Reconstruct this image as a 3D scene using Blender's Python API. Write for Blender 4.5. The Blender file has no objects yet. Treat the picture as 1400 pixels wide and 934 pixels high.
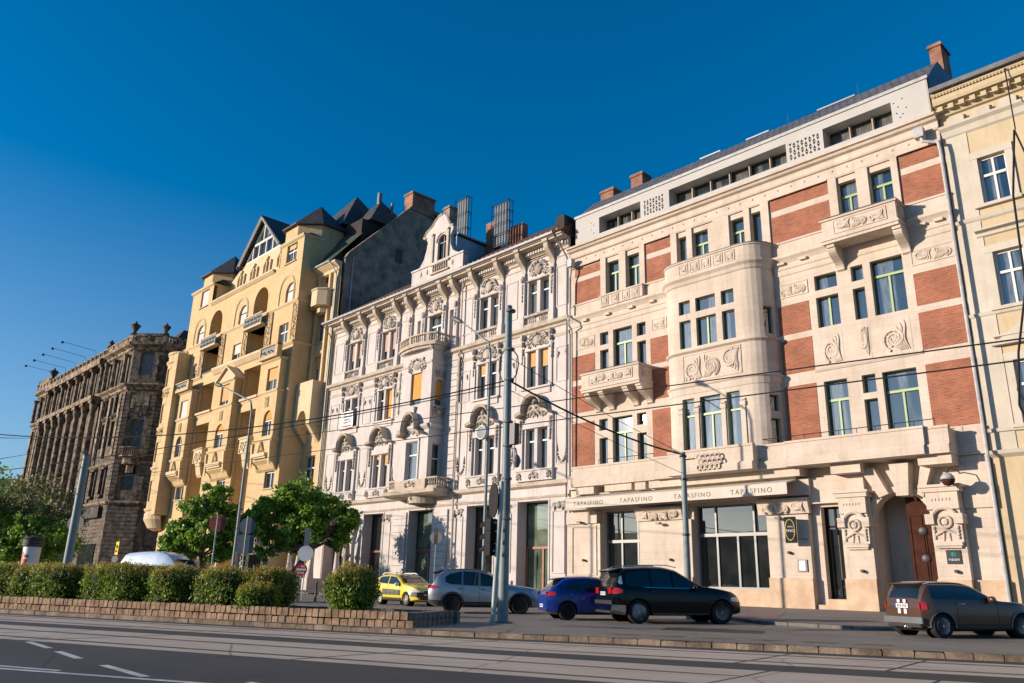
import bpy, bmesh, math, random
from mathutils import Vector, Matrix, noise
PI=math.pi
R=random.Random(11)
SC=bpy.context.scene
COL=SC.collection

# ------------------------------------------------------------------ objects
def tag(o,label=None,cat=None,group=None,kind=None):
    if label: o['label']=label
    if cat: o['category']=cat
    if group: o['group']=group
    if kind: o['kind']=kind
    return o
def empty(name,loc,label,cat,group=None,rz=0):
    o=bpy.data.objects.new(name,None); COL.objects.link(o)
    o.empty_display_size=.3
    o.location=loc; o.rotation_euler=(0,0,rz)
    o['_b']=1
    del o['_b']
    return tag(o,label,cat,group)
def origin_of(o):
    while o is not None:
        if o.parent is None: return Vector(o.location)
        o=o.parent
    return Vector((0,0,0))
class MB:
    """collects geometry; world=True: coordinates are world ones and are shifted to the thing's base"""
    def __init__(s): s.v=[]; s.f=[]
    def add(s,vs,fs):
        o=len(s.v); s.v.extend([tuple(v) for v in vs]); s.f.extend([tuple(i+o for i in f) for f in fs])
    def build(s,name,mat,parent=None,smooth=False,local=False,label=None,base=None,auto=None):
        me=bpy.data.meshes.new(name)
        off=Vector((0,0,0))
        if not local:
            if parent is not None: off=origin_of(parent)
            elif base is not None: off=Vector(base)
        vs=[(v[0]-off.x,v[1]-off.y,v[2]-off.z) for v in s.v] if off.length else s.v
        me.from_pydata(vs,[],s.f); me.update()
        if isinstance(mat,(list,tuple)):
            for m in mat: me.materials.append(m)
        else: me.materials.append(mat)
        if smooth: me.polygons.foreach_set('use_smooth',[True]*len(me.polygons))
        o=bpy.data.objects.new(name,me); COL.objects.link(o)
        if parent is not None: o.parent=parent
        elif base is not None: o.location=base
        if smooth and auto:
            bm=bmesh.new(); bm.from_mesh(me); bm.edges.ensure_lookup_table()
            for e in bm.edges:
                if len(e.link_faces)==2 and e.calc_face_angle(0)>auto: e.smooth=False
            bm.to_mesh(me); bm.free()
        if label: o['label']=label
        return o
    # --- primitives
    def box(s,x0,x1,y0,y1,z0,z1):
        s.add([(x0,y0,z0),(x1,y0,z0),(x1,y1,z0),(x0,y1,z0),(x0,y0,z1),(x1,y0,z1),(x1,y1,z1),(x0,y1,z1)],
              [(0,3,2,1),(4,5,6,7),(0,1,5,4),(1,2,6,5),(2,3,7,6),(3,0,4,7)])
    def fb(s,F,s0,s1,z0,z1,d0,d1):
        s.add([F(s0,z0,d1),F(s1,z0,d1),F(s1,z0,d0),F(s0,z0,d0),F(s0,z1,d1),F(s1,z1,d1),F(s1,z1,d0),F(s0,z1,d0)],
              [(0,3,2,1),(4,5,6,7),(0,1,5,4),(1,2,6,5),(2,3,7,6),(3,0,4,7)])
    def fbs(s,F,cuts,z0,z1,d0,d1):
        s.mould(F,cuts,[(d0,z0),(d1,z0),(d1,z1),(d0,z1)])
    def mould(s,F,cuts,prof,caps=True):
        n=len(prof); vs=[]; fs=[]
        for c in cuts:
            for (d,z) in prof: vs.append(F(c,z,d))
        for i in range(len(cuts)-1):
            for j in range(n):
                a=i*n+j; b=i*n+(j+1)%n
                fs.append((a,a+n,b+n,b))
        if caps: fs.append(tuple(range(n))); fs.append(tuple(range((len(cuts)-1)*n,len(cuts)*n))[::-1])
        s.add(vs,fs)
    def plate(s,F,poly,d0,d1):
        n=len(poly); vs=[F(a,z,d1) for a,z in poly]+[F(a,z,d0) for a,z in poly]
        fs=[tuple(range(n)),tuple(range(n,2*n))[::-1]]+[(i,i+n,(i+1)%n+n,(i+1)%n) for i in range(n)]
        s.add(vs,fs)
    def slab(s,poly,z0,z1):
        n=len(poly); g=lambda z,p:(z(p[0],p[1]) if callable(z) else z)
        vs=[(p[0],p[1],g(z1,p)) for p in poly]+[(p[0],p[1],g(z0,p)) for p in poly]
        fs=[tuple(range(n)),tuple(range(n,2*n))[::-1]]+[(i,i+n,(i+1)%n+n,(i+1)%n) for i in range(n)]
        s.add(vs,fs)
    def tube(s,pts,r,n=6,cap=True):
        pts=[Vector(p) for p in pts]; m=len(pts); vs=[]; fs=[]
        rr=r if isinstance(r,(list,tuple)) else [r]*m
        up=None
        for i,p in enumerate(pts):
            t=(pts[min(i+1,m-1)]-pts[max(i-1,0)]); t=t.normalized() if t.length>1e-9 else Vector((0,0,1))
            if up is None:
                up=Vector((0,0,1)) if abs(t.z)<.9 else Vector((1,0,0))
            a=t.cross(up)
            if a.length<1e-4: a=t.cross(Vector((0,1,0)))
            a.normalize(); b=a.cross(t).normalized(); up=b
            for k in range(n):
                th=2*PI*k/n; vs.append(p+(a*math.cos(th)+b*math.sin(th))*rr[i])
        for i in range(m-1):
            for k in range(n):
                a=i*n+k; b=i*n+(k+1)%n; fs.append((a,a+n,b+n,b))
        if cap: fs.append(tuple(range(n))); fs.append(tuple(range((m-1)*n,m*n))[::-1])
        s.add(vs,fs)
    def lathe(s,c,prof,n=10,axis='z',a0=0,a1=2*PI):
        vs=[];fs=[];m=len(prof); full=abs(a1-a0-2*PI)<1e-6; k=n if full else n+1
        for (r,h) in prof:
            for i in range(k):
                th=a0+(a1-a0)*i/n; x=r*math.cos(th); y=r*math.sin(th)
                if axis=='z': vs.append((c[0]+x,c[1]+y,c[2]+h))
                elif axis=='y': vs.append((c[0]+x,c[1]+h,c[2]+y))
                else: vs.append((c[0]+h,c[1]+x,c[2]+y))
        for j in range(m-1):
            for i in range(n):
                a=j*k+i; b=j*k+(i+1)%k; fs.append((a,b,b+k,a+k))
        if full:
            if prof[0][0]>1e-6: fs.append(tuple(range(k))[::-1])
            if prof[-1][0]>1e-6: fs.append(tuple(range((m-1)*k,m*k)))
        s.add(vs,fs)
    def ball(s,c,rx,ry=None,rz=None,n=8,m=5,jit=0):
        ry=rx if ry is None else ry; rz=rx if rz is None else rz
        vs=[(c[0],c[1],c[2]+rz)];fs=[]
        for j in range(1,m):
            ph=PI*j/m
            for i in range(n):
                th=2*PI*i/n; q=1+(R.uniform(-jit,jit) if jit else 0)
                vs.append((c[0]+rx*q*math.sin(ph)*math.cos(th),c[1]+ry*q*math.sin(ph)*math.sin(th),c[2]+rz*q*math.cos(ph)))
        vs.append((c[0],c[1],c[2]-rz)); L=len(vs)-1
        for i in range(n): fs.append((0,1+i,1+(i+1)%n)); fs.append((L,L-n+(i+1)%n,L-n+i))
        for j in range(m-2):
            for i in range(n):
                a=1+j*n+i;b=1+j*n+(i+1)%n; fs.append((a,a+n,b+n,b))
        s.add(vs,fs)
    def fball(s,F,a,z,d,ra,rz=None,rd=None,n=7,m=4,jit=0):
        """ball in frame coordinates"""
        rz=ra if rz is None else rz; rd=ra if rd is None else rd
        t=MB(); t.ball((0,0,0),ra,rd,rz,n,m,jit)
        s.add([F(a+v[0],z+v[2],d-v[1]) for v in t.v],t.f)
    # --- wall sheet with real openings
    def wall(s,F,s0,s1,z0,z1,holes,depth,d=0,cuts=()):
        """holes: (a,b,z0,z1[,arch]) ; arch=True rounds the top with a half circle"""
        xs=sorted(set([round(q,4) for q in [s0,s1]+list(cuts)+[h[0] for h in holes]+[h[1] for h in holes] if s0-1e-6<=q<=s1+1e-6]))
        zs=sorted(set([round(q,4) for q in [z0,z1]+[h[2] for h in holes]+[h[3] for h in holes] if z0-1e-6<=q<=z1+1e-6]))
        for i in range(len(xs)-1):
            for j in range(len(zs)-1):
                cx=(xs[i]+xs[i+1])/2; cz=(zs[j]+zs[j+1])/2
                if any(h[0]<cx<h[1] and h[2]<cz<h[3] for h in holes): continue
                s.add([F(xs[i],zs[j],d),F(xs[i+1],zs[j],d),F(xs[i+1],zs[j+1],d),F(xs[i],zs[j+1],d)],[(0,1,2,3)])
        for h in holes:
            a,b,c,e=h[:4]; arch=len(h)>4 and h[4]
            bot=[(a,c),(b,c)]
            if arch:
                r=(b-a)/2; sp=e-r; cx=(a+b)/2; N=12
                arc=[(cx+r*math.cos(PI*k/N),sp+r*math.sin(PI*k/N)) for k in range(N+1)]
                loop=[(a,c),(b,c)]+arc
                # spandrels
                right=[(b,e)]+arc[:N//2+1][::-1]; left=[(a,e)]+arc[N//2:][::-1]
                for k in range(N//2):
                    s.add([F(b,e,d),F(*arc[k+1],d),F(*arc[k],d)],[(0,1,2)])
                    s.add([F(a,e,d),F(*arc[N-k],d),F(*arc[N-k-1],d)],[(0,1,2)])
            else: loop=[(a,c),(b,c),(b,e),(a,e)]
            n=len(loop)
            for k in range(n):
                p=loop[k];q=loop[(k+1)%n]
                if abs(p[0]-q[0])+abs(p[1]-q[1])<1e-6: continue
                s.add([F(*p,d),F(*q,d),F(*q,d-depth),F(*p,d-depth)],[(0,1,2,3)])
def frame(ox,oy,ang=0):
    c,sn=math.cos(ang),math.sin(ang)
    return lambda s,z,d: Vector((ox+s*c+d*sn, oy+s*sn-d*c, z))
def arcframe(cx,cy,r,a0=0):
    """convex curve; s is arc length measured from direction a0 (0 faces -y, grows towards +x)"""
    return lambda s,z,d: Vector((cx+(r+d)*math.sin(a0+s/r), cy-(r+d)*math.cos(a0+s/r), z))
def lin(a,b,n): return [a+(b-a)*i/n for i in range(n+1)]

# ------------------------------------------------------------------ materials
MATS={}
def nodes(name):
    m=bpy.data.materials.new(name); m.use_nodes=True; nt=m.node_tree
    return m,nt,nt.nodes['Principled BSDF']
def N(nt,t,**kw):
    n=nt.nodes.new(t)
    for k,v in kw.items():
        if k.startswith('i_'): n.inputs[k[2:]].default_value=v
        else: setattr(n,k,v)
    return n
def L(nt,a,b): nt.links.new(a,b)
def ramp(nt,stops):
    r=nt.nodes.new('ShaderNodeValToRGB'); e=r.color_ramp.elements
    while len(e)<len(stops): e.new(.5)
    for i,(p,c) in enumerate(stops): e[i].position=p; e[i].color=(*c,1) if len(c)==3 else c
    return r
def rgb(c): return (c[0],c[1],c[2],1)
def pmat(name,base,rough=.6,metal=0,spec=.5,ior=1.5,coat=0,emis=None,estr=0,trans=0):
    m,nt,b=nodes(name)
    b.inputs['Base Color'].default_value=rgb(base); b.inputs['Roughness'].default_value=rough
    b.inputs['Metallic'].default_value=metal; b.inputs['IOR'].default_value=ior
    b.inputs['Coat Weight'].default_value=coat; b.inputs['Transmission Weight'].default_value=trans; b.inputs['Specular IOR Level'].default_value=spec
    if emis: b.inputs['Emission Color'].default_value=rgb(emis); b.inputs['Emission Strength'].default_value=estr
    return m
def stucco(name,c1,c2,scale=.6,rough=.85,bump=.25,fine=18,stain=None,stain_amt=.5,streak=False,lo=.35,hi=.7,joints=None):
    """mineral surface: two-tone mottling, optional stains with their own shape, fine grain bump"""
    m,nt,b=nodes(name)
    tc=N(nt,'ShaderNodeTexCoord')
    n1=N(nt,'ShaderNodeTexNoise',i_Scale=scale,i_Detail=8.,i_Roughness=.62); L(nt,tc.outputs['Object'],n1.inputs['Vector'])
    r1=ramp(nt,[(lo,c1),(hi,c2)]); L(nt,n1.outputs['Fac'],r1.inputs[0])
    colr=r1.outputs[0]
    if stain:
        mp=N(nt,'ShaderNodeMapping'); L(nt,tc.outputs['Object'],mp.inputs[0])
        mp.inputs['Scale'].default_value=(1.6,1.6,.28) if streak else (.7,.7,.7)
        n2=N(nt,'ShaderNodeTexNoise',i_Scale=1.3,i_Detail=9.,i_Roughness=.7); L(nt,mp.outputs[0],n2.inputs['Vector'])
        r2=ramp(nt,[(.5,(0,0,0)),(.72,(stain_amt,)*3)]); L(nt,n2.outputs['Fac'],r2.inputs[0])
        mx=N(nt,'ShaderNodeMix',data_type='RGBA'); L(nt,r2.outputs[0],mx.inputs['Factor'])
        L(nt,colr,mx.inputs['A']); mx.inputs['B'].default_value=rgb(stain); colr=mx.outputs['Result']
    if joints:
        sp=N(nt,'ShaderNodeSeparateXYZ'); L(nt,tc.outputs['Object'],sp.inputs[0]); ad=N(nt,'ShaderNodeMath',operation='ADD'); L(nt,sp.outputs[0],ad.inputs[0]); L(nt,sp.outputs[1],ad.inputs[1])
        cb=N(nt,'ShaderNodeCombineXYZ'); L(nt,ad.outputs[0],cb.inputs[0]); L(nt,sp.outputs[2],cb.inputs[1])
        br=N(nt,'ShaderNodeTexBrick',i_Scale=1.); L(nt,cb.outputs[0],br.inputs['Vector']); br.inputs['Brick Width'].default_value=joints[0]; br.inputs['Row Height'].default_value=joints[1]; br.inputs['Mortar Size'].default_value=.011; br.inputs['Mortar Smooth'].default_value=.4
        br.inputs['Color1'].default_value=(1,1,1,1); br.inputs['Color2'].default_value=(.90,.885,.87,1); br.inputs['Mortar'].default_value=(.62,.58,.54,1)
        mj=N(nt,'ShaderNodeMix',data_type='RGBA',blend_type='MULTIPLY'); mj.inputs['Factor'].default_value=joints[2]; L(nt,colr,mj.inputs['A']); L(nt,br.outputs['Color'],mj.inputs['B']); colr=mj.outputs['Result']
    L(nt,colr,b.inputs['Base Color']); b.inputs['Roughness'].default_value=rough
    b.inputs['Specular IOR Level'].default_value=.3
    n3=N(nt,'ShaderNodeTexNoise',i_Scale=float(fine),i_Detail=6.); L(nt,tc.outputs['Object'],n3.inputs['Vector'])
    bp=N(nt,'ShaderNodeBump',i_Strength=bump,i_Distance=.02); L(nt,n3.outputs['Fac'],bp.inputs['Height']); L(nt,bp.outputs[0],b.inputs['Normal'])
    return m
def brickmat(name,c1,c2,mortar,bw=.26,bh=.077,mort=.012,bump=.5,offset=.5,vert=True,rough=.85,stain=None,lowfreq=.5):
    m,nt,b=nodes(name)
    tc=N(nt,'ShaderNodeTexCoord'); sp=N(nt,'ShaderNodeSeparateXYZ'); L(nt,tc.outputs['Object'],sp.inputs[0])
    ad=N(nt,'ShaderNodeMath',operation='ADD'); L(nt,sp.outputs[0],ad.inputs[0])
    if vert: L(nt,sp.outputs[1],ad.inputs[1])
    else: ad.inputs[1].default_value=0
    cb=N(nt,'ShaderNodeCombineXYZ'); L(nt,ad.outputs[0],cb.inputs[0]); L(nt,sp.outputs[2] if vert else sp.outputs[1],cb.inputs[1])
    br=N(nt,'ShaderNodeTexBrick',i_Scale=1.); L(nt,cb.outputs[0],br.inputs['Vector'])
    br.inputs['Color1'].default_value=rgb(c1); br.inputs['Color2'].default_value=rgb(c2); br.inputs['Mortar'].default_value=rgb(mortar)
    br.inputs['Mortar Size'].default_value=mort; br.inputs['Mortar Smooth'].default_value=.3; br.inputs['Brick Width'].default_value=bw; br.inputs['Row Height'].default_value=bh
    br.offset=offset
    n1=N(nt,'ShaderNodeTexNoise',i_Scale=.9,i_Detail=7.); L(nt,tc.outputs['Object'],n1.inputs['Vector'])
    hv=N(nt,'ShaderNodeHueSaturation'); L(nt,br.outputs['Color'],hv.inputs['Color'])
    mr=N(nt,'ShaderNodeMapRange'); L(nt,n1.outputs['Fac'],mr.inputs[0]); mr.inputs[1].default_value=.3; mr.inputs[2].default_value=.7
    mr.inputs[3].default_value=1-lowfreq*.35; mr.inputs[4].default_value=1+lowfreq*.35; L(nt,mr.outputs[0],hv.inputs['Value'])
    L(nt,hv.outputs[0],b.inputs['Base Color']); b.inputs['Roughness'].default_value=rough; b.inputs['Specular IOR Level'].default_value=.3
    bp=N(nt,'ShaderNodeBump',i_Strength=bump,i_Distance=.015,invert=True); L(nt,br.outputs['Fac'],bp.inputs['Height']); L(nt,bp.outputs[0],b.inputs['Normal'])
    return m
def leafmat(name,cols,rough=.55,trans=.35):
    m,nt,b=nodes(name)
    g=N(nt,'ShaderNodeNewGeometry'); r=ramp(nt,cols); L(nt,g.outputs['Random Per Island'],r.inputs[0])
    tc=N(nt,'ShaderNodeTexCoord'); n1=N(nt,'ShaderNodeTexNoise',i_Scale=1.6,i_Detail=3.); L(nt,tc.outputs['Object'],n1.inputs['Vector'])
    mr=N(nt,'ShaderNodeMapRange'); L(nt,n1.outputs['Fac'],mr.inputs[0]); mr.inputs[1].default_value=.35; mr.inputs[2].default_value=.65; mr.inputs[3].default_value=.7; mr.inputs[4].default_value=1.35
    hv=N(nt,'ShaderNodeHueSaturation'); L(nt,r.outputs[0],hv.inputs['Color']); L(nt,mr.outputs[0],hv.inputs['Value'])
    L(nt,hv.outputs[0],b.inputs['Base Color']); b.inputs['Roughness'].default_value=rough
    tr=N(nt,'ShaderNodeBsdfTranslucent'); L(nt,hv.outputs[0],tr.inputs[0])
    mx=N(nt,'ShaderNodeMixShader',i_Fac=trans); L(nt,b.outputs[0],mx.inputs[1]); L(nt,tr.outputs[0],mx.inputs[2])
    L(nt,mx.outputs[0],nt.nodes['Material Output'].inputs[0])
    return m
def paint(name,base,rough=.28,metal=.0,flake=0,coat=1.):
    m,nt,b=nodes(name)
    tc=N(nt,'ShaderNodeTexCoord'); n1=N(nt,'ShaderNodeTexNoise',i_Scale=2.5,i_Detail=6.); L(nt,tc.outputs['Object'],n1.inputs['Vector'])
    mr=N(nt,'ShaderNodeMapRange'); L(nt,n1.outputs['Fac'],mr.inputs[0]); mr.inputs[3].default_value=rough*.8; mr.inputs[4].default_value=rough*1.5
    L(nt,mr.outputs[0],b.inputs['Roughness']); b.inputs['Base Color'].default_value=rgb(base); b.inputs['Metallic'].default_value=metal
    b.inputs['Specular IOR Level'].default_value=min(.5,coat*.5); b.inputs['Coat Weight'].default_value=coat; b.inputs['Coat Roughness'].default_value=.06
    return m

M={}
M['stone']=stucco('cream_stone',(.50,.42,.345),(.62,.53,.445),scale=.55,stain=(.36,.28,.21),stain_amt=.5,streak=True,bump=.35,joints=(1.15,.42,.5))
M['plinth']=stucco('travertine',(.46,.32,.21),(.60,.46,.33),scale=1.6,stain=(.33,.21,.13),stain_amt=.5,bump=.3)
M['brick']=brickmat('red_brick',(.37,.112,.055),(.24,.068,.034),(.30,.19,.135),bump=.5,mort=.011,lowfreq=.6)
M['chimney_brick']=brickmat('chimney_brick',(.34,.13,.07),(.22,.075,.045),(.30,.22,.17),bump=.6,lowfreq=1.)
M['white']=stucco('white_stucco',(.49,.445,.42),(.585,.54,.515),scale=.5,stain=(.30,.265,.235),stain_amt=.6,streak=True,bump=.25)
M['orn']=stucco('weathered_ornament',(.30,.26,.22),(.52,.46,.40),scale=2.2,stain=(.17,.14,.115),stain_amt=.7,bump=.5,fine=9,lo=.38,hi=.62)
M['ledge_stone']=stucco('ledge_stone',(.40,.33,.26),(.54,.46,.37),scale=1.4,stain=(.2,.16,.12),stain_amt=.55,bump=.4)
M['yellow']=stucco('ochre_stucco',(.54,.39,.20),(.62,.46,.25),scale=.45,stain=(.40,.28,.15),stain_amt=.55,streak=True,bump=.3,joints=(1.3,.56,.75))
M['yellow_pale']=stucco('ochre_pale',(.57,.44,.27),(.64,.51,.33),scale=.7,stain=(.36,.25,.14),stain_amt=.4,bump=.3)
M['relief_yellow']=stucco('ochre_relief',(.30,.20,.11),(.52,.38,.2),scale=3.5,bump=.8,fine=8,lo=.4,hi=.6)
M['soot']=stucco('soot_stone',(.035,.03,.026),(.24,.185,.135),scale=1.3,stain=(.025,.022,.02),stain_amt=.85,streak=True,bump=.4,fine=9,lo=.36,hi=.72)
M['soot_pale']=stucco('soot_pale',(.06,.045,.033),(.40,.30,.20),scale=1.4,stain=(.05,.04,.033),stain_amt=.75,streak=True,bump=.5,fine=8,lo=.38,hi=.62)
M['soot_dark']=stucco('soot_dark',(.022,.02,.02),(.10,.08,.066),scale=.8,stain=(.2,.17,.15),stain_amt=.5,bump=.5,fine=7)
M['firewall']=brickmat('firewall_brick',(.30,.20,.145),(.20,.135,.10),(.32,.25,.20),bump=.5,lowfreq=1.3)
M['rbeige']=stucco('right_beige',(.46,.37,.235),(.53,.43,.285),scale=.5,stain=(.33,.25,.15),stain_amt=.45,streak=True)
M['rwhite']=stucco('right_pale_stucco',(.46,.415,.34),(.55,.50,.42),scale=.7,stain=(.33,.28,.2),stain_amt=.4,streak=True)
M['slate']=brickmat('slate_tiles',(.085,.075,.07),(.055,.05,.05),(.02,.02,.022),bw=.4,bh=.25,mort=.02,bump=.8,rough=.65)
M['tile_grey']=brickmat('grey_roof_tiles',(.13,.13,.145),(.10,.10,.112),(.03,.03,.034),bw=.42,bh=.34,mort=.03,bump=1.,rough=.6)
M['tile_red']=brickmat('red_roof_tiles',(.16,.07,.045),(.10,.045,.03),(.03,.015,.012),bw=.3,bh=.3,mort=.03,bump=1.)
M['copper']=stucco('greenish_metal_roof',(.05,.065,.045),(.085,.10,.07),scale=1.,rough=.5)
M['attic']=stucco('attic_panel',(.42,.405,.38),(.48,.465,.44),scale=.4,bump=.05)
M['bluesheet']=stucco('blue_sheet',(.16,.30,.42),(.22,.38,.50),scale=1.,rough=.45,bump=.1)
M['zinc']=stucco('zinc',(.33,.33,.33),(.48,.48,.47),scale=3.,rough=.45,bump=.1)
M['zincdark']=stucco('zinc_dark',(.10,.10,.11),(.18,.18,.19),scale=3.,rough=.45,bump=.1)
M['steel']=pmat('steel',(.24,.25,.26),rough=.5,metal=.8)
M['iron']=pmat('black_iron',(.02,.02,.022),rough=.5)
M['pole']=stucco('painted_pole',(.155,.20,.205),(.21,.255,.255),scale=4.,rough=.5,bump=.05)
M['pole_pale']=stucco('galvanised_pole',(.30,.34,.32),(.40,.44,.40),scale=5.,rough=.5,bump=.08)
M['black']=pmat('black_plastic',(.008,.008,.009),rough=.6,spec=.12)
M['wire']=pmat('wire',(.012,.012,.013),rough=.6)
M['green_frame']=pmat('lime_frame',(.27,.37,.15),rough=.45)
M['green_shaded']=pmat('lime_frame_shaded',(.07,.115,.05),rough=.5)  # lime frame colour darkened to carry the shade of the window reveal
M['white_frame']=pmat('white_frame',(.62,.62,.60),rough=.45)
M['dark_frame']=pmat('dark_frame',(.025,.032,.03),rough=.4)
M['grey_frame']=pmat('grey_alu_frame',(.17,.19,.19),rough=.4)
M['brown_wood']=stucco('brown_wood',(.038,.012,.007),(.065,.022,.011),scale=3.,rough=.95,bump=.15)
M['redwood']=stucco('red_door_frame',(.25,.09,.05),(.32,.13,.08),scale=4.,rough=.5,bump=.1)
M['blind_pale']=stucco('pale_blind',(.55,.50,.46),(.62,.57,.53),scale=1.,bump=.05)
M['blind_pink']=stucco('pink_blind',(.42,.29,.22),(.48,.34,.27),scale=1.,bump=.05)
M['blind_orange']=stucco('orange_blind',(.52,.26,.055),(.60,.31,.07),scale=1.,bump=.05)
M['blind_tan']=stucco('tan_blind',(.50,.30,.12),(.56,.35,.15),scale=1.,bump=.05)
M['awning']=stucco('awning_cloth',(.52,.46,.39),(.60,.54,.47),scale=1.2,bump=.1)
M['text_dark']=pmat('text_dark',(.10,.075,.055),rough=.6)
M['text_white']=pmat('text_white',(.8,.8,.8),rough=.6)
M['gold']=pmat('gold',(.42,.33,.06),rough=.4)
M['teal']=pmat('teal',(.03,.42,.36),rough=.5)
M['plaque']=pmat('plaque',(.012,.022,.024),rough=.25)
M['bark']=stucco('bark',(.07,.05,.035),(.16,.125,.09),scale=4.,bump=.9,fine=14)
M['bark_plane']=stucco('plane_bark',(.16,.13,.09),(.40,.34,.26),scale=2.5,bump=.5)
M['white_paint']=stucco('road_paint',(.50,.49,.46),(.72,.70,.66),scale=5.,rough=.7,stain=(.12,.11,.1),stain_amt=.7)
M['yellow_paint']=stucco('worn_yellow_paint',(.22,.16,.05),(.38,.28,.07),scale=4.,stain=(.08,.07,.06),stain_amt=.9)
M['kerbs']=stucco('dirty_kerb',(.13,.095,.065),(.30,.22,.15),scale=2.,stain=(.07,.06,.05),stain_amt=.8,bump=.8,fine=14,lo=.38,hi=.62)
M['sett']=stucco('kerb_stone',(.17,.105,.062),(.37,.245,.155),scale=2.6,stain=(.12,.085,.06),stain_amt=.7,bump=.7,fine=16,lo=.38,hi=.62)
M['sett_grey']=stucco('grey_stone_blocks',(.10,.095,.09),(.2,.185,.17),scale=3.,bump=.6)
M['soil']=stucco('soil',(.05,.04,.03),(.10,.08,.055),scale=3.,bump=.8)
M['tyre']=stucco('tyre',(.012,.012,.013),(.022,.022,.024),scale=6.,rough=.85,bump=.2)
M['alloy']=pmat('alloy',(.72,.72,.74),rough=.42,metal=.6)
M['rim_dark']=pmat('dark_rim',(.03,.03,.032),rough=.35,metal=.6)
M['trim']=pmat('dark_trim',(.02,.02,.021),rough=.55)
M['chrome']=pmat('chrome',(.7,.7,.72),rough=.12,metal=1)
M['taillight']=pmat('tail_light',(.45,.01,.012),rough=.12,coat=1)
M['lens']=pmat('head_lamp',(.5,.52,.55),rough=.08,coat=1)
M['plate']=pmat('number_plate',(.7,.7,.7),rough=.4)
M['eu_blue']=pmat('plate_blue',(.02,.08,.4),rough=.4)
M['sign_red']=pmat('sign_red',(.42,.03,.025),rough=.45)
M['sign_back']=stucco('sign_back_grey',(.10,.125,.145),(.15,.18,.20),scale=4.,rough=.5,bump=.05)
M['sign_rust']=stucco('sign_back_red',(.20,.045,.025),(.28,.07,.04),scale=5.,rough=.5,bump=.05)
M['sign_yellow']=pmat('sign_yellow',(.75,.62,.01),rough=.45)
M['sign_white']=pmat('sign_white',(.66,.66,.64),rough=.45)
M['van_white']=paint('van_white',(.40,.52,.66),rough=.35)
M['van_blue']=paint('van_blue',(.015,.05,.20),rough=.3)
def glassmat(name,base,ior=2.0,rough=.02,var=.4,curtain=None):
    m,nt,b=nodes(name)
    b.inputs['IOR'].default_value=ior; b.inputs['Roughness'].default_value=rough
    tc=N(nt,'ShaderNodeTexCoord'); n1=N(nt,'ShaderNodeTexNoise',i_Scale=.8,i_Detail=2.); L(nt,tc.outputs['Object'],n1.inputs['Vector'])
    r=ramp(nt,[(.35,tuple(c*(1-var) for c in base)),(.65,tuple(c*(1+var) for c in base))]); L(nt,n1.outputs['Fac'],r.inputs[0]); out=r.outputs[0]
    if curtain:
        sp=N(nt,'ShaderNodeSeparateXYZ'); L(nt,tc.outputs['Object'],sp.inputs[0]); ad=N(nt,'ShaderNodeMath',operation='ADD'); L(nt,sp.outputs[0],ad.inputs[0]); L(nt,sp.outputs[1],ad.inputs[1])
        cb=N(nt,'ShaderNodeCombineXYZ'); L(nt,ad.outputs[0],cb.inputs[0]); zz=N(nt,'ShaderNodeMath',operation='MULTIPLY'); L(nt,sp.outputs[2],zz.inputs[0]); zz.inputs[1].default_value=.12; L(nt,zz.outputs[0],cb.inputs[1])
        nf=N(nt,'ShaderNodeTexNoise',i_Scale=13.,i_Detail=2.); L(nt,cb.outputs[0],nf.inputs['Vector'])
        rf_=ramp(nt,[(.3,tuple(c*.35 for c in curtain)),(.7,curtain)]); L(nt,nf.outputs['Fac'],rf_.inputs[0])
        mp=N(nt,'ShaderNodeMapping'); mp.inputs['Scale'].default_value=(.75,.3,1); L(nt,cb.outputs[0],mp.inputs[0]); nm=N(nt,'ShaderNodeTexNoise',i_Scale=1.5,i_Detail=0.); L(nt,mp.outputs[0],nm.inputs['Vector'])
        rm=ramp(nt,[(.49,(0,0,0)),(.53,(1,1,1))]); L(nt,nm.outputs['Fac'],rm.inputs[0])
        mc=N(nt,'ShaderNodeMix',data_type='RGBA'); L(nt,rm.outputs[0],mc.inputs['Factor']); L(nt,out,mc.inputs['A']); L(nt,rf_.outputs[0],mc.inputs['B']); out=mc.outputs['Result']
    L(nt,out,b.inputs['Base Color'])
    n2=N(nt,'ShaderNodeTexNoise',i_Scale=.6,i_Detail=1.); L(nt,tc.outputs['Object'],n2.inputs['Vector'])
    bp=N(nt,'ShaderNodeBump',i_Strength=.05,i_Distance=.05); L(nt,n2.outputs['Fac'],bp.inputs['Height']); L(nt,bp.outputs[0],b.inputs['Normal'])
    return m
M['glass']=glassmat('window_glass',(.012,.02,.026),ior=2.3,curtain=(.15,.17,.18))
M['glass_dim']=glassmat('dim_old_glass',(.012,.014,.016),ior=1.45,curtain=(.05,.05,.05))
M['glass_old']=glassmat('old_window_glass',(.02,.026,.028),ior=1.8,curtain=(.16,.155,.14))
M['glass_shop']=glassmat('shop_glass',(.018,.02,.02),ior=1.9,rough=.01)
M['glass_car']=glassmat('car_glass',(.01,.013,.015),ior=1.7)
M['glass_green']=glassmat('pale_green_glass',(.10,.13,.09),ior=1.9)
M['interior']=stucco('dark_interior',(.02,.018,.016),(.05,.042,.035),scale=1.,bump=.05)
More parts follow.
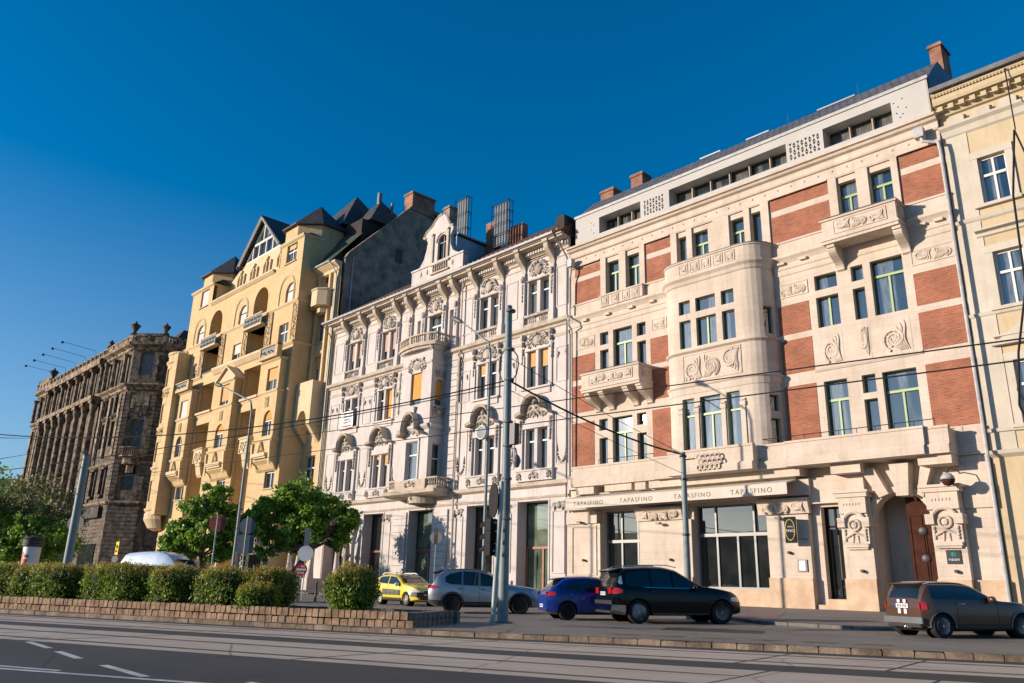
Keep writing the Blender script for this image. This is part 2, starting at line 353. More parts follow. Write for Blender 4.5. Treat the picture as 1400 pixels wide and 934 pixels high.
# ------------------------------------------------------------------ shared facade pieces
def spiral(mb,F,s,z,d,r,turns=1.4,w=.05,sg=1,a0=0,n=14,k=5):
    pts=[]
    for i in range(n+1):
        t=i/n; a=a0+sg*turns*2*PI*t; rr=r*(1-.82*t)
        pts.append(F(s+rr*math.cos(a),z+rr*math.sin(a),d))
    mb.tube(pts,[w*(1-.35*i/n) for i in range(n+1)],k)
def arcpts(F,s,z,d,r,a0,a1,n=8,rz=None):
    rz=r if rz is None else rz
    return [F(s+r*math.cos(a0+(a1-a0)*i/n),z+rz*math.sin(a0+(a1-a0)*i/n),d) for i in range(n+1)]
def relief(mb,F,s0,s1,z0,z1,d,seed=0,w=.06,dense=1.):
    """whiplash relief that fills a panel: big flattened scrolls with bundles of curved strands"""
    r=random.Random(seed); W=s1-s0; H=z1-z0
    n=max(1,int(round(W/H*dense*.8))); cw=W/n
    for i in range(n):
        cx=s0+cw*(i+.5); sg=1 if i%2 else -1; up=1 if (i+seed)%3 else -1
        rx=cw*.43; rz=H*.38; cz=z0+H*(.5-.09*up)
        for q,(k0,ww) in enumerate(((1.,w),(.62,w*.8))):
            pts=[]; a0=-PI/2*up+sg*.4
            for k in range(19):
                t=k/18; a=a0+sg*up*(1.45 if q==0 else 1.2)*2*PI*t; m=k0*(1-.78*t)
                pts.append(F(cx+rx*m*math.cos(a),cz+rz*m*math.sin(a),d+.012*q))
            mb.tube(pts,[ww*(.55+.6*math.sin(PI*min(1,k/18+.15))) for k in range(19)],5)
        mb.fball(F,cx,cz,d,rx*.2,rz*.22,w*.9,8,4)
        for k in range(6):
            f=k/5; xa=cx-sg*cw*(.46-.3*f); za=z0+H*(.04 if up>0 else .96); zb_=z0+H*((.95-.07*k) if up>0 else (.05+.07*k)); xb=cx+sg*cw*(-.25+.7*f)
            pts=[F(xa+(xb-xa)*t**1.6+sg*cw*.10*math.sin(PI*t*1.5),za+(zb_-za)*t,d) for t in [j/7 for j in range(8)]]
            mb.tube(pts,[w*.25,w*.55,w*.75,w*.8,w*.8,w*.7,w*.5,w*.2],5)
def framepanel(mb,F,s0,s1,z0,z1,d,w=.07,t=.04):
    mb.fb(F,s0,s1,z1-w,z1,d,d+t); mb.fb(F,s0,s1,z0,z0+w,d,d+t)
    mb.fb(F,s0,s0+w,z0+w,z1-w,d,d+t); mb.fb(F,s1-w,s1,z0+w,z1-w,d,d+t)
def console(mb,F,s,w,ztop,zbot,dtop,d0=0):
    """S shaped bracket, profile in (d,z) extruded over its width"""
    H=ztop-zbot; pr=[(d0,ztop),(dtop,ztop),(dtop,ztop-.14*H)]
    for i in range(9):
        t=i/8; z=ztop-.14*H-.80*H*t
        d=d0+(dtop-d0)*((1-t)**1.0*.80+.12+.13*math.sin(t*2*PI))
        pr.append((max(d,d0+.05),z))
    pr.append((d0,zbot))
    mb.mould(F,[s-w/2,s+w/2],pr)
def window(F,s0,s1,z0,z1,parent,d=-.3,fm='green_frame',style='T',blind=None,bl=.5,glass='glass',arch=False,fw=.07,sill=None,tr=.72):
    g=MB(); e=.01
    if arch:
        r=(s1-s0)/2; cx=(s0+s1)/2; sp=z1-r
        poly=[(s0,z0),(s1,z0)]+[(cx+r*math.cos(PI*k/10),sp+r*math.sin(PI*k/10)) for k in range(11)]
        g.plate(F,poly,d-.05,d)
    else: g.fb(F,s0+e,s1-e,z0+e,z1-e,d-.05,d)
    w=g.build('window',M[glass],parent)
    f=MB(); a,b=d+.002,d+.065; H=z1-z0
    g2=f
    f.fb(F,s0,s0+fw,z0,z1 if not arch else z1-(s1-s0)/2,a,b); f.fb(F,s1-fw,s1,z0,z1 if not arch else z1-(s1-s0)/2,a,b)
    f.fb(F,s0+fw,s1-fw,z0,z0+fw,a,b)
    if not arch: f.fb(F,s0+fw,s1-fw,z1-fw,z1,a,b)
    zt=z0+tr*H; m=(s0+s1)/2
    if fm=='green_frame' and style in('T','M'): f.build('frame',M['green_shaded'],w); f=MB()
    if style in('T','X'): f.fb(F,s0+fw,s1-fw,zt-.065,zt+.065,a,b+.03)
    if style=='T': f.fb(F,m-.05,m+.05,z0+fw,zt-.065,a,b+.012)
    if style=='X':
        f.fb(F,m-.05,m+.05,z0+fw,zt-.065,a,b+.012); f.fb(F,m-.05,m+.05,zt+.065,z1-fw,a,b+.012)
    if style=='M': f.fb(F,m-.05,m+.05,z0+fw,z1-fw,a,b+.012)
    if style=='H': f.fb(F,s0+fw,s1-fw,zt-.05,zt+.05,a,b+.012)
    f.build('transom' if (fm=='green_frame' and style in('T','M')) else 'frame',M[fm if (fm!='green_frame' or style!='P') else 'green_shaded'],w)
    if blind:
        bm=MB(); top=z1-.03; bot=z1-H*bl
        if arch:
            r=(s1-s0)/2-.04; sp=z1-(s1-s0)/2
            poly=[(m-r,min(bot,sp-.01)),(m+r,min(bot,sp-.01))]+[(m+r*math.cos(PI*k/10),sp+r*math.sin(PI*k/10)) for k in range(11)]
            bm.plate(F,poly,b,b+.03)
        else:
            bm.fb(F,s0+.04,s1-.04,bot,top,b+.015,b+.04)
        bm.build('blind',M[blind],w)
    if sill:
        q=MB(); q.fb(F,s0-.12,s1+.12,z0-.12,z0,.0,sill); q.build('sill',M['ledge_stone'],w)
    return w
def baluster(mb,c,h,r=.07,n=6):
    mb.lathe(c,[(r*.9,0),(r*.9,.08*h),(r*.45,.15*h),(r*1.05,.4*h),(r*.5,.75*h),(r*.8,.86*h),(r*.9,h)],n)
def downpipe(name,pts,parent,r=.07,mat='zinc'):
    b=MB(); b.tube(pts,r,7)
    p0=[Vector(p) for p in pts]
    return b.build(name,M[mat],parent,smooth=True,auto=.7)

# ------------------------------------------------------------------ brick and stone house
F0=frame(0,40)
BB=empty('corner_house',(-23.5,40,.4),'cream stone house with red brick panels and green window frames, a restaurant at street level','building')
BB.name='brick_house'
holes=[]; wins=[]
def W_(s0,s1,z0,z1,st='T',F=None,**k):
    holes.append((s0,s1,z0,z1)); wins.append((s0,s1,z0,z1,st,k))
for a,b in [(-32.75,-31.64),(-31.02,-29.91),(-26.88,-26.17),(-25.72,-24.65),(-23.04,-22.10),(-21.68,-20.98),(-16.33,-15.30),(-14.61,-13.46)]: W_(a,b,20.0,22.87,'T' if b-a>.8 else 'P')
W_(-18.16,-16.92,17.03,17.88,'P'); W_(-18.16,-16.92,14.9,16.62,'M'); W_(-16.14,-15.5,17.03,17.88,'P'); W_(-16.14,-15.5,14.9,16.62,'P'); W_(-15.12,-13.5,14.9,17.88)
W_(-33.44,-32.7,17.0,17.88,'P'); W_(-33.44,-32.7,14.4,16.64,'P'); W_(-32.3,-30.71,14.4,17.88); W_(-30.32,-29.6,17.0,17.88,'P'); W_(-30.32,-29.6,14.4,16.62,'P')
W_(-18.16,-16.92,8.3,11.92); W_(-16.16,-15.48,10.98,11.92,'P'); W_(-16.16,-15.48,8.3,10.66,'P'); W_(-15.14,-13.5,8.3,11.9)
W_(-33.57,-32.85,11.14,11.9,'P'); W_(-33.57,-32.85,8.3,10.64,'P'); W_(-32.45,-30.82,8.3,11.88); W_(-30.46,-29.73,11.14,11.9,'P'); W_(-30.46,-29.73,8.3,10.62,'P')
w=MB(); w.wall(F0,-36.12,-10.93,7.4,24.0,holes,.42)
w.box(-36.12,-10.93,40.5,54,7.0,24.6); w.box(-36.12,-10.93,41.7,54,.2,7.0)          # body of the house behind the facade
w.box(-36.12,-10.93,40.0,40.5,23.98,24.6)
w.wall(frame(-10.93,40,PI/2),0,.52,.3,24.0,[],0); w.wall(frame(-36.12,40,PI/2),0,.5,.3,24.0,[],0)
w.build('wall',M['stone'],BB)
for s0,s1,z0,z1,st,k in wins: window(F0,s0,s1,z0,z1,BB,d=-.34,style=st,fw=.06,**k)
# brick panels
P=[]
for a,b in [(-13.07,-10.93)]: P+=[(a,b,20.45,22.12),(a,b,22.5,23.16),(a,b,14.93,16.62),(a,b,12.67,14.57),(a,b,8.8,11.93)]
P+=[(-20.4,-16.85,20.42,22.12),(-20.4,-16.85,22.5,23.2),(-20.4,-18.57,14.9,16.6),(-20.4,-18.57,12.65,14.55),(-20.4,-18.57,8.8,11.95)]
P+=[(-29.44,-27.4,20.5,22.12),(-29.44,-27.4,22.5,23.15),(-29.25,-27.9,14.9,16.6),(-29.25,-27.9,12.6,14.55),(-29.25,-27.9,8.8,11.93)]
P+=[(-35.7,-33.3,20.5,22.12),(-35.7,-33.3,22.5,23.12),(-36.1,-33.9,14.9,16.6),(-36.1,-33.98,12.6,14.5),(-36.1,-33.98,8.8,11.88)]
for a,b,c,e in P:
    q=MB(); q.fb(F0,a,b,c,e,-.01,.022); q.build('brick_panel',M['brick'],BB)
# stone trims
t=MB()
C=lambda *c:list(c)
full=[-36.14,-10.91]
# cornice and frieze
t.mould(F0,full,[(0,23.22),(.10,23.22),(.14,23.32),(.14,23.42),(.06,23.46),(.06,23.92),(.16,23.96),(.2,24.06),(.12,24.1),(.12,24.42),(.3,24.5),(.36,24.62),(.5,24.66),(.5,24.8),(0,24.98)])
# storey ledges
for segs in ([-36.14,-27.75],[-20.42,-10.91]):
    t.mould(F0,segs,[(0,18.35),(.05,18.4),(.05,18.7),(.1,18.75),(.1,19.05),(.2,19.2),(.34,19.36),(.34,19.5),(.06,19.56),(.06,20.3),(.12,20.32),(.12,20.42),(0,20.46)])
t.mould(F0,[-18.57,-13.07],[(0,12.5),(.05,12.5),(.09,12.6),(.09,12.64),(0,12.68)])
for a,b in [(-33.24,-32.78),(-31.62,-31.04),(-29.88,-29.46),(-27.36,-26.9),(-26.15,-25.75),(-24.2,-23.1),(-22.08,-21.7),(-20.96,-20.45),(-16.83,-16.36),(-15.28,-14.64),(-13.44,-13.1)]:
    t.fb(F0,a,b,20.44,23.25,0,.13)
for a,b in [(-35.6,-33.3),(-29.46,-27.4),(-20.42,-16.85),(-13.08,-10.93)]:
    t.fb(F0,a+.02,b-.02,23.22,23.3,.0,.2)
for k in range(30):      # small knobs of the frieze
    s=-35.4+k*.82; t.fball(F0,s,23.7,.07,.07,.07,.05,6,3)
for k,s in enumerate((-34.6,-32.6,-30.6,-28.9)): t.fb(F0,s-.2,s+.2,18.95,19.12,.1,.3)
for s in (-19.9,-18.6,-12.3,-11.5): t.fb(F0,s-.2,s+.2,18.98,19.12,.1,.28)
t.build('stone_trim',M['stone'],BB)
# carved panels
def carved(F,a,b,c,e,seed,d=0,w=.055,fr=True,dense=1.):
    q=MB(); q.fb(F,a,b,c,e,d-.01,d+.012)
    if fr: framepanel(q,F,a,b,c,e,d+.012,.05,.03)
    relief(q,F,a+.08,b-.08,c+.08,e-.08,d+.03,seed,w,dense)
    return q
for i,(a,b,c,e) in enumerate([(-13.07,-11.02,17.05,17.85),(-20.3,-18.55,17.05,17.85),(-29.1,-27.95,17.1,17.85),(-35.5,-33.9,17.05,17.9)]):
    carved(F0,a,b,c,e,i+3).build('carved_frieze',M['stone'],BB,smooth=True,auto=.6)
for i,(a,b) in enumerate([(-18.16,-16.92),(-16.14,-15.5),(-15.12,-13.5)]):
    carved(F0,a,b,12.72,14.55,i+11,w=.1,fr=False,dense=1.6 if i!=1 else .9).build('carved_panel',M['stone'],BB,smooth=True,auto=.6)

# bay (rounded both sides)
r=1.35; q=PI/2*r
XL,XR=-26.25,-21.85
def BF(s,z,d):
    """s runs along the bay: left quarter circle, flat front, right quarter circle"""
    if s<XL:
        a=(s-XL)/r; return Vector((XL+(r+d)*math.sin(a),40-(r+d)*math.cos(a),z))
    if s>XR:
        a=(s-XR)/r; return Vector((XR+(r+d)*math.sin(a),40-(r+d)*math.cos(a),z))
    return Vector((s,40-r-d,z))
cuts=lin(XL-q,XL,7)+lin(XR,XR+q,7)
bh=[]; bw=[]
for a,b in [(-26.1,-25.3),(-24.92,-23.57),(-23.18,-22.35)]:
    m='M' if b-a>1 else 'P'
    bw+=[(a,b,17.08,17.93,'P'),(a,b,14.95,16.68,m),(a,b,8.3,11.88,'T' if m=='M' else 'H')]
sA,sB=XR+1.15,XR+1.75
bw+=[(sA,sB,15.0,16.6,'P'),(sA,sB,8.3,10.2,'P'),(sA,sB,10.6,11.5,'P')]
bh=[x[:4] for x in bw]
b=MB(); b.wall(BF,XL-q,XR+q,8.0,19.4,bh,.35,cuts=cuts); 
b.slab([BF(c,0,-.02)[:2] for c in cuts],19.3,19.42)
b.slab([BF(c,0,-.4)[:2] for c in cuts],8.0,8.1)
b.build('bay_wall',M['stone'],BB)
for s0,s1,z0,z1,st in bw: window(BF,s0,s1,z0,z1,BB,d=-.26,style=st,fw=.06)
t=MB()
t.mould(BF,cuts,[(0,18.9),(.06,18.95),(.12,19.15),(.26,19.3),(.26,19.44),(.06,19.5),(.06,20.34),(.13,20.38),(.13,20.46),(-.12,20.46),(-.12,19.4)])
t.mould(BF,cuts,[(-.01,14.55),(.04,14.6),(.16,14.68),(.16,14.75),(.04,14.8),(-.01,14.82)])
t.mould(BF,cuts,[(-.01,12.1),(.03,12.15),(.08,12.5),(.16,12.58),(.16,12.66),(.03,12.72),(-.01,12.74)])
for s in (-26.22,-25.12,-23.38,-22.15):
    t.fb(BF,s-.13,s+.13,8.6,11.0,0,.07); t.fb(BF,s-.17,s+.17,11.0,11.25,0,.12); t.fb(BF,s-.15,s+.15,11.3,11.4,0,.1)
t.build('bay_moulding',M['stone'],BB)
# parapet cap sheet
t=MB(); t.mould(BF,cuts,[(-.14,20.463),(.16,20.463),(.16,20.5),(-.14,20.5)]); t.build('parapet_cap',M['zincdark'],BB)
q1=carved(BF,-25.95,-22.1,12.85,14.5,31,w=.1,dense=1.3)
for k in range(7): 
    a=k*2*PI/7; q1.tube([BF(-24.1,13.5,.04),BF(-24.1+.42*math.cos(a),13.5+.42*math.sin(a),.04)],[.05,.015],5)
for k in range(5): q1.tube([BF(-25.75+k*.22,12.95,.03),BF(-25.75+k*.22,13.75,.03)],.035,5)
q1.build('carved_panel',M['stone'],BB,smooth=True,auto=.6)
for i in range(5):
    a=-25.95+i*.8; carved(BF,a,a+.66,19.6,20.28,60+i,d=.06,w=.05,dense=1).build('carved_block',M['stone'],BB,smooth=True,auto=.6)
t=MB()                     # pierced ring lattice below the bay
for i in range(5):
    for j in range(3):
        if (i+j)%1==0: t.tube(arcpts(F0,-24.72+i*.3+(.12 if j%2 else 0),7.72+j*.29,2.06,.14,0,2*PI,10),.045,5)
t.build('ring_lattice',M['stone'],BB,smooth=True)

# balconies
def balcony(s0,s1,zb,zt,dd,seed,brk,zbr,name='balcony'):
    q=MB(); 
    q.fb(F0,s0,s1,zb,zb+.14,0,dd+.06); q.fb(F0,s0+.04,s1-.04,zb-.16,zb,0,dd)
    th=.14
    q.fb(F0,s0+.08,s1-.08,zb+.14,zt-.1,dd-th,dd); 
    q.fb(F0,s0+.08,s0+.08+th,zb+.14,zt-.1,0,dd-th); q.fb(F0,s1-.08-th,s1-.08,zb+.14,zt-.1,0,dd-th)
    q.fb(F0,s0,s1,zt-.1,zt,dd-th-.05,dd+.08); q.fb(F0,s0,s0+.24,zt-.1,zt,0,dd-th-.05); q.fb(F0,s1-.24,s1,zt-.1,zt,0,dd-th-.05)
    o=q.build(name,M['stone'],BB)
    c=carved(F0,s0+.7,s1-.55,zb+.26,zt-.2,seed,d=dd,w=.075,dense=.9); c.build('carved_panel',M['stone'],o,smooth=True,auto=.6)
    FS=frame(s1-.08,40,PI/2)
    c=MB(); relief(c,lambda s,z,d:Vector((s1-.08+d,40-s,z)),.2,dd-.2,zb+.26,zt-.2,.02,seed+1,.05); c.build('carved_panel',M['stone'],o,smooth=True,auto=.6)
    for s,w in brk:
        c=MB(); console(c,F0,s,w,zb-.16,zbr,dd-.12); c.build('console',M['stone'],o)
    c=MB(); c.fb(F0,s0-.01,s1+.01,zt,zt+.03,dd-th-.07,dd+.1); c.fb(F0,s1-.25,s1+.02,zt,zt+.03,0,dd-th-.07); c.build('cap',M['zincdark'],o)
    c=MB(); c.tube([F0(s0+.3,zt+.14,dd-.1),F0(s1-.3,zt+.14,dd-.1)],.018,4)
    for k in range(5): x=s0+.3+(s1-s0-.6)*k/4; c.tube([F0(x,zt,dd-.1),F0(x,zt+.14,dd-.1)],.014,4)
    c.build('handrail',M['iron'],o)
balcony(-33.95,-29.1,13.62,14.74,1.42,101,[(-33.55,.42),(-32.4,.42),(-30.42,.42),(-29.35,.42)],12.35)
balcony(-17.0,-12.98,19.14,20.36,1.25,111,[(-16.6,.42),(-13.2,.42)],17.75)
q=MB(); q.fb(F0,-33.1,-29.52,19.55,20.3,0,.36); q.fb(F0,-33.14,-29.48,20.3,20.4,0,.42)
o=q.build('low_parapet',M['stone'],BB)
for i,a in enumerate((-33.0,-32.1,-31.2,-30.4)): carved(F0,a,a+.62,19.62,20.24,80+i,d=.36,w=.05).build('carved_block',M['stone'],o,smooth=True,auto=.6)
# first floor terrace
t=MB()
def terr(s0,s1,d,zt=8.68):
    t.fb(F0,s0,s1,7.82,zt-.12,d-.2,d); t.fb(F0,s0-.03,s1+.03,zt-.12,zt,d-.26,d+.05)
    t.fb(F0,s0,s1,7.42,7.8,0,d+.16); t.fb(F0,s0,s1,7.8,7.86,0,d+.1)
    t.fb(F0,s0,s0+.2,7.86,zt-.12,0,d-.2); t.fb(F0,s1-.2,s1,7.86,zt-.12,0,d-.2)
terr(-35.0,-28.3,1.05,8.74); terr(-28.3,-26.9,1.25,8.74); terr(-26.9,-21.5,1.85,8.80); terr(-21.5,-19.9,1.2,8.74); terr(-19.9,-13.1,1.38,8.74); terr(-13.1,-12.1,1.18,8.7)
t.fb(F0,-36.1,-35.0,7.42,8.3,0,.3); t.fb(F0,-12.1,-10.93,7.42,8.72,0,.12)
for a,b,c,e in [(-34.7,-33.2,6.95,7.25),(-32.3,-30.2,7.0,7.2),(-29.95,-29.15,6.95,7.3),(-28.9,-19.4,6.98,7.38),(-17.76,-16.28,6.92,7.36),(-13.6,-12.15,6.98,7.36)]: t.fb(F0,a,b,c,7.42,0,1.05)
t.build('terrace_parapet',M['stone'],BB)
t=MB()
for a,b,d,z in [(-32.9,-28.6,.9,9.05),(-21.6,-12.6,1.2,9.02)]:
    t.tube([F0(a,z,d),F0(b,z,d)],.022,5)
    for x in lin(a,b,6 if b-a<6 else 10): t.tube([F0(x,8.7,d),F0(x,z,d)],.016,4)
t.build('terrace_railing',M['iron'],BB)
# ground floor
g=MB()
gh=[(-33.32,-30.28,1.33,5.9),(-26.54,-21.84,1.36,5.9),(-18.95,-17.85,.7,5.45),(-16.3,-13.62,.35,5.95,True)]
g.wall(F0,-36.12,-10.93,.25,7.42,gh,.55)
g.build('ground_floor_wall',M['stone'],BB)
pl=MB()
def pier(mb,a,b,z0,z1,d0,d1): mb.fb(F0,a,b,z0,z1,d0,d1)
for a,b,d in [(-36.1,-33.33,.3),(-30.27,-26.56,.3),(-21.83,-19.45,.38),(-17.8,-16.3,.42),(-13.6,-12.2,.42),(-12.18,-10.94,.1)]:
    pl.fb(F0,a,b,.25,1.95,.0,d+.08)
pl.fb(F0,-33.33,-30.28,.25,1.32,0,.1); pl.fb(F0,-26.56,-21.83,.25,1.35,0,.1); pl.fb(F0,-19.45,-17.8,.25,.7,-.5,.3); pl.fb(F0,-18.95,-17.85,.7,.98,-.45,.02)
pl.build('plinth',M['plinth'],BB)
pr=MB()
for a,b,d,zt in [(-36.1,-33.33,.3,5.15),(-30.27,-26.56,.28,5.15),(-21.8,-19.47,.36,5.1),(-17.78,-16.32,.4,6.1),(-13.58,-12.22,.4,5.95)]:
    pr.fb(F0,a,b,1.95,zt,0,d)
pr.fb(F0,-36.1,-33.5,5.17,5.9,0,.42); framepanel(pr,F0,-35.7,-33.6,2.0,5.05,.3,.1,.06)
pr.fb(F0,-12.2,-10.93,5.05,6.05,0,.1); pr.fb(F0,-12.2,-10.93,6.05,7.0,0,.06)
pr.mould(F0,[-36.1,-19.2],[(0,6.05),(.5,6.05),(.55,6.2),(.55,6.9),(0,6.98)])
pr.fb(F0,-19.4,-16.5,5.6,6.9,0,.34)
# arch surround
N_=12; cx=-14.96; rr=1.34; sp=4.61
for k in range(N_):
    a0=PI*k/N_;a1=PI*(k+1)/N_
    pr.plate(F0,[(cx+rr*math.cos(a0),sp+rr*math.sin(a0)),(cx+(rr+.28)*math.cos(a0),sp+(rr+.28)*math.sin(a0)),(cx+(rr+.28)*math.cos(a1),sp+(rr+.28)*math.sin(a1)),(cx+rr*math.cos(a1),sp+rr*math.sin(a1))],0,.18)
pr.plate(F0,[(-14.85,5.7),(-14.3,5.7),(-14.15,7.2),(-15.05,7.2)],0,.75)
pr.plate(F0,[(-15.75,5.7),(-15.3,5.85),(-15.9,7.15),(-16.6,7.15)],0,.5); pr.plate(F0,[(-14.0,5.75),(-13.75,5.6),(-13.2,7.1),(-13.7,7.15)],0,.5)
pr.build('pier',M['stone'],BB)
for a,b,zc,ze,d in [(-30.35,-27.05,5.15,5.88,.66),(-22.2,-19.35,5.15,5.92,.7)]:
    c=MB(); c.mould(F0,[a,b],[(.2,ze),(d,ze),(d,ze-.12),(d-.12,ze-.2),(d-.25,zc),(.2,zc)]); relief(c,F0,a+.2,b-.2,zc+.02,ze-.18,d-.12,int(-a),.06,.9)
    c.build('capital',M['stone'],BB,smooth=True,auto=.5)
for a,b in [(-17.85,-16.25),(-13.75,-12.12)]:
    m=(a+b)/2; c=MB(); d=.42
    c.fb(F0,a-.08,b+.08,5.98,6.1,0,d+.42); c.fb(F0,a,b,5.78,5.98,0,d+.34); c.fb(F0,a+.15,b-.12,5.0,5.78,0,d+.25)
    for k in range(6): c.fb(F0,a+.35+k*.15,a+.42+k*.15,5.38,5.5,d+.25,d+.28)
    c.tube(arcpts(F0,m,4.55,d+.2,.52,0,PI,10),.09,6); c.fb(F0,a+.02,m-.42,4.35,4.8,0,d+.3); c.fb(F0,m+.42,b-.02,4.35,4.8,0,d+.3)
    c.fb(F0,a+.2,b-.15,3.55,5.0,0,d+.1)
    c.tube(arcpts(F0,m,4.45,d+.16,.26,0,2*PI,14),.06,6); c.fball(F0,m,4.45,d+.14,.17,.17,.1)
    c.tube([F0(m-.5,3.85,d+.12),F0(m,4.1,d+.2),F0(m+.5,3.85,d+.12)],.06,5)
    for sg in (-1,1):
        for k in range(4): c.fball(F0,m+sg*.5,4.2-k*.15,d+.14,.07,.08,.06)
        c.tube([F0(m+sg*.1,3.95,d+.13),F0(m+sg*.14,3.6,d+.12)],[.05,.03],5)
    c.fb(F0,a+.25,b-.2,3.4,3.56,0,d+.2); c.fb(F0,a+.32,b-.27,3.3,3.4,0,d+.12)
    c.build('capital',M['stone'],BB,smooth=True,auto=.5)
# entrance recess
g=MB()
g.box(-16.3,-13.62,41.6,41.65,.3,6.2); g.box(-16.35,-16.3,40.55,41.6,.3,6.2)
for a,b in ((-16.15,-15.75),(-15.65,-15.25)): framepanel(g,frame(0,41.6),a,b,1.2,2.9,0,.05,.03)
framepanel(g,frame(0,41.6),-16.15,-15.25,3.1,4.0,0,.05,.03)
g.build('entrance_wall',M['stone'],BB)
d=MB(); FD=frame(0,40.55)
d.plate(FD,[(-14.98,.35),(-13.66,.35),(-13.66,4.6)]+[(cx+rr*math.cos(PI*k/16),sp+rr*math.sin(PI*k/16)) for k in range(1,9)],-.12,-.02)
dd=d.build('entrance_door',M['brown_wood'],BB)
d=MB(); framepanel(d,FD,-14.9,-14.3,.6,4.9,-.02,.06,.04); framepanel(d,FD,-14.25,-13.7,.6,4.5,-.02,.06,.04); d.build('door_panel',M['brown_wood'],dd)
for z in (4.15,2.9):
    d=MB(); d.lathe((-14.32,40.55,z),[(.2,0),(.2,-.04),(.14,-.07),(0,-.07)],12,axis='y'); d.build('door_medallion',M['iron'],dd,smooth=True,auto=.5)
# glass door of the shop
d=MB(); d.fb(F0,-18.94,-17.86,.99,5.44,-.5,-.45); dg=d.build('glass_door',M['glass_shop'],BB)
d=MB()
for a,b in ((-18.95,-18.85),(-18.45,-18.36),(-17.95,-17.85)): d.fb(F0,a,b,.98,5.45,-.445,-.38)
for z in (.98,4.45,5.37): d.fb(F0,-18.85,-17.95,z,z+.08,-.445,-.37)
d.build('door_frame',M['black'],dg)
d=MB(); d.tube([F0(-18.28,1.9,-.3),F0(-18.28,4.05,-.3)],.025,6); d.build('handle',M['steel'],dg)
# shop windows
def shopwin(a,b,z0,z1,ms,zt,low):
    g=MB(); g.fb(F0,a,b,z0,z1,-.5,-.45); w=g.build('shop_window',M['glass_shop'],BB)
    f=MB(); f.fb(F0,a,a+.09,z0,z1,-.445,-.36); f.fb(F0,b-.09,b,z0,z1,-.445,-.36); f.fb(F0,a+.09,b-.09,z0,z0+.1,-.445,-.36); f.fb(F0,a+.09,b-.09,z1-.08,z1,-.445,-.36)
    f.fb(F0,a+.09,b-.09,zt-.09,zt+.09,-.445,-.34)
    for m in ms: f.fb(F0,m-.05,m+.05,zt+.09,z1-.08,-.445,-.36)
    for m in low: f.fb(F0,m-.06,m+.06,z0+.1,zt-.09,-.445,-.36)
    f.build('frame',M['grey_frame'],w)
    return w
shopwin(-33.32,-30.28,1.33,5.9,(-32.1,-30.85),4.05,(-32.1,-30.85))
shopwin(-26.54,-21.84,1.36,5.9,(-25.35,-22.95),4.25,(-25.3,-24.0,-22.95))
# awning with lettering
def textmesh(txt,size,mat,parent,loc,name='lettering',rot=(PI/2,0,0),ext=.008,align='CENTER',space=1.0,xs=1.0):
    cu=bpy.data.curves.new('t','FONT'); cu.body=txt; cu.size=size; cu.extrude=ext; cu.align_x=align; cu.align_y='CENTER'; cu.space_character=space
    o=bpy.data.objects.new('t',cu); COL.objects.link(o)
    dg=bpy.context.evaluated_depsgraph_get(); me=bpy.data.meshes.new_from_object(o.evaluated_get(dg))
    bpy.data.objects.remove(o); bpy.data.curves.remove(cu)
    me.name=name; me.materials.clear(); me.materials.append(M[mat])
    q=bpy.data.objects.new(name,me); COL.objects.link(q); q.parent=parent
    q.location=Vector(loc)-origin_of(parent); q.rotation_euler=rot; q.scale=(xs,1,1)
    return q
a=MB(); FA=F0
a.mould(FA,[-35.05,-19.8],[(.55,6.88),(.65,6.88),(1.72,6.62),(1.74,6.6),(1.74,6.02),(1.72,6.02),(1.70,6.56),(.55,6.82)])
aw=a.build('awning',M['awning'],BB)
a=MB(); a.mould(FA,[-35.05,-19.8],[(.5,6.9),(.74,6.9),(.74,7.0),(.5,7.0)]); a.build('awning_box',M['ledge_stone'],aw)
for c in (-33.0,-29.3,-25.4,-21.75): textmesh('TAPAS',.37,'text_dark',aw,(c-.62,40-1.745,6.27),space=1.35); textmesh('FINO',.37,'text_dark',aw,(c+.62,40-1.745,6.27),space=1.35)
# attic storey and roof
a=MB()
op=[(-33.35,-30.9,25.42,26.6),(-30.75,-29.55,25.42,26.6)]
A0,A1=-35.6,-11.2
aop=[(-33.4,-29.75,25.3,26.55),(-27.4,-19.1,25.3,26.55),(-16.85,-13.05,25.3,26.55)]
FAt=frame(0,40.0)
a.wall(FAt,A0,A1,25.0,27.18,aop,.9,d=.02)
a.box(A0,A1,41.0,41.2,24.9,27.1)
a.box(A0,A1,39.98,41.0,27.18,27.22); a.box(A1,A1+.05,39.99,40.4,24.7,27.18); a.box(A0-.05,A0,39.99,46,24.7,27.18)
a.box(A0,-10.95,39.9,40.3,24.98,25.02)
a.build('attic_storey',M['attic'],BB)
for (s0,s1,z0,z1),n in zip(aop,(3,6,3)):
    g=MB(); g.box(s0,s1,40.9,40.95,z0,z1); w=g.build('attic_window',M['glass_old'],BB)
    f=MB()
    for k in range(n+1):
        x=s0+(s1-s0)*k/n; f.box(x-.03,x+.03,40.6,40.85,z0,z1-.02)
    f.build('fin',M['ledge_stone'],w)
    f=MB(); f.box(s0+.03,s1-.03,40.83,40.89,z0,z0+.1); f.box(s0+.03,s1-.03,40.83,40.89,z1-.14,z1-.05); f.build('frame',M['dark_frame'],w)
for (s0,s1) in ((-29.5,-27.6),(-18.95,-16.98)):
    f=MB(); r2=random.Random(5)
    nx=int((s1-s0)/.24)
    for i in range(nx):
        for j in range(5):
            x=s0+.12+i*.24; z=25.42+j*.23; u=.088; fl=1 if (i+j)%2 else -1
            p=[(x-u,z-fl*u),(x+u,z-fl*u),(x,z+fl*u*1.1)]
            f.plate(FAt,p,.022,.034)
    f.build('pierced_pattern',M['interior'],BB)
f=MB()
